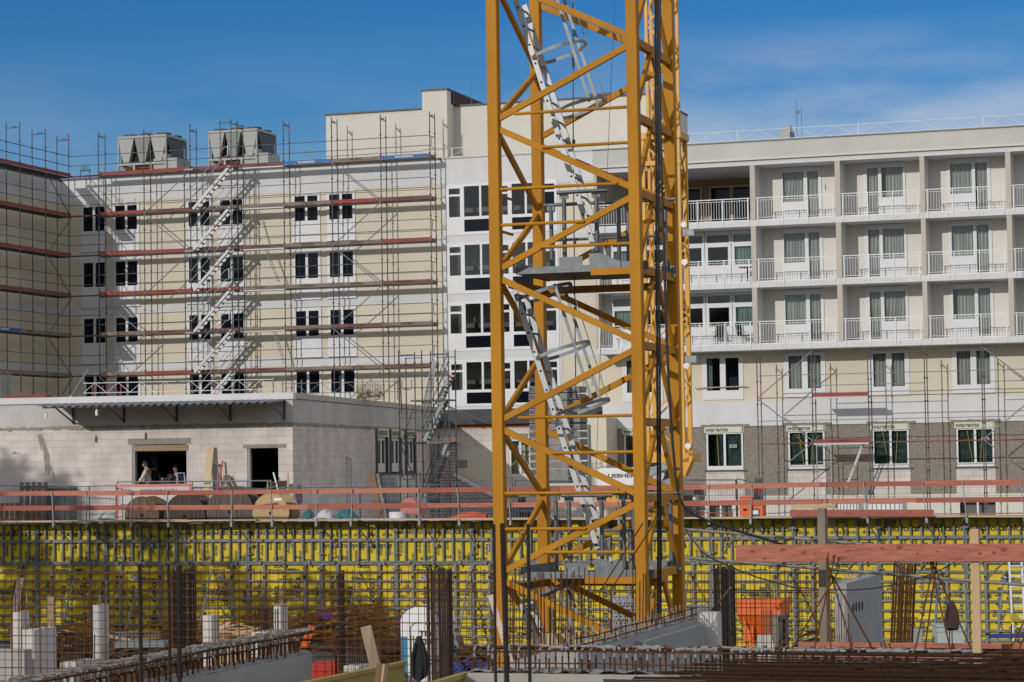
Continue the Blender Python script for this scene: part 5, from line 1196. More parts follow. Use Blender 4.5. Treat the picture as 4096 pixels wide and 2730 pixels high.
for x in (211, 348, 532, 671, 929, 1086, 1268, 1411, 1675, 1832, 2037, 2200, 2470, 2660, 2837, 3009, 3305, 3457, 3692, 3853, 4085):
    lean = rnd.uniform(-.05, .05) if x < 3400 else -.09
    u, zt = p_(x - 3, lerp(upT, x) - 8, VRL - .05); zb = p_(x, lerp(plT, x) + 26, VRL - .05)[1]
    MB(GP).bar((u, VRL - .05, zt), (u - lean * 1.2, VRL - .05, zb), .03, .045, (0, 1, 0)).box(u - lean * 1.2 - .035, u - lean * 1.2 + .035, VRL - .1, VRL - .02, zb + .02, zb + .16).build('post', galv, pf)
    bk = MB(GP).tube((u + .02, VRL + .08, zb + .15), (u + .32, -.16, zb - .60), .022).tube((u + .02, VRL + .08, zb + .16), (u + .02, -.15, zb + .16), .025).box(u + .27, u + .37, -.2, -.15, zb - .68, zb - .58); bk.build('bracket', formst, pf)
for k in range(11):
    x0, x1 = -90 + 390 * k, -90 + 390 * (k + 1)
    for j in range(4):
        sh = rnd.uniform(-70, 70); v = VRL + .02 + j * .21
        a, c = p_(x0 + sh, lerp(plT, x0), VRL), p_(x1 + sh, lerp(plT, x1), VRL)
        MB(GP).bar((a[0] + .01, v + .1, a[1] + rnd.uniform(-.012, .02)), (c[0] - .01, v + .1, c[1] + rnd.uniform(-.012, .02)), .2, .045).build('plank', woodp, pf)
a, c = p_(3160, 2053, VRL - .1), p_(3735, 2053, VRL - .1)
tag(MB(GP).bar((a[0], VRL - .1, a[1]), (c[0], VRL - .1, c[1]), .05, .21).build('red_beam', pinks[1]), 'loose red timber beam lying on the walkway planks right of the grey post', 'timber beam')
a, c = p_(3740, 2057, VRL + .1), p_(4150, 2053, VRL + .1)
tag(MB(GP).bar((a[0], VRL + .1, a[1]), (c[0], VRL + .1, c[1]), .16, .035).build('red_plank', pinks[0]), 'thin red plank lying on the walkway at the right edge', 'plank')
# push-pull props
PR = [('g4', 690, 555, 572, 1045), ('g4', 1250, 740, 1160, 1060), ('g4', 1935, 560, 1800, 1200), ('g5', 985, 560, 915, 900), ('g5', 2005, 570, 1910, 1190), ('g7', 430, 690, 396, 1015), ('g7', 1550, 690, 1512, 970), ('g8', 190, 565, 160, 790), ('g8', 1568, 560, 1522, 1210), ('g8', 2163, 560, 2098, 1210)]
for k, (c, x0, y0, x1, y1) in enumerate(PR):
    a = p_(*px(c, x0, y0), -.2); e = p_(*px(c, x1, y1), -1.6); b = MB(GP); A, E = V((a[0], -.2, a[1])), V((e[0], -1.6, e[1]))
    if E.z > .1: E = A + (E - A) * ((A.z - .05) / (A.z - E.z))
    b.tube(A, A + (E - A) * .35, .026, 8).tube(A + (E - A) * .34, A + (E - A) * .9, .038, 8).tube(A + (E - A) * .9, E, .024, 8); b.box(A.x - .05, A.x + .05, -.2, -.12, A.z - .06, A.z + .06)
    tag(b.build('push_pull_prop', mat('blue_prop', (.10, .16, .24), .5) if k == 8 else galv), ('%sraking steel prop against the yellow formwork, %s' % ('blue-grey ' if k == 8 else '', (['leftmost'] + [ORD[j] + ' from the left' for j in range(1, 9)] + ['rightmost'])[k])), 'prop', 'raking props against the formwork')
# ------------------------------------------------------------------ the yard between formwork and buildings
YV = 2.1
def y_(p, v=YV): return GP.hit(p, v)
rnd = random.Random(33)
def gnd(u, v):
    p = GP.w(u, v, 0); return gz(p.x, p.y)
# cable drums
def drum(xc, w, ytop, label, m, mr=None, v=1.75, depth=.8, boards=9, seed=0):
    u, zt = y_((xc, ytop), v); R = w / 2 * (78 + v) / 9671 * 1.04; R = min(R, (zt - YG) / 2 + .02); zc = zt - R; rn = random.Random(seed)
    r = thing('cable_drum', label, 'cable drum', GP.w(u, v, zc - R), GP.a, 'wooden cable drums along the walkway')
    for vv, nm in ((v, 'flange'), (v + depth, 'flange')):
        b = MB(GP); n = boards
        for k in range(n):                        # flange of boards cut to a circle
            a, c = -R + 2 * R * k / n + .004, -R + 2 * R * (k + 1) / n - .004; ha = lambda x: math.sqrt(max(R * R - x * x, 0)); P = []
            for t in range(6): x = a + (c - a) * t / 5; P.append((u + x, zc + ha(x)))
            for t in range(6): x = c - (c - a) * t / 5; P.append((u + x, zc - ha(x)))
            o = rn.uniform(0, .008); b.prism(P, lambda p, q, o=o, vv=vv: (p, vv + o, q), lambda p, q, o=o, vv=vv: (p, vv + .05, q))
        b.build('flange', m, r)
    MB(GP).path([(u, v + .05, zc), (u, v + depth, zc)], R * .55, 24).build('barrel', mr or m, r)
    MB(GP).disc((u, v - .004, zc), (0, 1, 0), .065, .012, 12).build('hub_hole', dark, r)
    return r, u, zc, R
drum(566, 156, 1986, 'brown weathered cable drum standing in front of the white banner', woodb, seed=1)
drum(738, 195, 1975, 'blackened cable drum between the brown drum and the tall grey drum', woodd, seed=2)
drum(918, 205, 1947, 'tallest grey-black cable drum, left of the pale plywood drum', mat('grey_drum_timber', (.14, .11, .095), .9, (.06, .05, .045), 3, .8, .3, 25, stretch=(5, 5, .5)), seed=3, v=1.7)
dr, u, zc, R = drum(1082, 160, 1974, 'pale new plywood cable drum, rightmost of the drums', mat('osb_board', (.52, .37, .20), .85, (.37, .25, .125), 11, .6), woodb, v=1.65, depth=.9, boards=2, seed=4)
t = MB(GP); letter(t, 'nabilon', (u + .30, 1.64, zc + .36), (-1, 0, -.08), (0, 0, -1), .10, 0, .62); t.build('stencil', txdark, dr)
MB(GP).box(u + .12, u + .42, 1.64, 1.65, zc + .42, zc + .52).build('paper_note', whitep, dr)
# pallets
def pallet_up(p0, p1, v, m, label, n=5):
    (a, zt), (c, zb) = y_(p0, v), y_(p1, v); r = thing('pallet', label, 'pallet', GP.w((a + c) / 2, v, YG), GP.a, 'old pallets at the left end of the yard')
    w = (c - a) / (n * 1.6 - .6); bb = MB(GP)
    for k in range(n): x = a + k * w * 1.6; MB(GP).bar((x + w / 2, v, (YG + .01)), (x + w / 2, v + .12, zt), w, .03, (0, 1, 0)).build('slat', m, r)
    for f in (.08, .5, .9):
        z = (YG + .05) + (zt - (YG + .05)) * f; MB(GP).bar((a, v + .06 + .1 * f, z), (c, v + .06 + .1 * f, z), .09, .10).build('bearer', m, r)
pallet_up((73, 1931), (184, 2080), 2.5, gryb, 'dark upright wooden pallet leaning against a grey container')
pallet_up((-4, 2015), (70, 2080), 1.9, woodb, 'pale wooden pallet standing on edge at the far left', 4)
pallet_up((72, 2048), (150, 2080), 1.8, woodb, 'low pale pallet in front of the dark upright pallet', 4)
(a, zt), (c, zb) = y_((182, 1957), 2.9), y_((276, 2080), 2.9)
o = MB(GP).box(a, c, 2.9, 3.5, YG, zt).box(a - .03, c + .03, 2.86, 3.54, zt, zt + .05)
for k in range(4): o.box(a + (c - a) * k / 4 + .02, a + (c - a) * k / 4 + .06, 2.87, 2.9, (YG + .05), zt)
tag(o.build('container', greyd), 'grey steel container behind the dark pallet at the left', 'container')
(a, zt), (c, zb) = y_((318, 2059), 2.0), y_((445, 2081), 2.0)
o = MB(GP)
for k in range(3): o.box(a, c, 2.0, 2.8, YG + .08 * k, (YG + .06) + .08 * k)
for x in (a, (a + c) / 2, c - .1): o.box(x, x + .1, 2.02, 2.78, YG, (YG + .24))
tag(o.build('pallet_stack', woodd), 'flat stack of dark pallets under white sheeting', 'pallets')
def heap(name, m, p0, p1, v, d, label, cat, seed, amp=.12, n=9):
    (a, zt), (c, zb) = y_(p0, v), y_(p1, v); rn = random.Random(seed); b = MB(GP); G = []; z0 = zb
    for i in range(n + 1):
        row = []
        for j in range(6):
            x = i / n; y = j / 5; e = max(0, math.sin(math.pi * min(max(x, .02), .98))) ** .5 * max(0, math.sin(math.pi * min(max(y, .02), .98))) ** .5
            row.append((a + (c - a) * x, v + d * y, z0 + (zt - z0) * e * (1 - amp + 2 * amp * rn.random())))
        G.append(row)
    for i in range(n):
        for j in range(5): b.face(G[i][j], G[i + 1][j], G[i + 1][j + 1]); b.face(G[i][j], G[i + 1][j + 1], G[i][j + 1])
    return tag(b.build(name, m, smooth=True), label, cat)
heap('sheeting', sheet, (357, 2044), (462, 2083), 2.9, .8, 'crumpled white sheeting beside the dark pallet stack', 'sheeting', 1)
heap('sack', tealp, (1201, 2040), (1242, 2083), 2.2, .6, 'small teal sack next to the pale drum', 'sack', 2)
heap('sack', sheet, (1250, 2040), (1325, 2083), 2.2, .7, 'white bulk bag between two teal sacks', 'sack', 3)
heap('sack', tealp, (1330, 2036), (1412, 2083), 2.3, .7, 'larger teal tarpaulin bundle right of the white bag', 'sack', 4)
heap('sheeting', whitep, (2105, 2048), (2210, 2085), 3, 1.0, 'white sheet heap behind the left leg of the yellow mast', 'sheeting', 5)
heap('tarpaulin', orange, (1775, 2052), (1965, 2086), 2.2, .8, 'orange red tarpaulin heap left of the yellow mast', 'tarpaulin', 6)
# warning banner
bv = 2.75; (a, zt), (c, zb) = y_((464, 1939), bv), y_((768, 2082), bv)
bn = thing('warning_banner', 'white safety banner with red border hung behind the cable drums', 'banner', GP.w((a + c) / 2, bv, YG), GP.a)
MB(GP).box(a, c, bv, bv + .012, zb, zt).build('banner_sheet', sheet, bn)
MB(GP).box(a, c, bv - .004, bv - .001, zt - .10, zt).box(a, a + .10, bv - .004, bv - .001, zb, zt - .10).box(c - .10, c, bv - .004, bv - .001, zb, zt - .10).build('red_border', pinkp, bn)
t = MB(GP); letter(t, 'ACHTUNG', (a + .17, bv - .004, zt - .29), (1, 0, 0), (0, 0, 1), .12, 0, .46); letter(t, 'SICHERHEIT AUF DER', (a + .95, bv - .004, zt - .28), (1, 0, 0), (0, 0, 1), .10, 0, .9); t.build('lettering', txgrey, bn)
t = MB(GP); letter(t, 'BAUSTELLE', (a + 1.9, bv - .004, zt - .28), (1, 0, 0), (0, 0, 1), .10, 0, .5); t.build('red_lettering', redp, bn)
t = MB(GP)
for k in range(3): t.disc((a + 1.1 + .3 * k, bv - .004, zt - .62), (0, 1, 0), .12, .006, 18)
for k in range(4): t.box(a + .17, a + .62, bv - .005, bv - .002, zt - .72 - .05 * k, zt - .70 - .05 * k)
t.build('pictograms', blued, bn)
# mesh site fences
FEN = [((-60, 1943), (109, 1945), 'at the far left edge'), ((114, 1945), (357, 1947), 'in front of the grey container'), ((358, 1946), (464, 1943), 'left of the safety banner'),
       ((770, 1950), (1058, 1956), 'behind the two dark cable drums'), ((1061, 1952), (1438, 1950), 'in front of the shaded annex wall'), ((1440, 1950), (1773, 1938), 'in front of the leaning props'), ((1812, 1936), (2048, 1910), 'left of the yellow mast by the brick ramp'),
       ((2060, 1922), (2330, 1925), 'behind the left part of the yellow mast'), ((2731, 1921), (2943, 1921), 'beside the brick packs'), ((2948, 1916), (3060, 1940), 'short and slanting behind the orange boxes'), ((3060, 1937), (3172, 1932), 'left of the red decked scaffold')]
for k, (p0, p1, lb) in enumerate(FEN):
    v = 2.35 + .05 * (k % 3) if k < 8 else 6.0; (a, za), (c, zc_) = y_(p0, v), y_(p1, v); zb = gnd(a, v) + .08; zt = za
    r = thing('site_fence', 'mesh site fence panel ' + lb, 'fence panel', GP.w((a + c) / 2, v, zb - .05), GP.a, 'mesh site fence panels')
    b = MB(GP).tube((a, v, zb), (a, v, za), .021).tube((c, v, zb), (c, v, zc_), .021).tube((a, v, za), (c, v, zc_), .018).tube((a, v, zb + .1), (c, v, zb + .1), .018); b.tube((a, v, za - 1.0), (c, v, zc_ - 1.0), .012, 5)
    b.build('tube_frame', steelb, r); m = MB(GP); n = max(3, int((c - a) / .10))
    for j in range(1, n): x = a + (c - a) * j / n; m.bar((x, v, zb + .1), (x, v, za + (zc_ - za) * j / n), .006, .006)
    for j in range(1, 8): z = zb + .1 + (za - zb - .1) * j / 8; m.bar((a, v, z), (c, v, z), .006, .006)
    m.build('wire_mesh', steelb, r)
    MB(GP).box(a - .12, a + .12, v - .3, v + .3, zb - .08, zb + .02).build('foot_block', blk, r)
# guard rail in front of the doorways
a, za = GN.hit((468, 1929), -.6); c, zc_ = GN.hit((1083, 1924), -.6); b = MB(GN).tube((a, -.6, za), (c, -.6, zc_), .025)
for x in (468, 592, 770, 864, 990, 1083): u = GN.hit((x, 1925), -.6)[0]; b.tube((u, -.6, YG), (u, -.6, za), .022)
tag(b.build('tube_railing', galv), 'single grey tube railing in front of both annex doorways', 'railing')
# people
def skinned(name, pts, edges, rad, m, parent, mw, sub=2):
    me = bpy.data.meshes.new(name); me.from_pydata([tuple(p) for p in pts], edges, []); o = bpy.data.objects.new('tmp', me); COL.objects.link(o)
    md = o.modifiers.new('s', 'SKIN'); md.use_smooth_shade = True; md.branch_smoothing = .3
    for i, v in enumerate(me.skin_vertices[0].data): rr = rad[i]; v.radius = rr if isinstance(rr, tuple) else (rr, rr); v.use_root = i == 0
    sb = o.modifiers.new('u', 'SUBSURF'); sb.levels = sub; sb.render_levels = sub
    dg = bpy.context.evaluated_depsgraph_get(); ne = bpy.data.meshes.new_from_object(o.evaluated_get(dg)); bpy.data.objects.remove(o); ne.name = name
    ne.transform(mw); ne.materials.clear(); ne.materials.append(m); ne.polygons.foreach_set('use_smooth', [True] * len(ne.polygons))
    q = bpy.data.objects.new(name, ne); COL.objects.link(q); q.parent = parent; return q
def person(label, base, face_deg, top_m, low_m, armL, armR, headtilt=0, beard=False, group=None, apron=None):
    # local axes: x forward, y left, z up
    r = thing('person', label, 'person', base, R_(face_deg), group); I = Matrix.Identity(4)
    ht = math.sin(headtilt); P, E, Rr = [], [], []
    def add(p, rad, link=None): P.append(V(p)); Rr.append(rad); (E.append((link, len(P) - 1)) if link is not None else None); return len(P) - 1
    pel = add((0, 0, .98), (.15, .11)); wst = add((0, 0, 1.12), (.14, .105), pel); ch = add((.01, 0, 1.34), (.17, .115), wst); nk = add((.01, 0, 1.50), .062, ch)
    hx = .16 * ht; jw = add((.04 + hx * .6, 0, 1.575), .068, nk); cr_ = add((.03 + hx, 0, 1.665), (.085, .098), jw); add((.02 + hx, 0, 1.715), .07, cr_); add((.125 + hx, 0, 1.63), .016, cr_)
    for s in (1, -1): add((.02 + hx, s * .095, 1.645), .016, cr_)
    for s, arm in ((1, armL), (-1, armR)):
        sh = add((0, s * .19, 1.43), .062, ch); el = add(arm[0], .046, sh); wr = add(arm[1], .03, el); d = (V(arm[1]) - V(arm[0])).normalized(); pm = add(V(arm[1]) + d * .07, (.038, .02), wr)
        for k in range(4): f1 = add(V(arm[1]) + d * .12 + V((0, (k - 1.5) * .018, 0)), .0095, pm); add(V(arm[1]) + d * (.165 + .01 * (k % 2)) + V((.015, (k - 1.5) * .018, -.01)), .008, f1)
        add(V(arm[1]) + d * .08 + V((.045, -s * .01, 0)), .011, pm)
    lg = []
    for s in (1, -1):
        h_ = add((0, s * .09, .90), .088, pel); k_ = add((.03, s * .10, .50), .058, h_); a_ = add((0, s * .11, .10), .040, k_); add((.12, s * .12, .04), .042, a_); lg.append((h_, k_, a_))
    skinned('body', P, E, Rr, skin, r, I)
    # clothes follow the same skeleton a little wider
    def dress(name, idx, ed, m, g):
        mp_ = {i: k for k, i in enumerate(idx)}; rr = [tuple(x + g for x in (Rr[i] if isinstance(Rr[i], tuple) else (Rr[i], Rr[i]))) for i in idx]
        skinned(name, [P[i] for i in idx], [(mp_[a], mp_[b]) for a, b in ed], rr, m, r, I)
    arms = [i for i in range(len(P)) if i > ch]
    shs = [e[1] for e in E if e[0] == ch and e[1] != nk]; els = [[e[1] for e in E if e[0] == s][0] for s in shs]; wrs = [[e[1] for e in E if e[0] == s][0] for s in els]
    dress('jacket', [pel, wst, ch] + shs + els + wrs, [(pel, wst), (wst, ch)] + [(ch, s) for s in shs] + list(zip(shs, els)) + list(zip(els, wrs)), top_m, .028)
    dress('trousers', [pel] + [i for l in lg for i in l], [(pel, l[0]) for l in lg] + [(l[0], l[1]) for l in lg] + [(l[1], l[2]) for l in lg], low_m, .016)
    skinned('hair', [V((-.01 + hx, 0, 1.695)), V((-.035 + hx, 0, 1.64)), V((.02 + hx, 0, 1.735))], [(0, 1), (0, 2)], [.098, .08, .062], hair, r, I)
    if beard: skinned('beard', [V((.075 + hx * .7, 0, 1.585)), V((.06 + hx * .6, 0, 1.55)), V((.05 + hx * .8, .06, 1.60)), V((.05 + hx * .8, -.06, 1.60))], [(0, 1), (0, 2), (0, 3)], [.045, .035, .03, .03], hair, r, I)
    b = MB(F0)
    b2 = [V((.105 + hx, s * .035, 1.665)) for s in (1, -1)]
    o = MB(WORLD)
    for q in b2: o.v += [q + V((x * .012, y * .016, z * .008)) for x in (-1, 1) for y in (-1, 1) for z in (-1, 1)]; n = len(o.v) - 8; o.f += [tuple(n + i for i in f) for f in ((0, 1, 3, 2), (4, 6, 7, 5), (0, 4, 5, 1), (2, 3, 7, 6), (0, 2, 6, 4), (1, 5, 7, 3))]; o.mi += [0] * 6
    sv = RM[r.name]; RM[r.name] = Matrix.Identity(4); o.build('eyes', dark, r); RM[r.name] = sv
    return r
u, zt = GN.hit((590, 1843), .08)
person('bearded man in a beige sweater standing in the large doorway, looking down', GN.w(u, .08, zt - 1.78), 172, knit, trousers, ((.10, .30, 1.16), (.24, .26, 1.02)), ((.06, -.30, 1.15), (.26, -.24, 1.04)), .5, True)
u, zt = GN.hit((618, 1800), 1.9)
person('worker in grey-blue workwear reaching up with both arms inside the doorway', GN.w(u, 1.9, zt - 1.74), 178, workblue, trousers, ((.26, .22, 1.52), (.42, .16, 1.72)), ((.24, -.20, 1.40), (.46, -.12, 1.60)), .1)
u, zt = GN.hit((707, 1862), 1.3)
person('young man in a dark blue jacket looking down behind the stepladder', GN.w(u, 1.3, zt - 1.76), -110, mat('blue_jacket', (.012, .025, .10), .9), trousers, ((.05, .28, 1.15), (.22, .2, 1.05)), ((.05, -.28, 1.15), (.22, -.2, 1.05)), .5)
# stepladders
def steps(p0, p1, v, label, w=.42):
    (a, zt), (c, zb) = GN.hit(p0, v), GN.hit(p1, v); r = MB(GN); m = (a + c) / 2; zb = 4.46
    for s in (-1, 1):
        r.bar((m + s * .13, v, zt), (m + s * w / 2, v - .0, zb), .03, .05, (0, 1, 0)); r.bar((m + s * .13, v + .03, zt), (m + s * w / 2, v + .65, zb), .03, .04, (0, 1, 0))
    for k in range(5): f = (k + .0) / 5; x = .13 + (w / 2 - .13) * f; r.box(m - x, m + x, v - .03, v + .05, zt - .02 - (zt - zb) * f, zt - (zt - zb) * f)
    return tag(r.build('stepladder', alu), label, 'stepladder')
steps((705, 1892), (742, 1940), .7, 'pale aluminium stepladder at the right side of the large doorway')
steps((610, 1900), (640, 1940), 1.9, 'stepladder under the worker reaching up in the doorway')
(a, zt), (c, zb) = GN.hit((645, 1912), 1.0), GN.hit((682, 1940), 1.0)
o = MB(GN)
for k in range(4): o.box(a + (c - a) * k / 4, a + (c - a) * (k + .9) / 4, 1.0, 1.4, 4.46, zt)
o.path([((a + c) / 2 + .1, 1.2, zt), ((a + c) / 2 + .1, 1.2, zt + .08), ((a + c) / 2 + .1, 1.2, zt + .14)], .13, 12, .07)
tag(o.build('metal_box', greyp), 'ribbed metal box with a pale helmet on it inside the large doorway', 'box')
# things leaning on the annex wall
def lean(name, p0, p1, w, th, m, label, cat, v0=-.12, v1=-.45):
    (a, zt), (c, zb) = GN.hit(p0, v0), GN.hit(p1, v1); e = V((c, v1, zb)); s = V((a, v0, zt)); d = e - s; e = s + d * ((zt - YG) / (zt - zb)) if zt - zb > .2 else e
    return tag(MB(GN).bar(s, e, w, th, (0, 1, 0)).build(name, m), label, cat)
lean('plank', px('d6', 402, 660), px('d6', 355, 1150), .235, .04, mat('knotty_plank', (.64, .52, .33), .8, (.56, .42, .24), 2, .5, .1, 25, stretch=(3, 3, .4), spots=((.32, .17, .07), 6, .72)), 'new pale knotty plank leaning on the annex wall between the doorways', 'plank')
lean('red_bar', px('d6', 534, 820), px('d6', 478, 1140), .05, .05, redp, 'long red bar leaning on the annex wall right of the steel props', 'bar')
lean('grey_board', px('d6', 560, 990), px('d6', 535, 1110), .10, .04, woodg, 'short grey board leaning on the wall, left of its twin', 'board')
lean('grey_board', px('d6', 600, 985), px('d6', 588, 1110), .11, .04, woodg, 'short grey board leaning on the wall, nearest the small doorway', 'board')
for k, (x0, x1) in enumerate(((452, 428), (482, 462))):
    (a, zt), (c, zb) = GN.hit(px('d6', x0, 865), -.1), GN.hit(px('d6', x1, 1150), -.4); o = MB(GN); s, e = V((a, -.1, zt)), V((c, -.4, YG))
    o.tube(s, s + (e - s) * .32, .03, 8).tube(s + (e - s) * .3, e, .038, 8).box(a - .07, a + .07, -.17, -.03, zt - .0, zt + .02); o.cur = 1; o.tube(s + (e - s) * .30, s + (e - s) * .36, .045, 8)
    tag(o.build('steel_prop', [galv, blued]), 'adjustable steel prop beside the knotty plank, %s one' % ('left' if k == 0 else 'right'), 'prop', 'steel props on the annex wall')
lean('white_profile', px('d6', 1103, 955), px('d6', 1150, 1140), .05, .04, paintw, 'white metal profile leaning across the small doorway', 'profile')
a = GN.hit(px('d6', 1040, 1090), -.3); c = GN.hit(px('d6', 1268, 1090), -.3); o = MB(GN).bar((a[0], -.3, a[1]), (c[0], -.3, c[1] + .05), .04, .2); o.cur = 1; o.bar((a[0], -.33, YG), (a[0], -.33, a[1] + .12), .05, .05).bar((c[0], -.33, YG), (c[0], -.33, c[1] + .42), .06, .05)
tag(o.build('board_barrier', [woodd, wood]), 'dark board barrier on pale posts across the small doorway', 'barrier')
# boards, props and machines in front of the side wall and the link building
def leanP(name, p0, p1, w, th, m, label, cat, v0=4.6, v1=3.4, tube=False):
    (a, zt), (c, zb) = y_(p0, v0), y_(p1, v1); s = V((a, v0, zt)); e = V((c, v1, zb)); e = s + (e - s) * ((zt - (YG + .02)) / (zt - zb)); b = MB(GP)
    b.tube(s, e, w, 6) if tube else b.bar(s, e, w, th, (0, 1, 0)); return tag(b.build(name, m), label, cat)
leanP('board', px('d7', 240, 950), px('d7', 330, 1460), .25, .04, mat('brown_plank', (.20, .12, .07), .8, (.13, .08, .05), 3, .6, .15, 25, stretch=(3, 3, .4)), 'broad brown board leaning at the shaded annex wall', 'board')
leanP('board', px('d7', 300, 975), px('d7', 395, 1460), .16, .04, woodg, 'grey board leaning next to the broad brown board', 'board')
for k in range(9):
    x = 335 + k * 21; leanP('steel_prop', px('d7', x, 985 + 12 * (k % 4)), px('d7', x + 85, 1460), .035, 0, galv_d, 'steel prop in the dark bundle leaning right of the brown board, %s' % (['leftmost'] + [ORD[j] + ' from left' for j in range(1, 8)] + ['rightmost'])[k], 'prop', 4.7, 3.6, True)['group'] = 'bundle of leaning props'
(a, zt), (c, zb) = y_(px('d7', 395, 1400), 2.0), y_(px('d7', 580, 1500), 2.0); rr_ = (c - a) / 2
o = MB(GP).path([((a + c) / 2, 2.4, YG), ((a + c) / 2, 2.4, zt - .04), ((a + c) / 2, 2.4, zt)], rr_, 20)
for z in (.1, .25, .4): o.disc(((a + c) / 2, 2.4, YG + z), (0, 0, 1), rr_ + .012, .03, 20)
tag(o.build('white_tub', whitep, smooth=True), 'round white plastic tub beside the pink machine', 'tub')
(a, zt), (c, zb) = y_(px('d7', 570, 1245), 3.0), y_(px('d7', 790, 1430), 3.0)
mc = thing('mortar_pump', 'faded pink mortar machine with hopper and motor behind the red boards', 'machine', GP.w((a + c) / 2, 3, YG), GP.a)
MB(GP).prism([(a, zb), (c, zb), (c, zt - .25), (c - .25, zt), (a + .2, zt), (a, zt - .22)], lambda x, z: (x, 2.9, z), lambda x, z: (x, 3.7, z)).build('hopper', pinkp, mc, bevel=.02)
MB(GP).box(c - .35, c + .75, 2.85, 3.6, zb - .25, zb - .12).box(a - .1, c + .7, 2.9, 2.96, zb - .5, zb - .42).box(c + .1, c + .2, 2.9, 3.0, YG, zb - .2).box(a + .1, a + .2, 2.9, 3.0, YG, zb).build('chassis', pinkp, mc)
mm = y_(px('d7', 890, 1275), 2.9); MB(GP).path([(mm[0] - .1, 2.75, mm[1]), (mm[0] + .1, 3.3, mm[1])], .17, 18).build('motor', dkmet, mc); MB(GP).disc((mm[0] - .1, 2.74, mm[1]), (-.35, 1, 0), .12, .03, 16).build('fan_cover', galv, mc)
mm = y_(px('d7', 845, 1220), 3.1); MB(GP).path([(mm[0], 3.1, mm[1] - .12), (mm[0], 3.1, mm[1]), (mm[0], 3.1, mm[1] + .09)], .10, 12, .05).build('bell', galv, mc)
for x in (.1, 1.1): MB(GP).path([(a + x, 2.8, (YG + .22)), (a + x, 2.95, (YG + .22))], .2, 18).build('wheel', blk, mc)
b_ = y_(px('d7', 1060, 1450), 2.3); c_ = y_(px('d7', 1560, 1410), 2.3)
tag(MB(GP).prism([(b_[0], (YG + .05)), (b_[0] + .2, (YG + .02)), (c_[0], YG + .1), (c_[0] - .02, c_[1]), (b_[0] + .1, YG + .6)], lambda x, z: (x, 2.0, z), lambda x, z: (x, 2.2, z)).build('red_trough', redp), 'long red trough lying behind the walkway left of the yellow mast', 'trough')
(a, zt), (c, zb) = y_(px('d7', 1760, 1345), 2.8), y_(px('d7', 1972, 1455), 2.8)
tag(MB(GP).hexa([(a + .08, 2.8, YG), (c - .08, 2.8, YG), (c - .08, 3.4, YG), (a + .08, 3.4, YG), (a, 2.75, zt), (c, 2.75, zt), (c, 3.5, zt), (a, 3.5, zt)]).build('black_bin', blk), 'wide black mortar bin behind the left mast leg', 'bin')
(a, zt), (c, zb) = y_(px('d7', 1880, 1230), 3.6), y_(px('d7', 1965, 1290), 3.6); m_ = (a + c) / 2
o = MB(GP).path([(m_, 3.6, zb), (m_, 3.6, zt - .03), (m_, 3.6, zt)], .13, 16, .165).tube((m_ - .6, 3.6, zb - .02), (m_ + .5, 3.6, zb - .02), .03)
o.tube((m_ - .5, 3.6, YG), (m_ - .5, 3.6, zb), .03).tube((m_ + .4, 3.6, YG), (m_ + .4, 3.6, zb), .03)
tag(o.build('bucket', blk), 'black bucket on a tube trestle near the left mast leg', 'bucket')
# things on the right: brick packs, orange boxes, tanks
def stackbox(name, p0, p1, v, label, cat, rows, m1, m2):
    (a, zt), (c, zb) = y_(p0, v), y_(p1, v); g0 = gnd(a, v); r = thing(name, label, cat, GP.w((a + c) / 2, v, g0), GP.a); n = max(rows, int((zt - g0) / ((zt - zb) / rows))); h = (zt - g0) / n
    for k in range(n):
        z = g0 + k * h; p = MB(GP).box(a + .02 * (k % 2), c - .02 * ((k + 1) % 2), v, v + .9, z + .01, z + h - .015).build('brick_pack', m1, r)
        MB(GP).box(a + .15 + .05 * (k % 2), c - .12, v - .004, v - .001, z + h * .25, z + h * .8).build('pack_label', m2, p)
        MB(GP).box(a + .18, a + .27, v - .008, v - .0045, z + h * .3, z + h * .7).build('red_mark', redp, p)
stackbox('brick_packs', (2728, 1945), (2797, 2062), 7.0, 'stack of shrink-wrapped packs with red and white labels beside the mast', 'packs', 6, mat('pack_wrap', (.20, .15, .15), .5, (.14, .10, .10), 4, .6), whitep)
def obox(p0, p1, v, label, m, m2=None):
    (a, zt), (c, zb) = y_(p0, v), y_(p1, v); g0 = gnd(a, v); r = thing('site_box', label, 'box', GP.w((a + c) / 2, v, g0), GP.a)
    MB(GP).box(a, c, v, v + .55, g0, zt).box(a - .02, c + .02, v - .02, v + .57, zt, zt + .03).build('casing', m, r, bevel=.015)
    MB(GP).box((a + c) / 2 - .06, (a + c) / 2 + .06, v - .006, v, zb + .2, zb + .27).build('handle_slot', dark, r)
    if m2: MB(GP).box(a - .01, c - .12, v - .03, v - .004, g0 + .2, zt - .12).build('front_panel', m2, r); MB(GP).box(a + .02, c - .15, v - .036, v - .03, zt - .3, zt - .16).build('white_label', whitep, r)
obox((2957, 1991), (3003, 2068), 5.0, 'tall bright orange site box behind the walkway', orange); obox((3006, 2023), (3052, 2068), 5.2, 'lower orange box with blue front beside the tall orange box', orange, blued)
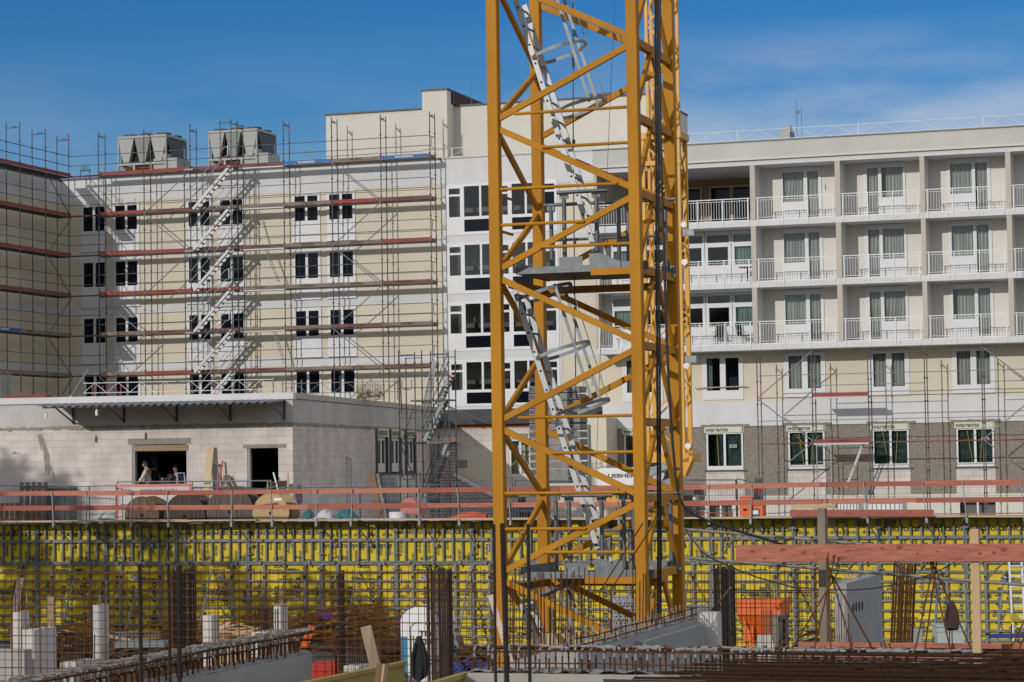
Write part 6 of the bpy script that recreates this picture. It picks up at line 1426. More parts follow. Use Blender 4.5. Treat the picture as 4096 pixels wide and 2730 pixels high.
for k, (xa, xb, lb) in enumerate(((3336, 3440, 'white ribbed liquid tank in a cage, the left one behind the walkway'), (3470, 3616, 'white ribbed liquid tank in a cage, the right and wider one behind the walkway'))):
    v = 7.0; (a, zt), (c, zb) = y_((xa, 2008), v), y_((xb, 2060), v); g0 = gnd(a, v); r = thing('liquid_tank', lb, 'tank', GP.w((a + c) / 2, v, g0), GP.a)
    MB(GP).box(a + .03, c - .03, v, v + 1, g0 + .15, zt).build('bottle', whitep, r, bevel=.06); b = MB(GP)
    for j in range(9): x = a + (c - a) * j / 8; b.tube((x, v - .03, g0), (x, v - .03, zt - .03), .012, 5)
    for j in range(4): z = g0 + .15 + (zt - g0 - .2) * j / 3; b.tube((a, v - .03, z), (c, v - .03, z), .012, 5)
    b.build('cage', galv, r); MB(GP).box(a, c, v, v + 1, g0, g0 + .14).build('pallet_base', dkmet, r)
for k in range(5):
    x = 3022 + 7 * k; (a, zt) = y_((x, 1912 + 4 * (k % 3)), 6.4); o = MB(GP); g0 = gnd(a, 5.8); o.tube((a, 6.4, zt), (a - .02, 5.8, g0), .03, 6); o.cur = 1; o.tube((a - .001, 6.36, zt - .3), (a - .004, 6.25, zt - .45), .036, 6)
    tag(o.build('steel_prop', [galv_d, redp]), 'red-ringed steel prop behind the orange boxes, %s' % ('leftmost', 'second from the left', 'middle one', 'second from the right', 'rightmost')[k], 'prop', 'red-ringed props behind the orange boxes')
a, c = y_((2808, 2052), 3.5), y_((2930, 2055), 3.5); o = MB(GP).tube((a[0], 3.5, a[1]), (c[0], 3.5, c[1]), .02)
for f in (0, .2, .9, 1): x = a[0] + (c[0] - a[0]) * f; o.tube((x, 3.5, gnd(x, 3.5)), (x, 3.5, a[1] + .06), .02)
tag(o.build('pipe_frame', cofr), 'low red-brown pipe frame in front of the basement window', 'pipe frame')
# balcony furniture
def chair(u, v, k, ang, label):
    p = GR.w(u, v, zs_t[k]); r = thing('garden_chair', label, 'chair', p, GR.a + R_(ang), 'chairs on the lowest balcony'); G = Fr(p.x, p.y, -math.degrees(GR.a + R_(ang)), p.z)
    MB(G).box(-.24, .24, -.24, .22, .42, .46).build('seat', blackc, r); MB(G).hexa([(-.24, .20, .46), (.24, .20, .46), (.24, .23, .46), (-.24, .23, .46), (-.22, .30, 1.0), (.22, .30, 1.0), (.22, .33, 1.0), (-.22, .33, 1.0)]).build('backrest', blackc, r)
    for s in (-1, 1):
        MB(G).path([(s * .25, -.22, 0), (s * .26, -.2, .62), (s * .26, .1, .66), (s * .25, .26, .66)], .014, 5).build('armrest', alu, r)
        MB(G).tube((s * .23, .22, .0), (s * .23, .2, .44), .014, 5).build('leg', alu, r)
chair(GR.hit((2876, 1340), .9)[0], .95, 2, 0, 'black garden chair facing the railing on the lowest balcony, left of two chairs'); chair(GR.hit((2975, 1340), .8)[0], .85, 2, 70, 'black garden chair turned sideways on the lowest balcony, by the pillar')
u, z = GR.hit((2990, 1075), .7); o = MB(GR).box(u - .35, u + .3, .45, .95, zs_t[1] + .70, zs_t[1] + .74).tube((u, .7, zs_t[1]), (u, .7, zs_t[1] + .7), .03).box(u - .2, u + .2, .66, .74, zs_t[1], zs_t[1] + .03)
tag(o.build('balcony_table', blackc), 'small dark one-legged table on the middle balcony by the pillar', 'table')
# roof of the annex: rail, props, crate
ra = thing('annex_roof_rail', 'white lattice girder rail along the front of the annex roof', 'guardrail', GN.w(-7, .8, zat), GN.a)
a = GN.hit((330, 1560), .8)[0]; c = GN.hit((1097, 1560), .8)[0]; zr0 = GN.hit((700, 1566), .8)[1]
for q in range(2): lattice_rail(GN, (a + (c - a) * q / 2 + .03, .8, zr0), (a + (c - a) * (q + 1) / 2 - .03, .8, zr0), .8, zr0, zr0 + .36, ra, paintw, .42)
for x in (342, 1092): u = GN.hit((x, 1560), .8)[0]; MB(GN).tube((u, .82, zat - .06), (u, .82, zr0 + .42), .026).build('post', galv, ra)
rb2 = thing('annex_roof_rail', 'dull grey lattice girder rail at the rear right of the annex roof', 'guardrail', GN.w(-2, 10, zat), GN.a); vq = 10.0
a = GN.hit((1128, 1575), vq)[0]; c = GN.hit((1596, 1580), vq)[0]; zr1 = GN.hit((1300, 1572), vq)[1]
lattice_rail(GN, (a, vq, zr1), (c, vq, zr1), vq, zr1, zr1 + .40, rb2, galv, .5)
for x in (1130, 1176, 1206, 1450, 1590): u = GN.hit((x, 1575), vq)[0]; MB(GN).tube((u, vq + .02, zat - .06), (u, vq + .02, zr1 + .55), .022).build('post', galv, rb2)
for k, x in enumerate((370, 411, 444, 483)):
    u, z = GN.hit((x, 1545), 1.6); tag(MB(GN).tube((u, 1.6, zat - .06), (u, 1.6, z + .02 * (k % 2)), .024).box(u - .05, u + .05, 1.55, 1.65, zat - .06, zat - .04).build('roof_post', mat('magenta_post%d' % k, (.42, .04, .09), .5)), 'short crimson post on the annex roof, %s of four' % ('leftmost', 'second from left', 'third from left', 'rightmost')[k], 'post', 'crimson posts on the annex roof')
a, c = GN.hit((283, 1588), 1.2), GN.hit((353, 1480), 1.2); tag(MB(GN).tube((a[0], 1.2, a[1]), (c[0], 1.2, c[1]), .03).box(a[0] - .05, a[0] + .05, 1.15, 1.25, a[1] - .04, a[1] + .04).build('raking_tube', galv), 'slanting grey tube standing on the left part of the annex roof', 'tube')
a, c = GN.hit((10, 1590), 1.0), GN.hit((178, 1588), 1.0); o = MB(GN)
for j in range(3): o.box(a[0], c[0], 1.0 + .25 * j, 1.2 + .25 * j, zat - .06, zat + .09 + .03 * j)
tag(o.build('board_pile', redb), 'pile of red boards on the left end of the annex roof', 'boards')
for k in range(6):
    (a, za) = GN.hit((4 + 8 * k, 1486 + 5 * (k % 3)), 2.2); tag(MB(GN).tube((a, 2.2, za), (a + .25 - .02 * k, 1.7, zat - .06), .022).build('frame_tube', galv_d), 'dark tube leaning at the far left of the annex roof, %s of six' % (['leftmost'] + [ORD[j] + ' from left' for j in range(1, 5)] + ['rightmost'])[k], 'tube', 'tubes on the annex roof')
v = 11.0; (a, zt), (c, zb) = GN.hit((1416, 1538), v), GN.hit((1521, 1596), v); r = thing('mesh_crate', 'yellow wire crate full of fittings on the annex roof', 'crate', GN.w((a + c) / 2, v, zat - .06), GN.a); b = MB(GN)
for j in range(12): x = a + (c - a) * j / 11; b.bar((x, v, zat), (x, v, zt), .012, .012).bar((x, v + .8, zat), (x, v + .8, zt), .012, .012)
for j in range(8): z = zat + (zt - zat) * j / 7; b.bar((a, v, z), (c, v, z), .012, .012).bar((a, v + .8, z), (c, v + .8, z), .012, .012)
b.build('wire_sides', mat('crate_wire', (.20, .17, .07), .7), r); b = MB(GN); rn = random.Random(4)
for j in range(26): x, y = rn.uniform(a + .05, c - .05), rn.uniform(v + .08, v + .7); b.bar((x, y, zat + rn.random() * .4), (x + rn.uniform(-.25, .25), y + .05, zat + rn.random() * .45), .06, .05)
b.build('fittings', mat('fittings', (.24, .18, .12), .9, (.12, .10, .09), 8, .7), r)
# ------------------------------------------------------------------ the pit: walls, columns, reinforcement
GF = Fr(0, 26, 18)
ZT = 4.05
def f_(p, z=ZT):
    u, v, _ = GF.loc(atz(p, z)); return u, v
def plane_at(p, Y):
    return GF.loc(at(p, Y))
rnd = random.Random(77)
def lumpy(fr, u0_, u1_, v0, v1, z, amp, name, m, parent, n=60, k=6, seed=0):
    rn = random.Random(seed); b = MB(fr); G = [[(u0_ + (u1_ - u0_) * i / n, v0 + (v1 - v0) * j / k, z + amp * rn.random() * (1 if 0 < i < n else .3)) for j in range(k + 1)] for i in range(n + 1)]
    for i in range(n):
        for j in range(k): b.face(G[i][j], G[i + 1][j], G[i + 1][j + 1], G[i][j + 1])
    return b.build(name, m, parent)
def hairpin_proto(parent, fr, along, w, h, r, org, seed):
    # an inverted U of bent bar; legs rusty, bow coated in splashed cement
    b = MB(fr); ou_, ov_, oz = org; P = []
    for t in range(9):
        a = math.pi * t / 8; P.append((ou_ + (0 if along == 'v' else 0), ov_, oz) if False else None)
    q = lambda s, z: (ou_ + s, ov_, z) if along == 'v' else (ou_, ov_ + s, z)
    b.path([q(-w / 2, oz - .12), q(-w / 2, oz + h - .06)], r, 6); b.path([q(w / 2, oz - .12), q(w / 2, oz + h - .06)], r, 6)
    b.cur = 1; b.path([q(-w / 2, oz + h - .10), q(-w / 2, oz + h - .03), q(-w / 2 + .03, oz + h), q(0, oz + h + .004), q(w / 2 - .03, oz + h), q(w / 2, oz + h - .03), q(w / 2, oz + h - .10)], r * 1.25, 6)
    return b.build('starter_bar', [rust, cemrod], parent)
def hairpins(parent, fr, along, start, n, step, w, h, r, z, jit=.02, seed=0):
    rn = random.Random(seed); o0 = hairpin_proto(parent, fr, along, w, h, r, (start[0], start[1], z), seed)
    for k in range(1, n):
        o = o0.copy(); COL.objects.link(o); o.parent = parent
        j = rn.uniform(-jit, jit); o.location = ((k * step + j, 0, 0) if along == 'u' else (0, k * step + j, 0)) if parent is not None else (0, 0, 0)
        o.location.z = rn.uniform(-.02, .02); o.rotation_euler = (0, 0, 0)
# left wall running into the depth
lu, lv = f_((1249, 2612))
lw = thing('concrete_wall', 'grey concrete wall with a row of bent starter bars, at the bottom left', 'concrete wall', GF.w(lu - .15, lv - 4, 0), GF.a)
MB(GF).box(lu - .3, lu, lv - 9, lv, 0, ZT).build('wall', conc, lw)
lumpy(GF, lu - .3, lu, lv - 9, lv, ZT - .002, .05, 'rough_top', conc_r, lw, 6, 90, 3)
hairpins(lw, GF, 'v', (lu - .15, lv - 7.4), 58, .125, .2, .27, .011, ZT, .025, 1)
b = MB(GF)
for s, z in ((-.11, ZT + .23), (.11, ZT + .23), (-.11, ZT + .12)): b.path([(lu - .15 + s, lv - 8 + 8.1 * k / 12, z + rnd.uniform(-.008, .008)) for k in range(13)], .011, 6)
b.build('longitudinal_bar', rust, lw)
b = MB(GF)                                        # cement splashed over the bars
for k in range(190): v = lv - 8 + 8.0 * rnd.random(); s = rnd.uniform(-.11, .11); b.path([(lu - .15 + s, v, ZT + .25), (lu - .15 + s + rnd.uniform(-.1, .1), v + rnd.uniform(.06, .2), ZT + .262), (lu - .15 + s, v + .25, ZT + .25)], .016, 5)
b.build('cement_splash', conc_r, lw, smooth=True)
o = MB(GF)                                        # bent end bars of the wall
for z in (.02, .12, .22): o.path([(lu - .3, lv + .05, ZT + z + .02), (lu - .02, lv + .05, ZT + z + .02), (lu + .22, lv + .1, ZT + z), (lu + .25, lv + .1, ZT + z - .08), (lu + .25, lv + .1, ZT - 1.1)], .014, 6)
o.build('end_bar', rust, lw)
# centre wall across the view
cu, cv = f_((1870, 2692))
cw = thing('concrete_wall', 'pale concrete wall with rusty starter bars across the bottom of the view, in front of the mast', 'concrete wall', GF.w(cu + 3, cv, 0), GF.a)
MB(GF).box(cu, cu + 6.2, cv, cv + .32, 0, ZT).build('wall', mat('warm_concrete', (.37, .355, .32), .9, (.29, .275, .25), 1.6, .5, .12, 16, spots=((.20, .18, .15), 7, .70)), cw)
lumpy(GF, cu, cu + 6.2, cv, cv + .32, ZT - .002, .05, 'rough_top', conc_r, cw, 90, 6, 5)
hairpins(cw, GF, 'u', (cu + .06, cv + .16), 40, .115, .22, .26, .0095, ZT, .04, 2)
b = MB(GF)
for s, z in ((-.12, .22), (.12, .23), (-.12, .10), (.0, .255)): b.path([(cu - .05 + 4.9 * k / 10, cv + .16 + s, ZT + z + rnd.uniform(-.008, .008)) for k in range(11)], .011 if z > .2 else .008, 6)
b.build('longitudinal_bar', rust, cw)
b = MB(GF)
for k in range(60): u = cu + 5.2 * rnd.random() ** .8; s = rnd.uniform(-.12, .12); b.path([(u, cv + .16 + s, ZT + .25), (u + rnd.uniform(.04, .12), cv + .16 + s + rnd.uniform(-.06, .06), ZT + .262), (u + .2, cv + .16 + s, ZT + .25)], .016, 5)
b.build('cement_splash', conc_r, cw, smooth=True)
# wall with the stepped top behind it
du, dv = f_((2816, 2498)); dn = f_((2517, 2566))[1]
dw = thing('concrete_wall', 'grey concrete wall with short spiky starter bars in front of the right mast legs', 'concrete wall', GF.w(du - .15, (dv + dn) / 2, 0), GF.a)
MB(GF).box(du - .12, du, dn, dv, 0, ZT).box(du - .36, du - .124, dn - 2.4, dv + .1, 0, ZT + .07).build('wall', conc, dw)
MB(GF).box(du - .1, du + .14, dv + .14, dv + .40, 0, ZT + .14).build('end_pier', conc_l, dw)
lumpy(GF, du - .36, du - .124, dn - 2.4, dv + .1, ZT + .068, .05, 'rough_top', conc_r, dw, 4, 70, 8)
for s, m in ((-.15, cemrod), (-.33, cemrod)):
    for k in range(34):
        v = dn - 2.2 + (dv - dn + 2.2) * k / 33; MB(GF).bar((du + s, v, ZT), (du + s + rnd.uniform(-.02, .02), v + rnd.uniform(-.02, .02), ZT + .22 + rnd.uniform(-.05, .08)), .012, .012).build('starter_bar', cemrod if k % 3 else rust, dw)
b = MB(GF)
for z in (.12, .2): b.path([(du - .14, dn - 2.4 + (dv - dn + 2.6) * k / 8, ZT + z + rnd.uniform(-.01, .01)) for k in range(9)], .008, 5)
b.build('longitudinal_bar', rust, dw)
o = MB(GF).box(du - 1.1, du - .02, dn - 2.0, dn - .3, 0, ZT - .10); tag(o.build('wall_footing', conc), 'lower grey concrete step beside the spiky wall, behind the starter bars', 'concrete step')
o = at(px('g6', 745, 1240), 30.5); u, v, z = GF.loc(o); tag(MB(GF).box(u - .14, u + .16, v - .06, v + .08, ZT - .16, ZT - .02).build('timber_block', wood), 'pale timber block lying at the foot of the ladder behind the starter bars', 'timber block')
# tall loose starter rods between the mast legs
rods = thing('starter_rods', 'cluster of tall thin rusty starter rods standing between the mast legs', 'rebar', at((2300, 2600), 30.2), 0)
for k in range(34):
    x = 2035 + 12.6 * k + rnd.uniform(-8, 8) + (160 if k > 26 else 0); yt = rnd.uniform(2255, 2330); lean = rnd.uniform(-14, 14); a = at((x, 2660), 30.2 + .25 * (k % 2)); c = at((x + lean, yt), 30.2 + .25 * (k % 2))
    MB().tube(a, c, rnd.choice((.006, .008, .008)), 5).build('rod', rust, rods)
for k, (x0, y0, x1, y1, x2, y2) in enumerate(((2571, 2094, 2399, 2368, 2402, 2640), (2609, 2107, 2443, 2360, 2448, 2640))):
    tag(MB().path([at((x0, y0), 29.6), at((x1, y1), 29.9), at((x2, y2), 30.0)], .0085, 6).build('bent_rod', rust), 'long bent rusty rod crossing the right mast leg, %s of the pair' % ('left' if k == 0 else 'right'), 'rebar', 'bent rods crossing the mast leg')
# near thick bars
TB = [((558, 2255), (566, 2760), 8.5, 'leftmost'), ((673, 2256), (681, 2760), 6.5, 'second from the left'), ((716, 2264), (718, 2760), 10, 'third from the left'), ((1976, 2098), (1983, 2760), 6.5, 'thin, left of the mast leg'), ((2009, 2094), (2028, 2760), 11, 'thickest, before the mast leg'), ((2112, 2096), (2120, 2760), 7.5, 'rightmost')]
for k, (p, q, hw, lb) in enumerate(TB):
    Y = 16.0; a, c = at(p, Y), at(q, Y); c = c + (c - a) * ((c.z - 1.0) / (a.z - c.z)); r = hw / 9671 * Y; b = MB().tube(c, a, r * .93, 10); n = int((a - c).length / (r * 1.5)); d = (a - c).normalized()
    n2 = min(n, 130); zs0 = a - d * (n2 * r * 1.5)
    for j in range(n2): z = zs0 + d * (j * r * 1.5); b.path([z, z + d * r * .45], r * 1.08, 8, r * 1.02)
    tag(b.build('thick_rebar', rust_d), 'thick dark ribbed reinforcing bar standing in the foreground, ' + lb, 'rebar', 'thick bars in the foreground')
# columns and stubs
def column(p0, p1, p2, yt, Y, label, bars=4, bh=.5, m=conc_l, wrap=False, name='concrete_column', bm=None, cat='column'):
    a = at((p0, yt), Y); u0_, v0, zt = GF.loc(a); b_ = ray((p1, yt)); q = GF.w(0, v0, 0); t = (q - CAMP).dot(GF.n) / b_.dot(GF.n); u1_ = GF.loc(CAMP + b_ * t)[0]
    w = u1_ - u0_; c_ = ray((p2, yt)); q = GF.w(u1_, 0, 0); t = (q - CAMP).dot(GF.e) / c_.dot(GF.e); v1 = GF.loc(CAMP + c_ * t)[1]
    r = thing(name, label, cat, GF.w((u0_ + u1_) / 2, (v0 + v1) / 2, 0), GF.a)
    MB(GF).box(u0_, u1_, v0, v1, 0, zt).build('shaft', m, r, bevel=.01)
    n = bars
    for k in range(n):
        u = u0_ + w * (.2 + .6 * (k % 2)); v = v0 + (v1 - v0) * (.12 + .76 * (k // 2) / max(1, (n + 1) // 2 - 1)); MB(GF).tube((u, v, zt - .05), (u + rnd.uniform(-.01, .01), v, zt + bh * rnd.uniform(.85, 1.1)), .010, 6).build('starter_bar', bm or (cemrod if k % 2 else rust), r)
    return r
column(51, 85, 118, 2448, 54, 'tall pale concrete column at the far left with bare bars on top', 4, .45)
column(89, 136, 226, 2520, 48, 'wide plastic-wrapped concrete column at the left, nearer and lower than its neighbour', 8, .1)
column(371, 400, 436, 2420, 52, 'slender film-wrapped pale column left of the thick bars', 4, .5, mat('film_wrapped', (.50, .50, .49), .3, (.38, .38, .375), 8, .6, .4, 14))
column(810, 845, 876, 2463, 56, 'short pale column in front of the yellow panels, right of the thick bars', 2, .1)
column(1094, 1122, 1151, 2420, 55, 'pale column with tall thin bars standing left of the rusty mat heap', 8, .42)
column(240, 303, 402, 2650, 44, 'low broad concrete stub with a double row of bars at the left', 14, .5, name='concrete_stub', bm=rust_d, cat='stub')
column(1005, 1060, 1130, 2530, 50, 'low concrete footing with many bars in front of the pale column', 14, .5, name='concrete_stub', bm=rust_d, cat='stub')
column(1373, 1436, 1484, 2664, 43, 'low pale stub with thin bars beside the leaning timber', 10, .6, name='concrete_stub', bm=rust_d, cat='stub')
o = at((20, 2600), 47); u, v, z = GF.loc(o); tag(MB(GF).box(u - 3, u + .42, v, v + .3, 0, z).build('low_wall', conc), 'low grey concrete wall at the left edge behind the mesh', 'concrete wall')
# mesh curtains of wall reinforcement
def curtain_mesh(name, x0, x1, yt, y1st, Y, label, sx, sz, m, seed, skip=None):
    rn = random.Random(seed); a = GF.loc(at((x0, yt), Y)); v = a[1]
    def hu(x): q = ray((x, yt)); t = (GF.w(0, v, 0) - CAMP).dot(GF.n) / q.dot(GF.n); return GF.loc(CAMP + q * t)[0]
    u0_, u1_ = hu(x0), hu(x1); zt = a[2]; z1 = GF.loc(at((x0, y1st), Y))[2]; r = thing(name, label, 'rebar mesh', GF.w((u0_ + u1_) / 2, v, 0), GF.a)
    for lay in range(2):
        b = MB(GF); vv = v + .22 * lay; n = int((u1_ - u0_) / sx)
        for k in range(n + 1):
            if lay and k % 3: continue
            u = u0_ + sx * k + .03 * lay + rn.uniform(-.012, .012); b.bar((u, vv, .05), (u + rn.uniform(-.02, .02), vv, zt + rn.uniform(-.08, .06)), 0.009, 0.009)
            if k % 7 == 3: b.bar((u + .03, vv, .05), (u + .03, vv, zt - .3), 0.009, 0.009)
        z = z1 - .02 * lay
        while z > .1: b.bar((u0_ - .1, vv - .012, z + rn.uniform(-.01, .01)), (u1_ + .1, vv - .012, z + rn.uniform(-.01, .01)), 0.009, 0.009); z -= sz * (1 + lay)
        b.build('mesh_layer', m, r)
curtain_mesh('rebar_mesh', -40, 1968, 2274, 2292, 44, 'long rusty two-layer mesh curtain across the left half of the pit', .145, .142, rust_l, 1)
curtain_mesh('rebar_mesh', 2700, 3282, 2278, 2291, 41, 'shorter rusty mesh curtain in front of the orange hopper', .078 * 1.1, .145, rust_l, 2)
curtain_mesh('rebar_mesh', 2030, 2690, 2290, 2300, 47, 'rusty mesh curtain behind the mast legs', .16, .145, rust_l, 3)
def cage(x0, x1, yt, yb, Y, label, n, m, rr=.012, ties=14, lean=0.0, h0=0.0):
    a = GF.loc(at((x0, yt), Y)); c = GF.loc(at((x1, yt), Y)); zt = a[2]; w = c[0] - a[0]; d = w * .45; r = thing('rebar_cage', label, 'rebar cage', GF.w(a[0] + w / 2, a[1] + d / 2, h0), GF.a)
    per = []
    nf = int(n * .42)
    for k in range(nf): per += [((k + .5) / nf + rnd.uniform(-.02, .02), 0), ((k + .2) / nf + rnd.uniform(-.02, .02), 1)]
    for k in range(max(1, (n - 2 * nf) // 2)): f = (k + 1) / ((n - 2 * nf) // 2 + 1); per += [(0, f), (1, f)]
    for k, (p, q) in enumerate(per):
        MB(GF).tube((a[0] + p * w, a[1] + q * d, h0), (a[0] + p * w + lean, a[1] + q * d, zt + rnd.uniform(-.08, .02)), rr, 6).build('bar', m, r)
    b = MB(GF)
    for k in range(ties):
        z = h0 + .15 + (zt - h0 - .5) * k / ties; f = lean * (z - h0) / (zt - h0); P = [(a[0] - .015 + f, a[1] - .015, z), (a[0] + w + .015 + f, a[1] - .015, z), (a[0] + w + .015 + f, a[1] + d + .015, z), (a[0] - .015 + f, a[1] + d + .015, z)]
        for i in range(4): b.tube(P[i], P[(i + 1) % 4], .007, 5)
    b.build('ties', m, r)
mat('cage_steel', (.075, .04, .025), .9, (.03, .02, .015), 8, .7)
cage(1704, 1806, 2266, 2730, 39, 'dense dark rebar cage standing in front of the toilet cabin', 30, MT['cage_steel'], .0085, 7)
cage(2854, 2936, 2262, 2610, 40, 'dense dark rebar cage left of the orange hopper', 30, rust_d, .012, 5)
cage(690, 782, 2268, 2600, 43, 'dark rebar cage among the left mesh, right of the thick bars', 22, rust_d, .011, 6)
cage(1350, 1376, 2280, 2610, 46, 'slim rebar cage in the middle of the left mesh', 8, rust_d, .012, 16)
cage(3532, 3622, 2252, 2600, 57, 'leaning orange-brown rebar cage behind the concrete wall with four holes', 28, rust_l, .012, 20, .25)
# rusty mat heap and other loose steel
def mat_heap(xa, xb, yt, yb, Y, label, n, seed, droop=.5, depth=2.4):
    rn = random.Random(seed); a = GF.loc(at((xa, yt), Y)); c = GF.loc(at((xb, yt), Y)); w = c[0] - a[0]; zt = a[2]; r = thing('rebar_mat_stack', label, 'rebar mats', GF.w(a[0] + w / 2, a[1] + depth / 2, 0), GF.a)
    for k in range(n):
        b = MB(GF); z = zt - .12 - (zt - .15) * k / n; v0 = a[1] + rn.uniform(-.1, .1); ou2 = rn.uniform(-.25, .25)
        f = lambda t: z + .12 * math.sin(math.pi * t) - droop * max(0, t - .55) ** 1.5 - droop * .8 * max(0, .35 - t) ** 1.5
        for j in range(16): v = v0 + depth * j / 15; b.path([(a[0] + ou2 + w * t / 10, v, f(t / 10) + rn.uniform(-.01, .01)) for t in range(11)], .009, 4)
        for j in range(int(w / .3)): t = j * .3 / w; b.bar((a[0] + ou2 + w * t, v0 - .05, f(t) + .012), (a[0] + ou2 + w * t, v0 + depth + .05, f(t) + .012), .014, .014)
        b.build('mat', rust if k % 3 else rust_l, r)
    MB(GF).box(a[0] + w * .1, a[0] + w * .85, a[1] + .3, a[1] + depth - .2, 0, max(.2, zt - .9)).build('timber_bearers', woodd, r)
mat_heap(1150, 1610, 2440, 2600, 62, 'big sagging stack of rusty reinforcing mats left of the toilet cabin', 12, 3, 1.2)
mat_heap(872, 1140, 2462, 2560, 64, 'smaller stack of rusty reinforcing mats behind the pale column', 8, 5, 1.0)
mat_heap(3160, 3290, 2530, 2590, 60, 'low stack of rusty mats behind the grey post', 6, 6, .3, 2.0)
mat_heap(440, 800, 2500, 2575, 62, 'long low bundle of rusty mats behind the thick bars', 9, 8, .3, 2.0)
mat_heap(120, 380, 2512, 2580, 61, 'low dark bundle of rusty mats behind the wrapped column', 8, 9, .2, 2.0)
def scraps(x0, x1, y0, y1, Y, label, n, m, seed, L=1.0):
    rn = random.Random(seed); b = MB()
    for k in range(n):
        p = at((rn.uniform(x0, x1), rn.uniform(y0, y1)), Y + rn.uniform(-1, 1)); d = V((rn.uniform(-1, 1), rn.uniform(-.5, .5), rn.uniform(-.25, .25))).normalized() * (L * rn.uniform(.3, 1)); b.bar(p - d / 2, p + d / 2, rn.uniform(.05, .16), .03)
    p = at(((x0 + x1) / 2, y1), Y); b.box(p.x - (x1 - x0) / 9671 * Y * .4, p.x + (x1 - x0) / 9671 * Y * .4, Y - .8, Y + .8, 0, p.z)
    return tag(b.build('timber_scrap', m), label, 'scrap heap')
scraps(880, 1010, 2505, 2560, 60, 'heap of pale timber offcuts left of the pale column', 46, wood, 1)
scraps(440, 640, 2575, 2620, 57, 'heap of dark boards and offcuts behind the left mesh', 40, woodd, 2, 1.4)
scraps(230, 360, 2510, 2600, 62, 'dark heap of boards behind the wrapped column', 26, woodd, 6, 1.4)
scraps(1800, 1960, 2590, 2640, 56, 'heap of dark offcuts right of the toilet cabin', 36, woodd, 3)
scraps(1840, 1960, 2650, 2700, 50, 'loose blue and brown scraps right of the rebar cage', 20, blued, 4, .6)
o = MB().bar(at((436, 2545), 57), at((640, 2582), 57), .12, .05); tag(o.build('plank', woodp), 'long pale plank lying aslant behind the thick bars', 'plank')
o = MB().bar(at((205, 2386), 58), at((205, 2386), 58) - V((0, 0, 2.2)), .16, .10, (0, 1, 0)); tag(o.build('timber_post', mat('tan_post', (.36, .25, .15), .85, (.26, .17, .10), 3, .6)), 'upright tan timber post behind the wrapped column', 'timber')
o = MB().bar(at((84, 2310), 60), at((60, 2440), 60), .16, .05, (0, 1, 0)); o.bar(at((60, 2440), 60), at((54, 2620), 60), .16, .05, (0, 1, 0)); tag(o.build('leaning_board', woodg), 'narrow weathered board leaning at the far left', 'board')
wcr = MB(); p0 = at((456, 2570), 52); 
for k in range(14): wcr.bar(p0 + V((.07 * k, 0, .0)), p0 + V((.07 * k + .06, 0, .22)), .01, .01)
for k in range(4): wcr.bar(p0 + V((0, 0, .07 * k)), p0 + V((1.0, 0, .07 * k)), .01, .01)
wcr.box(p0.x, p0.x + 1.1, p0.y, p0.y + .8, p0.z - .12, p0.z - .02); tag(wcr.build('wire_tray', greyd), 'grey wire tray among the boards behind the left mesh', 'tray')
# portable toilet
YT = 60; G7 = Fr(*at((1602, 2600), YT).xy, 18); tw = 1.06; zt7 = at((1700, 2416), YT).z
to = thing('toilet_cabin', 'white and blue portable toilet cabin with rounded roof behind the rebar cage', 'toilet cabin', G7.w(tw / 2, .5, 0), G7.a)
zb7 = zt7 - 2.25; zsh = zt7 - .44
MB(G7).box(.19, tw - .06, 0, .03, zb7, zsh).build('door', whitep, to)
t_ = MB(G7); zlt = at((1690, 2546), YT).z
for dz in (0, -.20): letter(t_, 'TOI', (.50, -.02, zlt + dz), (1, 0, 0), (0, 0, 1), .155, 0, .36)
t_.build('lettering', blk, to)
MB(G7).path([(.27, -.012, zb7 + .1), (.27, -.012, zsh - .12), (.36, -.012, zsh - .03), (.62, -.012, zsh + .01), (.88, -.012, zsh - .03), (tw - .12, -.012, zsh - .12), (tw - .12, -.012, zb7 + .1)], .014, 6).build('door_frame', greyp, to)
MB(G7).box(0, .186, -.005, .03, zb7, zt7 - .80).box(0, .02, .034, 1.0, zb7, zt7 - .80).build('left_panel', bluep, to)
MB(G7).box(tw - .055, tw, -.005, 1.0, zb7, zt7 - .80).build('right_panel', bluep, to)
MB(G7).box(0, .186, -.005, 1.0, zt7 - .797, zsh).box(tw - .055, tw, -.005, 1.0, zt7 - .797, zsh).build('upper_panel', whitep, to)
P = [(-.02 + (tw + .04) * k / 14, zsh + .40 * math.sin(math.pi * (k + .0) / 14) ** .55) for k in range(15)]
MB(G7).prism(P, lambda x, z: (x, -.03, z), lambda x, z: (x, 1.04, z)).build('roof', whitep, to, smooth=True)
MB(G7).path([(x, -.035, z + .004) for x, z in P], .014, 5).build('roof_trim', purple, to)
MB(G7).box(-.02, tw + .02, -.02, 1.02, 0, zb7).build('base', dkmet, to)
# orange concrete hopper
YH = 66; hu, hv, hz = GF.loc(at((2947, 2405), YH)); he = GF.loc(at((3136, 2405), YH))[0]; W = he - hu; zl_ = GF.loc(at((2947, 2462), YH))[2]; zbh = GF.loc(at((3000, 2585), YH))[2]
hp = thing('concrete_hopper', 'bright orange concrete skip with tapering hopper behind the right mesh', 'hopper', GF.w(hu + W / 2, hv + W / 2, 0), GF.a)
MB(GF).box(hu, he, hv, hv + W, zl_, hz).box(hu - .04, he + .04, hv - .04, hv + W + .04, hz - .06, hz + .02).build('upper_tank', orange, hp, bevel=.02)
MB(GF).hexa([(hu + W * .42, hv + W * .3, zbh), (hu + W * .68, hv + W * .3, zbh), (hu + W * .68, hv + W * .6, zbh), (hu + W * .42, hv + W * .6, zbh), (hu, hv, zl_ - .002), (he, hv, zl_ - .002), (he, hv + W, zl_ - .002), (hu, hv + W, zl_ - .002)]).build('funnel', orange, hp)
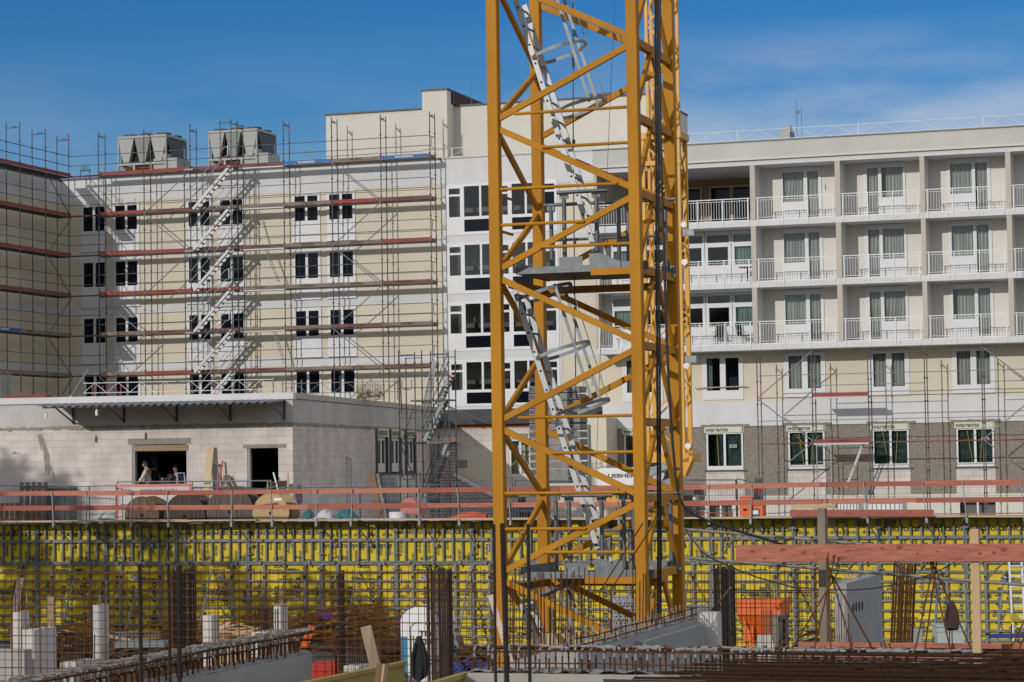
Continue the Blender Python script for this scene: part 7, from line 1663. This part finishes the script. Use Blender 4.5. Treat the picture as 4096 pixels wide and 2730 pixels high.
for x in (.16, .28, .88): MB(GF).box(hu + W * x, hu + W * x + .09, hv + .05, hv + .14, 0, zl_ - .3).build('leg', orange, hp)
MB(GF).prism([(hu + W * .14, zl_), (hu + W * .34, zl_ - .65), (hu + W * .14, zl_ - .75)], lambda x, z: (x, hv + .0, z), lambda x, z: (x, hv + .06, z)).build('gusset', orange, hp)
MB(GF).path([(he - .12, hv - .07, hz + .0), (he - .04, hv - .09, hz - .12), (he - .12, hv - .09, hz - .2), (he - .18, hv - .07, hz - .1)], .025, 6).build('lifting_hook', orange, hp)
YB = 60; p0, p1 = at((3034, 2545), YB), at((3092, 2545), YB); tag(MB().box(p0.x, p1.x, YB, YB + .4, 0, p0.z).build('white_block', conc_l), 'small white concrete block in front of the orange hopper', 'block')
rk = MB(); 
for k in range(6): x = 3046 + k * 8.4; q0, q1 = at((x, 2440), 59.6), at((x + 1, 2540), 59.6); rk.bar(q0, q1, .022, .022)
tag(rk.build('starter_rods', galv_d), 'row of short grey rods on the white block in front of the hopper', 'rebar')
fp = GF.loc(at((3094, 2466), 58)); fq = GF.loc(at((3112, 2466), 58))[0]; fe = thing('small_formwork_panel', 'grey small formwork panel standing on edge right of the orange hopper', 'formwork panel', GF.w(fp[0], fp[1], 0), GF.a)
MB(GF).box(fp[0], fq, fp[1], fp[1] + 1.3, 0, fp[2]).build('frame', formst, fe); MB(GF).box(fq + .0, fq + .06, fp[1] + .1, fp[1] + 1.2, fp[2] - .1, fp[2] - .04).box(fq, fq + .06, fp[1] + .1, fp[1] + 1.2, fp[2] - .65, fp[2] - .58).box(fq, fq + .06, fp[1] + .6, fp[1] + .66, 0, fp[2] - .1).build('ribs', dkmet, fe)
# wall with four holes
wu, wv, wz = GF.loc(at((3386, 2336), 50)); r_ = ray((3526, 2306)); t = (GF.w(wu, 0, 0) - CAMP).dot(GF.e) / r_.dot(GF.e); wv1 = GF.loc(CAMP + r_ * t)[1]; wu0 = GF.loc(at((3334, 2332), 50))[0]
w4 = thing('concrete_wall', 'concrete wall with four oval holes behind the red handrail on the right', 'concrete wall', GF.w((wu + wu0) / 2, (wv + wv1) / 2, 0), GF.a)
MB(GF).box(wu0, wu, wv, wv1, 0, wz).build('wall', conc, w4)
b = MB(GF)
for x, y in ((785, 890), (812, 880), (841, 870), (868, 865)):
    r_ = ray(px('g8', x, y)); t = (GF.w(wu + .01, 0, 0) - CAMP).dot(GF.e) / r_.dot(GF.e); d = GF.loc(CAMP + r_ * t); b.disc((wu + .002, d[1], d[2]), (1, 0, 0), .10, .006, 16)
b.build('holes', dark, w4)
for k in range(18): v = wv + .1 + (wv1 - wv - .2) * k / 17; MB(GF).bar((wu - .06, v, wz - .05), (wu - .06, v, wz + .16 + rnd.uniform(-.03, .05)), .014, .014).build('starter_bar', cemrod, w4)
for k in range(9): MB(GF).tube((wu0 - .05 + .045 * k, wv - .12, 0), (wu0 - .05 + .05 * k, wv - .1, wz - .2 - .8 * (k % 3) / 2), .008, 5).build('starter_bar', rust, w4)
# boxes at the foot of the right panels, ladder, props stack
def bx(p0, p1, Y, d, m, name, label, cat, ribs=True):
    a, c = at(p0, Y), at(p1, Y); b = MB().box(a.x, c.x, Y, Y + d, 0, a.z)
    if ribs:
        for z in (a.z - .1, a.z - .45, a.z - .8): b.box(a.x - .02, c.x + .02, Y - .025, Y, z - .03, z + .03)
        b.box(a.x - .03, c.x + .03, Y - .03, Y + d, a.z, a.z + .05)
    return tag(b.build(name, m, bevel=.02), label, cat)
bx((3750, 2510), (3858, 2590), 66, .9, mat('pale_green_box', (.42, .48, .45), .5, (.35, .40, .38), 2, .4), 'tool_chest', 'pale grey-green ribbed tool chest in front of the right yellow panels', 'chest')
bx((3648, 2518), (3692, 2590), 66, .8, greyp, 'grey_case', 'smaller grey case left of the ribbed tool chest', 'case', False)
bx((1248, 2655), (1355, 2720), 54, .8, redp, 'red_container', 'red container behind the end of the left concrete wall', 'container', False)
bx((1250, 2628), (1420, 2650), 58, .8, dkmet, 'dark_crate', 'dark low crate behind the red container', 'crate')
tag(MB().box(at((3960, 2537), 68).x, at((4120, 2537), 68).x, 68, 68.12, at((3960, 2555), 68).z, at((3960, 2537), 68).z).build('blue_beam', blued), 'blue beam lying at the right edge in front of the panels', 'beam')
ld = MB(); a0, a1 = at((4036, 2250), 70), at((4086, 2250), 70)
for p in (a0, a1): ld.bar((p.x, 70, a0.z), (p.x, 69.6, 0), .05, .07)
z = a0.z - .1
while z > .2: ld.box(a0.x, a1.x, 69.88, 69.93, z - .02, z + .02); z -= .29
tag(ld.build('ladder', paintw), 'white ladder standing at the right edge against the yellow panels', 'ladder')
def tubes_end(x0, x1, y0, y1, Y, nx, ny, label):
    r = MB(); a, c = at((x0, y0), Y), at((x1, y1), Y); w = (c.x - a.x) / nx
    for i in range(nx):
        for j in range(ny):
            z = a.z + (c.z - a.z) * (j + .5) / ny; x = a.x + w * (i + .5 + .5 * (j % 2)); r.cur = 0; r.path([(x, Y, z), (x, Y + 3, z)], w * .48, 8)
            r.cur = 1; r.box(x - w * .07, x + w * .07, Y - .01, Y, z - w * .3, z + w * .3).box(x - w * .3, x + w * .3, Y - .012, Y - .002, z - w * .07, z + w * .07)
    r.cur = 0; r.box(a.x, c.x, Y + .3, Y + 2.5, 0, c.z)
    return tag(r.build('prop_stack', [alu, dark]), label, 'stacked props')
tubes_end(2455, 2545, 2408, 2525, 62, 5, 9, 'stack of aluminium props seen end on, left of the right mast leg')
tubes_end(2588, 2642, 2408, 2490, 62, 4, 6, 'smaller stack of aluminium props seen end on, between the right mast legs')
o = MB()
for k in range(16): p = at((2720, 2425 + 7 * k), 61); q = at((2845, 2423 + 7 * k), 61); o.tube(p, q, .04, 6)
p = at((2730, 2520), 61); q = at((2840, 2520), 61); o.box(p.x, q.x, 61.1, 62, 0, p.z); tag(o.build('tube_stack', galv), 'stack of grey tubes lying lengthwise right of the mast', 'tube stack')
# loose timber at the bottom centre
def tb(p, q, Y0, Y1, w, h, m, name, label, cat='timber', upv=(0, 1, 0)): return tag(MB().bar(at(p, Y0), at(q, Y1), w, h, upv).build(name, m, bevel=.004), label, cat)
tb(px('g5', 1062, 1055), px('g5', 1150, 1420), 36, 36, .16, .10, mat('split_timber', (.42, .31, .21), .85, (.26, .19, .13), 3, .7, .3, 25, stretch=(4, 4, .4)), 'leaning_timber', 'thick weathered timber leaning behind the yellow beam')
tb(px('g5', 556, 1048), px('g5', 470, 1285), 46, 46, .10, .08, orange, 'orange_board', 'orange board leaning behind the left wall, left of its twin')
tb(px('g5', 580, 1055), px('g5', 500, 1290), 46.3, 46.3, .08, .08, orange, 'orange_board', 'orange board leaning behind the left wall, right of its twin')
def ibeam(c0, c1, lb, Y0, Y1, hh=.2):
    r = thing('formwork_beam', lb, 'beam', at(c0, Y0), 0); a, c = at(c0, Y0), at(c1, Y1); dn = V((0, 0, 1))
    MB().bar(a, c, .08, .045).build('upper_chord', beamy, r); MB().bar(a - dn * hh / 2, c - dn * hh / 2, .03, hh).build('web', beamy, r); MB().bar(a - dn * hh, c - dn * hh, .08, .045).build('lower_chord', beamy, r)
ibeam(px('g5', 380, 1610), px('g5', 1410, 1390), 'yellow timber formwork beam rising from the bottom edge beside the left wall', 23, 30)
ibeam(px('g5', 1600, 1610), px('g5', 1990, 1490), 'yellow timber formwork beam at the bottom edge left of the pale wall', 22, 25.5)
tb(px('g5', 1215, 1398), px('g5', 1205, 1640), 25, 25, .13, .06, mat('brown_timber', (.22, .14, .085), .85, (.14, .09, .055), 3, .7, .2, 25, stretch=(4, 4, .4)), 'brown_timber', 'brown timber upright crossing the yellow formwork beam')
tb(px('g5', 1228, 1405), px('g5', 1205, 1600), 24.8, 24.8, .022, .05, wood, 'thin_batten', 'thin pale batten in front of the brown upright')
tb(px('g6', 145, 780), px('g6', 350, 1450), 29.5, 28.5, .07, .05, mat('pinkish_lath', (.55, .40, .33), .85, (.45, .32, .26), 3, .6), 'pale_lath', 'pale lath leaning behind the dark bars at the left mast leg')
tb(px('g6', 2345, 700), px('g6', 2010, 1110), 33, 35, .03, .02, woodg, 'bent_lath', 'long grey lath slanting down from the lattice girder')
# cloths on bars
def cloth(c, x0, x1, y0, y1, Y, label, m, seed, sleeves=True):
    rn = random.Random(seed); a, b_ = at(px(c, x0, y0), Y), at(px(c, x1, y1), Y); w = b_.x - a.x; h = a.z - b_.z; cx = (a.x + b_.x) / 2; r = thing('jacket', label, 'jacket', (cx, Y, b_.z), 0); b = MB(); n = 18; rows = 12; G = []
    for j in range(rows + 1):
        t = j / rows; ww = w * (.14 + .36 * min(1, (t * 1.9) ** .7)) * (1 if t < .75 else 1 - .5 * (t - .75)); row = []
        for k in range(n):
            an = 2 * math.pi * k / n; f = 1 + .16 * math.sin(an * 4 + 3 * t + seed) * t; row.append((cx + w * .05 * math.sin(3 * t) + ww * f * math.cos(an), Y + .13 * f * math.sin(an) * (.3 + t), a.z - h * t * (1 + .06 * math.sin(an * 2 + seed)) ))
        G.append(row)
    for j in range(rows):
        for k in range(n): b.face(G[j][k], G[j][(k + 1) % n], G[j + 1][(k + 1) % n], G[j + 1][k])
    b.face(*G[0]); b.face(*G[-1]); b.build('body_cloth', m, r, smooth=True)
    for s in (-1, 1) if sleeves else (): MB().path([(cx + s * w * .22, Y - .06, a.z - h * .18), (cx + s * w * .40, Y - .1, a.z - h * .5), (cx + s * w * .36, Y - .1, a.z - h * .97)], w * .11, 8, w * .085).build('sleeve', m, r, smooth=True)
cloth('g8', 1608, 1748, 822, 1078, 46, 'brown jacket hung over steel bars right of the second rod tripod', brownc, 2)
cloth('g5', 1475, 1628, 1145, 1530, 37.6, 'black jacket hung on steel bars in front of the toilet door', blackc, 5)
for k, (c, x, y0, y1, Y, lb) in enumerate((('g8', 1660, 1000, 1230, 46, 'thin bar carrying the brown jacket, left of two'), ('g8', 1684, 1000, 1230, 46, 'thin bar carrying the brown jacket, right of two'), ('g5', 1475, 1140, 1570, 37.8, 'thin bar carrying the black jacket, left of two'), ('g5', 1500, 1140, 1570, 37.8, 'thin bar carrying the black jacket, right of two'), ('g8', 2232, 1030, 1230, 46, 'thin bar carrying the yellow helmet'))):
    a = at(px(c, x, y0), Y); tag(MB().tube(a, (a.x, Y, 0), .012, 6).build('carrying_bar', rust), lb, 'rebar', 'bars carrying jackets and helmet')
a = at(px('g8', 2235, 1005), 46); rad = .15; b = MB(); G = []
for j in range(7):
    t = j / 6 * math.pi / 2; G.append([(a.x + rad * math.cos(t) * math.cos(k * .3927) * 1.05, 46 + rad * math.cos(t) * math.sin(k * .3927) * 1.2, a.z + rad * 1.0 * math.sin(t)) for k in range(16)])
for j in range(6):
    for k in range(16): b.face(G[j][k], G[j][(k + 1) % 16], G[j + 1][(k + 1) % 16], G[j + 1][k])
b.path([(a.x + rad * 1.1 * math.cos(k * .3927), 46 + rad * 1.28 * math.sin(k * .3927), a.z) for k in range(17)], .012, 5).box(a.x - .1, a.x + .1, 46 - rad * 1.55, 46 - rad * 1.1, a.z - .01, a.z + .008)
tag(b.build('safety_helmet', yhat, smooth=True), 'yellow safety helmet stuck on a bar at the right edge', 'helmet')
# lattice girder across the pit and the cables hanging down from the mast
lg = thing('lattice_girder', 'grey tubular lattice girder sloping across the right of the pit from the mast', 'girder', at((3300, 2220), 39), 0)
tp0, tp1 = at((2676, 2113), 41), at((4180, 2237), 38); bt0, bt1 = at((2706, 2229), 41), at((4180, 2348), 38)
mat('girder_tube', (.25, .235, .215), .55, (.13, .12, .11), 5, .6, 0, metal=.3)
MB().tube(tp0, tp1, .026, 8).build('upper_tube', MT['girder_tube'], lg, smooth=True); MB().tube(bt0, bt1, .026, 8).build('lower_tube', MT['girder_tube'], lg, smooth=True)
tt = lambda f: tp0 + (tp1 - tp0) * f
bb_ = lambda f: bt0 + (bt1 - bt0) * f
for k in range(6):
    f0 = .042 + .18 * k
    MB().tube(tt(f0), bb_(f0 + .062), .018, 6).build('lacing', MT['girder_tube'], lg); MB().tube(bb_(f0 + .082), tt(f0 + .15), .018, 6).build('lacing', MT['girder_tube'], lg)
MB().tube(at((2722, 2118), 41), at((2708, 2232), 41), .02, 6).build('end_tube', galv, lg)
o = MB().path([at(p, 32.4) for p in [(2639, -40), (2638, 200), (2640, 450), (2645, 683), (2656, 1000), (2666, 1330), (2676, 1560), (2690, 1770), (2702, 1900), (2716, 1990), (2738, 2030), (2780, 2062), (2850, 2092), (2920, 2116), (3010, 2142), (3090, 2166), (3200, 2200)]], .0185, 10)
tag(o.build('power_cable', blk, smooth=True), 'thick black power cable hanging down the mast and swinging off to the right', 'cable')
o = MB().path([at(p, 31.8 - .2 * k) for k, p in enumerate([(2735, 2100), (2757, 2142), (2804, 2207), (2850, 2236), (2903, 2260), (2960, 2284), (3028, 2310), (3100, 2330), (3171, 2350), (3271, 2357), (3400, 2361), (3500, 2354), (3600, 2335), (3720, 2300), (3800, 2262)])], .009, 6)
tag(o.build('thin_cable', blk), 'thin black cable sagging below the lattice girder', 'cable')
# timber posts, red handrail, deck and reinforcing mat at the bottom right
gp = at((3290, 2040), 24.4); hw = 27 / 9671 * 24.4
pg = MB(GF); gu, gv, gzz = GF.loc(at((3268, 2036), 24.4)); gw = GF.loc(at((3300, 2036), 24.4))[0] - gu
tag(pg.box(gu, gu + gw, gv, gv + .14, 4.2, gzz).build('timber_post', woodg), 'weathered grey timber post carrying the red handrail', 'post')
yu, yv, yz = GF.loc(at((3879, 2117), 23.2)); yw = GF.loc(at((3921, 2117), 23.2))[0] - yu
tag(MB(GF).box(yu, yu + yw - .015, yv, yv + .06, 4.2, yz).build('timber_post', wood), 'pale new timber post carrying the red handrail', 'post')
bu0, bv, bz0 = GF.loc(at((2943, 2209), 24.6)); bv = min(gv, yv) - .035; tpb = GF.hit((3500, 2178), bv), GF.hit((3500, 2247), bv); bu0 = GF.hit((2943, 2209), bv)[0]; bu1 = GF.hit((4200, 2215), bv)[0]
hb_o = MB(GF).box(bu0, bu1, bv, bv + .028, tpb[1][1], tpb[0][1]).build('handrail_board', pink); hbz0, hbz1 = tpb[1][1], tpb[0][1]
tag(hb_o, 'broad red-stained handrail board nailed to two timber posts at the right', 'board')
kb = MB(GF); kr = random.Random(12); off = hb_o.location
for k in range(17):
    u = bu0 + .1 + (bu1 - bu0 - .2) * (k + kr.random() * .8) / 17; z = kr.uniform(hbz0 + .03, hbz1 - .03); a = kr.uniform(.008, .022); kb.face(*[(u + a * (1.7 if t % 2 else 1.4) * math.cos(t * .5236), bv - .0012, z + a * math.sin(t * .5236)) for t in range(12)])
kn = kb.build('knots', mat('knot_red', (.20, .05, .032), .8, (.32, .09, .06), 40, .6), None); kn.data.transform(Matrix.Translation(-off)); kn.parent = hb_o
kb = MB(GF)
for u in (gu + .02, gu + .05, yu + .03): kb.disc((u, bv - .002, hbz1 - .035), (0, 1, 0), .005, .004, 8)
kn = kb.build('nail_heads', galv, None); kn.data.transform(Matrix.Translation(-off)); kn.parent = hb_o
u, v, z = GF.loc(at((3165, 2028), 25)); u2 = GF.loc(at((3352, 2028), 25))[0]; o = MB(GF).box(u, u2, v, v + .1, z - .02, z + .022); tag(o.build('top_timber', woodp), 'pale timber laid on top of the grey post', 'timber')
ZM = 4.30
ea, eb = f_((3170, 2588), ZM), f_((4096, 2594), ZM)
mu0, mv1 = ea; sl = f_((2502, 2729), ZM)
tag(MB(GF).box(mu0 + .05, eb[0] + 1.5, mv1 + .04, mv1 + .07, ZM - .1, ZM + .045).build('edge_board', pink), 'red edge board along the far side of the reinforcing mat', 'board')
struct(MB(GF).box(mu0 - .4, eb[0] + 3, mv1 - 9, mv1 + .03, 3.6, ZM - .16).build('deck_slab', mat('deck_ply', (.028, .021, .016), .9, (.014, .011, .009), 2.5, .7, .3, 12, spots=((.20, .19, .18), 5.2, .70))))  # deck colour taken near black in place of shade on the foreground
MS = [mat('mat_steel%d' % i, c1, .9, c2, 45, .7, spec=.2) for i, (c1, c2) in enumerate((((.045, .020, .007), (.022, .011, .005)), ((.026, .013, .006), (.013, .008, .004)), ((.065, .030, .011), (.032, .016, .007))))]  # steel colours lowered to stand in for shade over the foreground
MS += [cemrod]
rm = thing('rebar_mat', 'large two-layer rusty reinforcing mat covering the deck at the bottom right', 'rebar mat', GF.w(mu0 + 4, mv1 - 3, ZM - .15), GF.a)
for lay, zz in ((0, ZM - .12), (1, ZM)):
    v = mv1 - .05
    for k in range(40):
        rag = rnd.uniform(-.25, .25); f = (mv1 - v) / max(.1, (mv1 - sl[1])); us = mu0 + (sl[0] - mu0) * f + rag
        MB(GF).bar((us, v, zz + rnd.uniform(-.01, .01)), (eb[0] + 2.5, v + rnd.uniform(-.02, .02), zz + rnd.uniform(-.01, .01)), .012, .012).build('bar', MS[(k * 7 + lay * 3) % 3], rm)
        v -= .13 + .03 * rnd.random()
b = MB(GF)
for k in range(46): u = mu0 + .3 + .16 * k; b.bar((u - .6, mv1 - 6, ZM - .11 + .012), (u, mv1 - .06, ZM - .11 + .012), .013, .013)
for k in range(7): u = mu0 + 3.4 + .62 * k; b.bar((u - 2.4, mv1 - 2.6, ZM + .02), (u + .3, mv1 - .06, ZM + .02), .022, .022)
b.build('cross_bars', MS[2], rm)
# rod tripods
TR = [('left', [(550, 380, 576, 1262), (615, 395, 425, 1262), (535, 425, 772, 1262), (650, 545, 218, 1262), (590, 590, 962, 1268)]), ('middle', [(1470, 390, 1672, 1268), (1540, 380, 1350, 1268), (1556, 390, 1438, 1262), (1500, 460, 1868, 1275)]), ('right', [(2400, 900, 2218, 1275), (2420, 960, 2300, 1275)])]
for nm, rods_ in TR:
    p = at(px('g8', rods_[0][2], 1260), 23.6); r = thing('rod_tripod', 'crossed rusty rods standing as a trestle on the reinforcing mat, %s one of three' % nm, 'rebar trestle', p, 0, 'rod trestles on the mat')
    for k, (x0, y0, x1, y1) in enumerate(rods_): Y = 23.2 + .12 * k; MB().tube(at(px('g8', x1, y1), Y), at(px('g8', x0, y0), 23.5), .0085, 6).build('rod', rust_l, r)
heap('purple_strap', purple, (1288, 2456), (1324, 2478), 0, .1, 'x', 'strap', 9) if False else None
p = at((1305, 2465), 61.5); o = MB()
for k in range(6): o.path([p + V((rnd.uniform(-.25, .25), 0, rnd.uniform(-.1, .1))) for _ in range(4)], .02, 4)
tag(o.build('lifting_strap', purple), 'crumpled purple lifting strap on the rusty mat stack', 'strap')
# unseen trees added beyond the left edge to throw broken shade on the pit
def tree(x, y, zc, rx, rz, n, label, seed):
    rn = random.Random(seed); r = thing('tree', label, 'tree', (x, y, 4.2), 0, 'added shade trees beyond the left edge'); b = MB()
    b.path([(x, y, 4.0), (x + .1, y, 6), (x - .1, y, zc)], .32, 8, .12)
    for k in range(14):
        a = rn.random() * 6.283; p = V((x, y, 5.5 + (zc - 5) * rn.random())); e = V((x + rx * .75 * math.cos(a), y + rx * .75 * math.sin(a), zc + rz * rn.uniform(-.5, .8))); b.path([p, (p + e) / 2 + V((0, 0, .4)), e], .11, 5, .025)
    b.build('trunk', woodg, r); c = MB(); cl = []
    for k in range(70):
        d = V((rn.gauss(0, 1), rn.gauss(0, 1), rn.gauss(0, 1))).normalized() * rn.random() ** .4; cl.append((V((x + d.x * rx, y + d.y * rx, zc + d.z * rz)), rn.uniform(.4, 1.0)))
    for k in range(n):
        q, s_ = cl[rn.randrange(70)]; p = q + V((rn.gauss(0, .5), rn.gauss(0, .5), rn.gauss(0, .4))) * s_; a = V((rn.gauss(0, 1), rn.gauss(0, 1), rn.gauss(0, 1))).normalized() * .16; e = a.orthogonal().normalized() * .10
        c.face(p - a, p + e, p + a, p - e)
    c.build('crown', MT.get('leaves') or mat('leaves', (.05, .075, .025), .7, (.035, .05, .02), 1, .5), r)
tree(-41.5, 60, 14.6, 5.2, 4.6, 17000, 'tall leafy tree added unseen beyond the left edge to cast shade', 1)
tree(-29, 62, 10.3, 5.2, 3.0, 8500, 'lower broad leafy tree added unseen beyond the left edge to cast shade', 2)
tree(-22.5, 60, 9.2, 3.2, 2.2, 2600, 'small thin leafy tree added unseen nearest the left edge to cast shade', 3)

# unseen wooded hill added behind the viewpoint to screen off low sky glow
rn = random.Random(8); h = MB(); n = 70; P = []
for k in range(n + 1):
    a = math.radians(125 + 180 * k / n); P.append((200 * math.cos(a), 200 * math.sin(a), 24 + 8 * rn.random()))
for k in range(n):
    (x0, y0, z0), (x1, y1, z1) = P[k], P[k + 1]
    h.face((x0 * .85, y0 * .85, 0), (x1 * .85, y1 * .85, 0), (x1, y1, z1), (x0, y0, z0)); h.face((x0, y0, z0), (x1, y1, z1), (x1 * 1.5, y1 * 1.5, z1 + 4), (x0 * 1.5, y0 * 1.5, z0 + 4))
struct(h.build('sky_screen_hill', mat('forest', (.045, .06, .03), .95, (.02, .03, .015), .15, .7)))
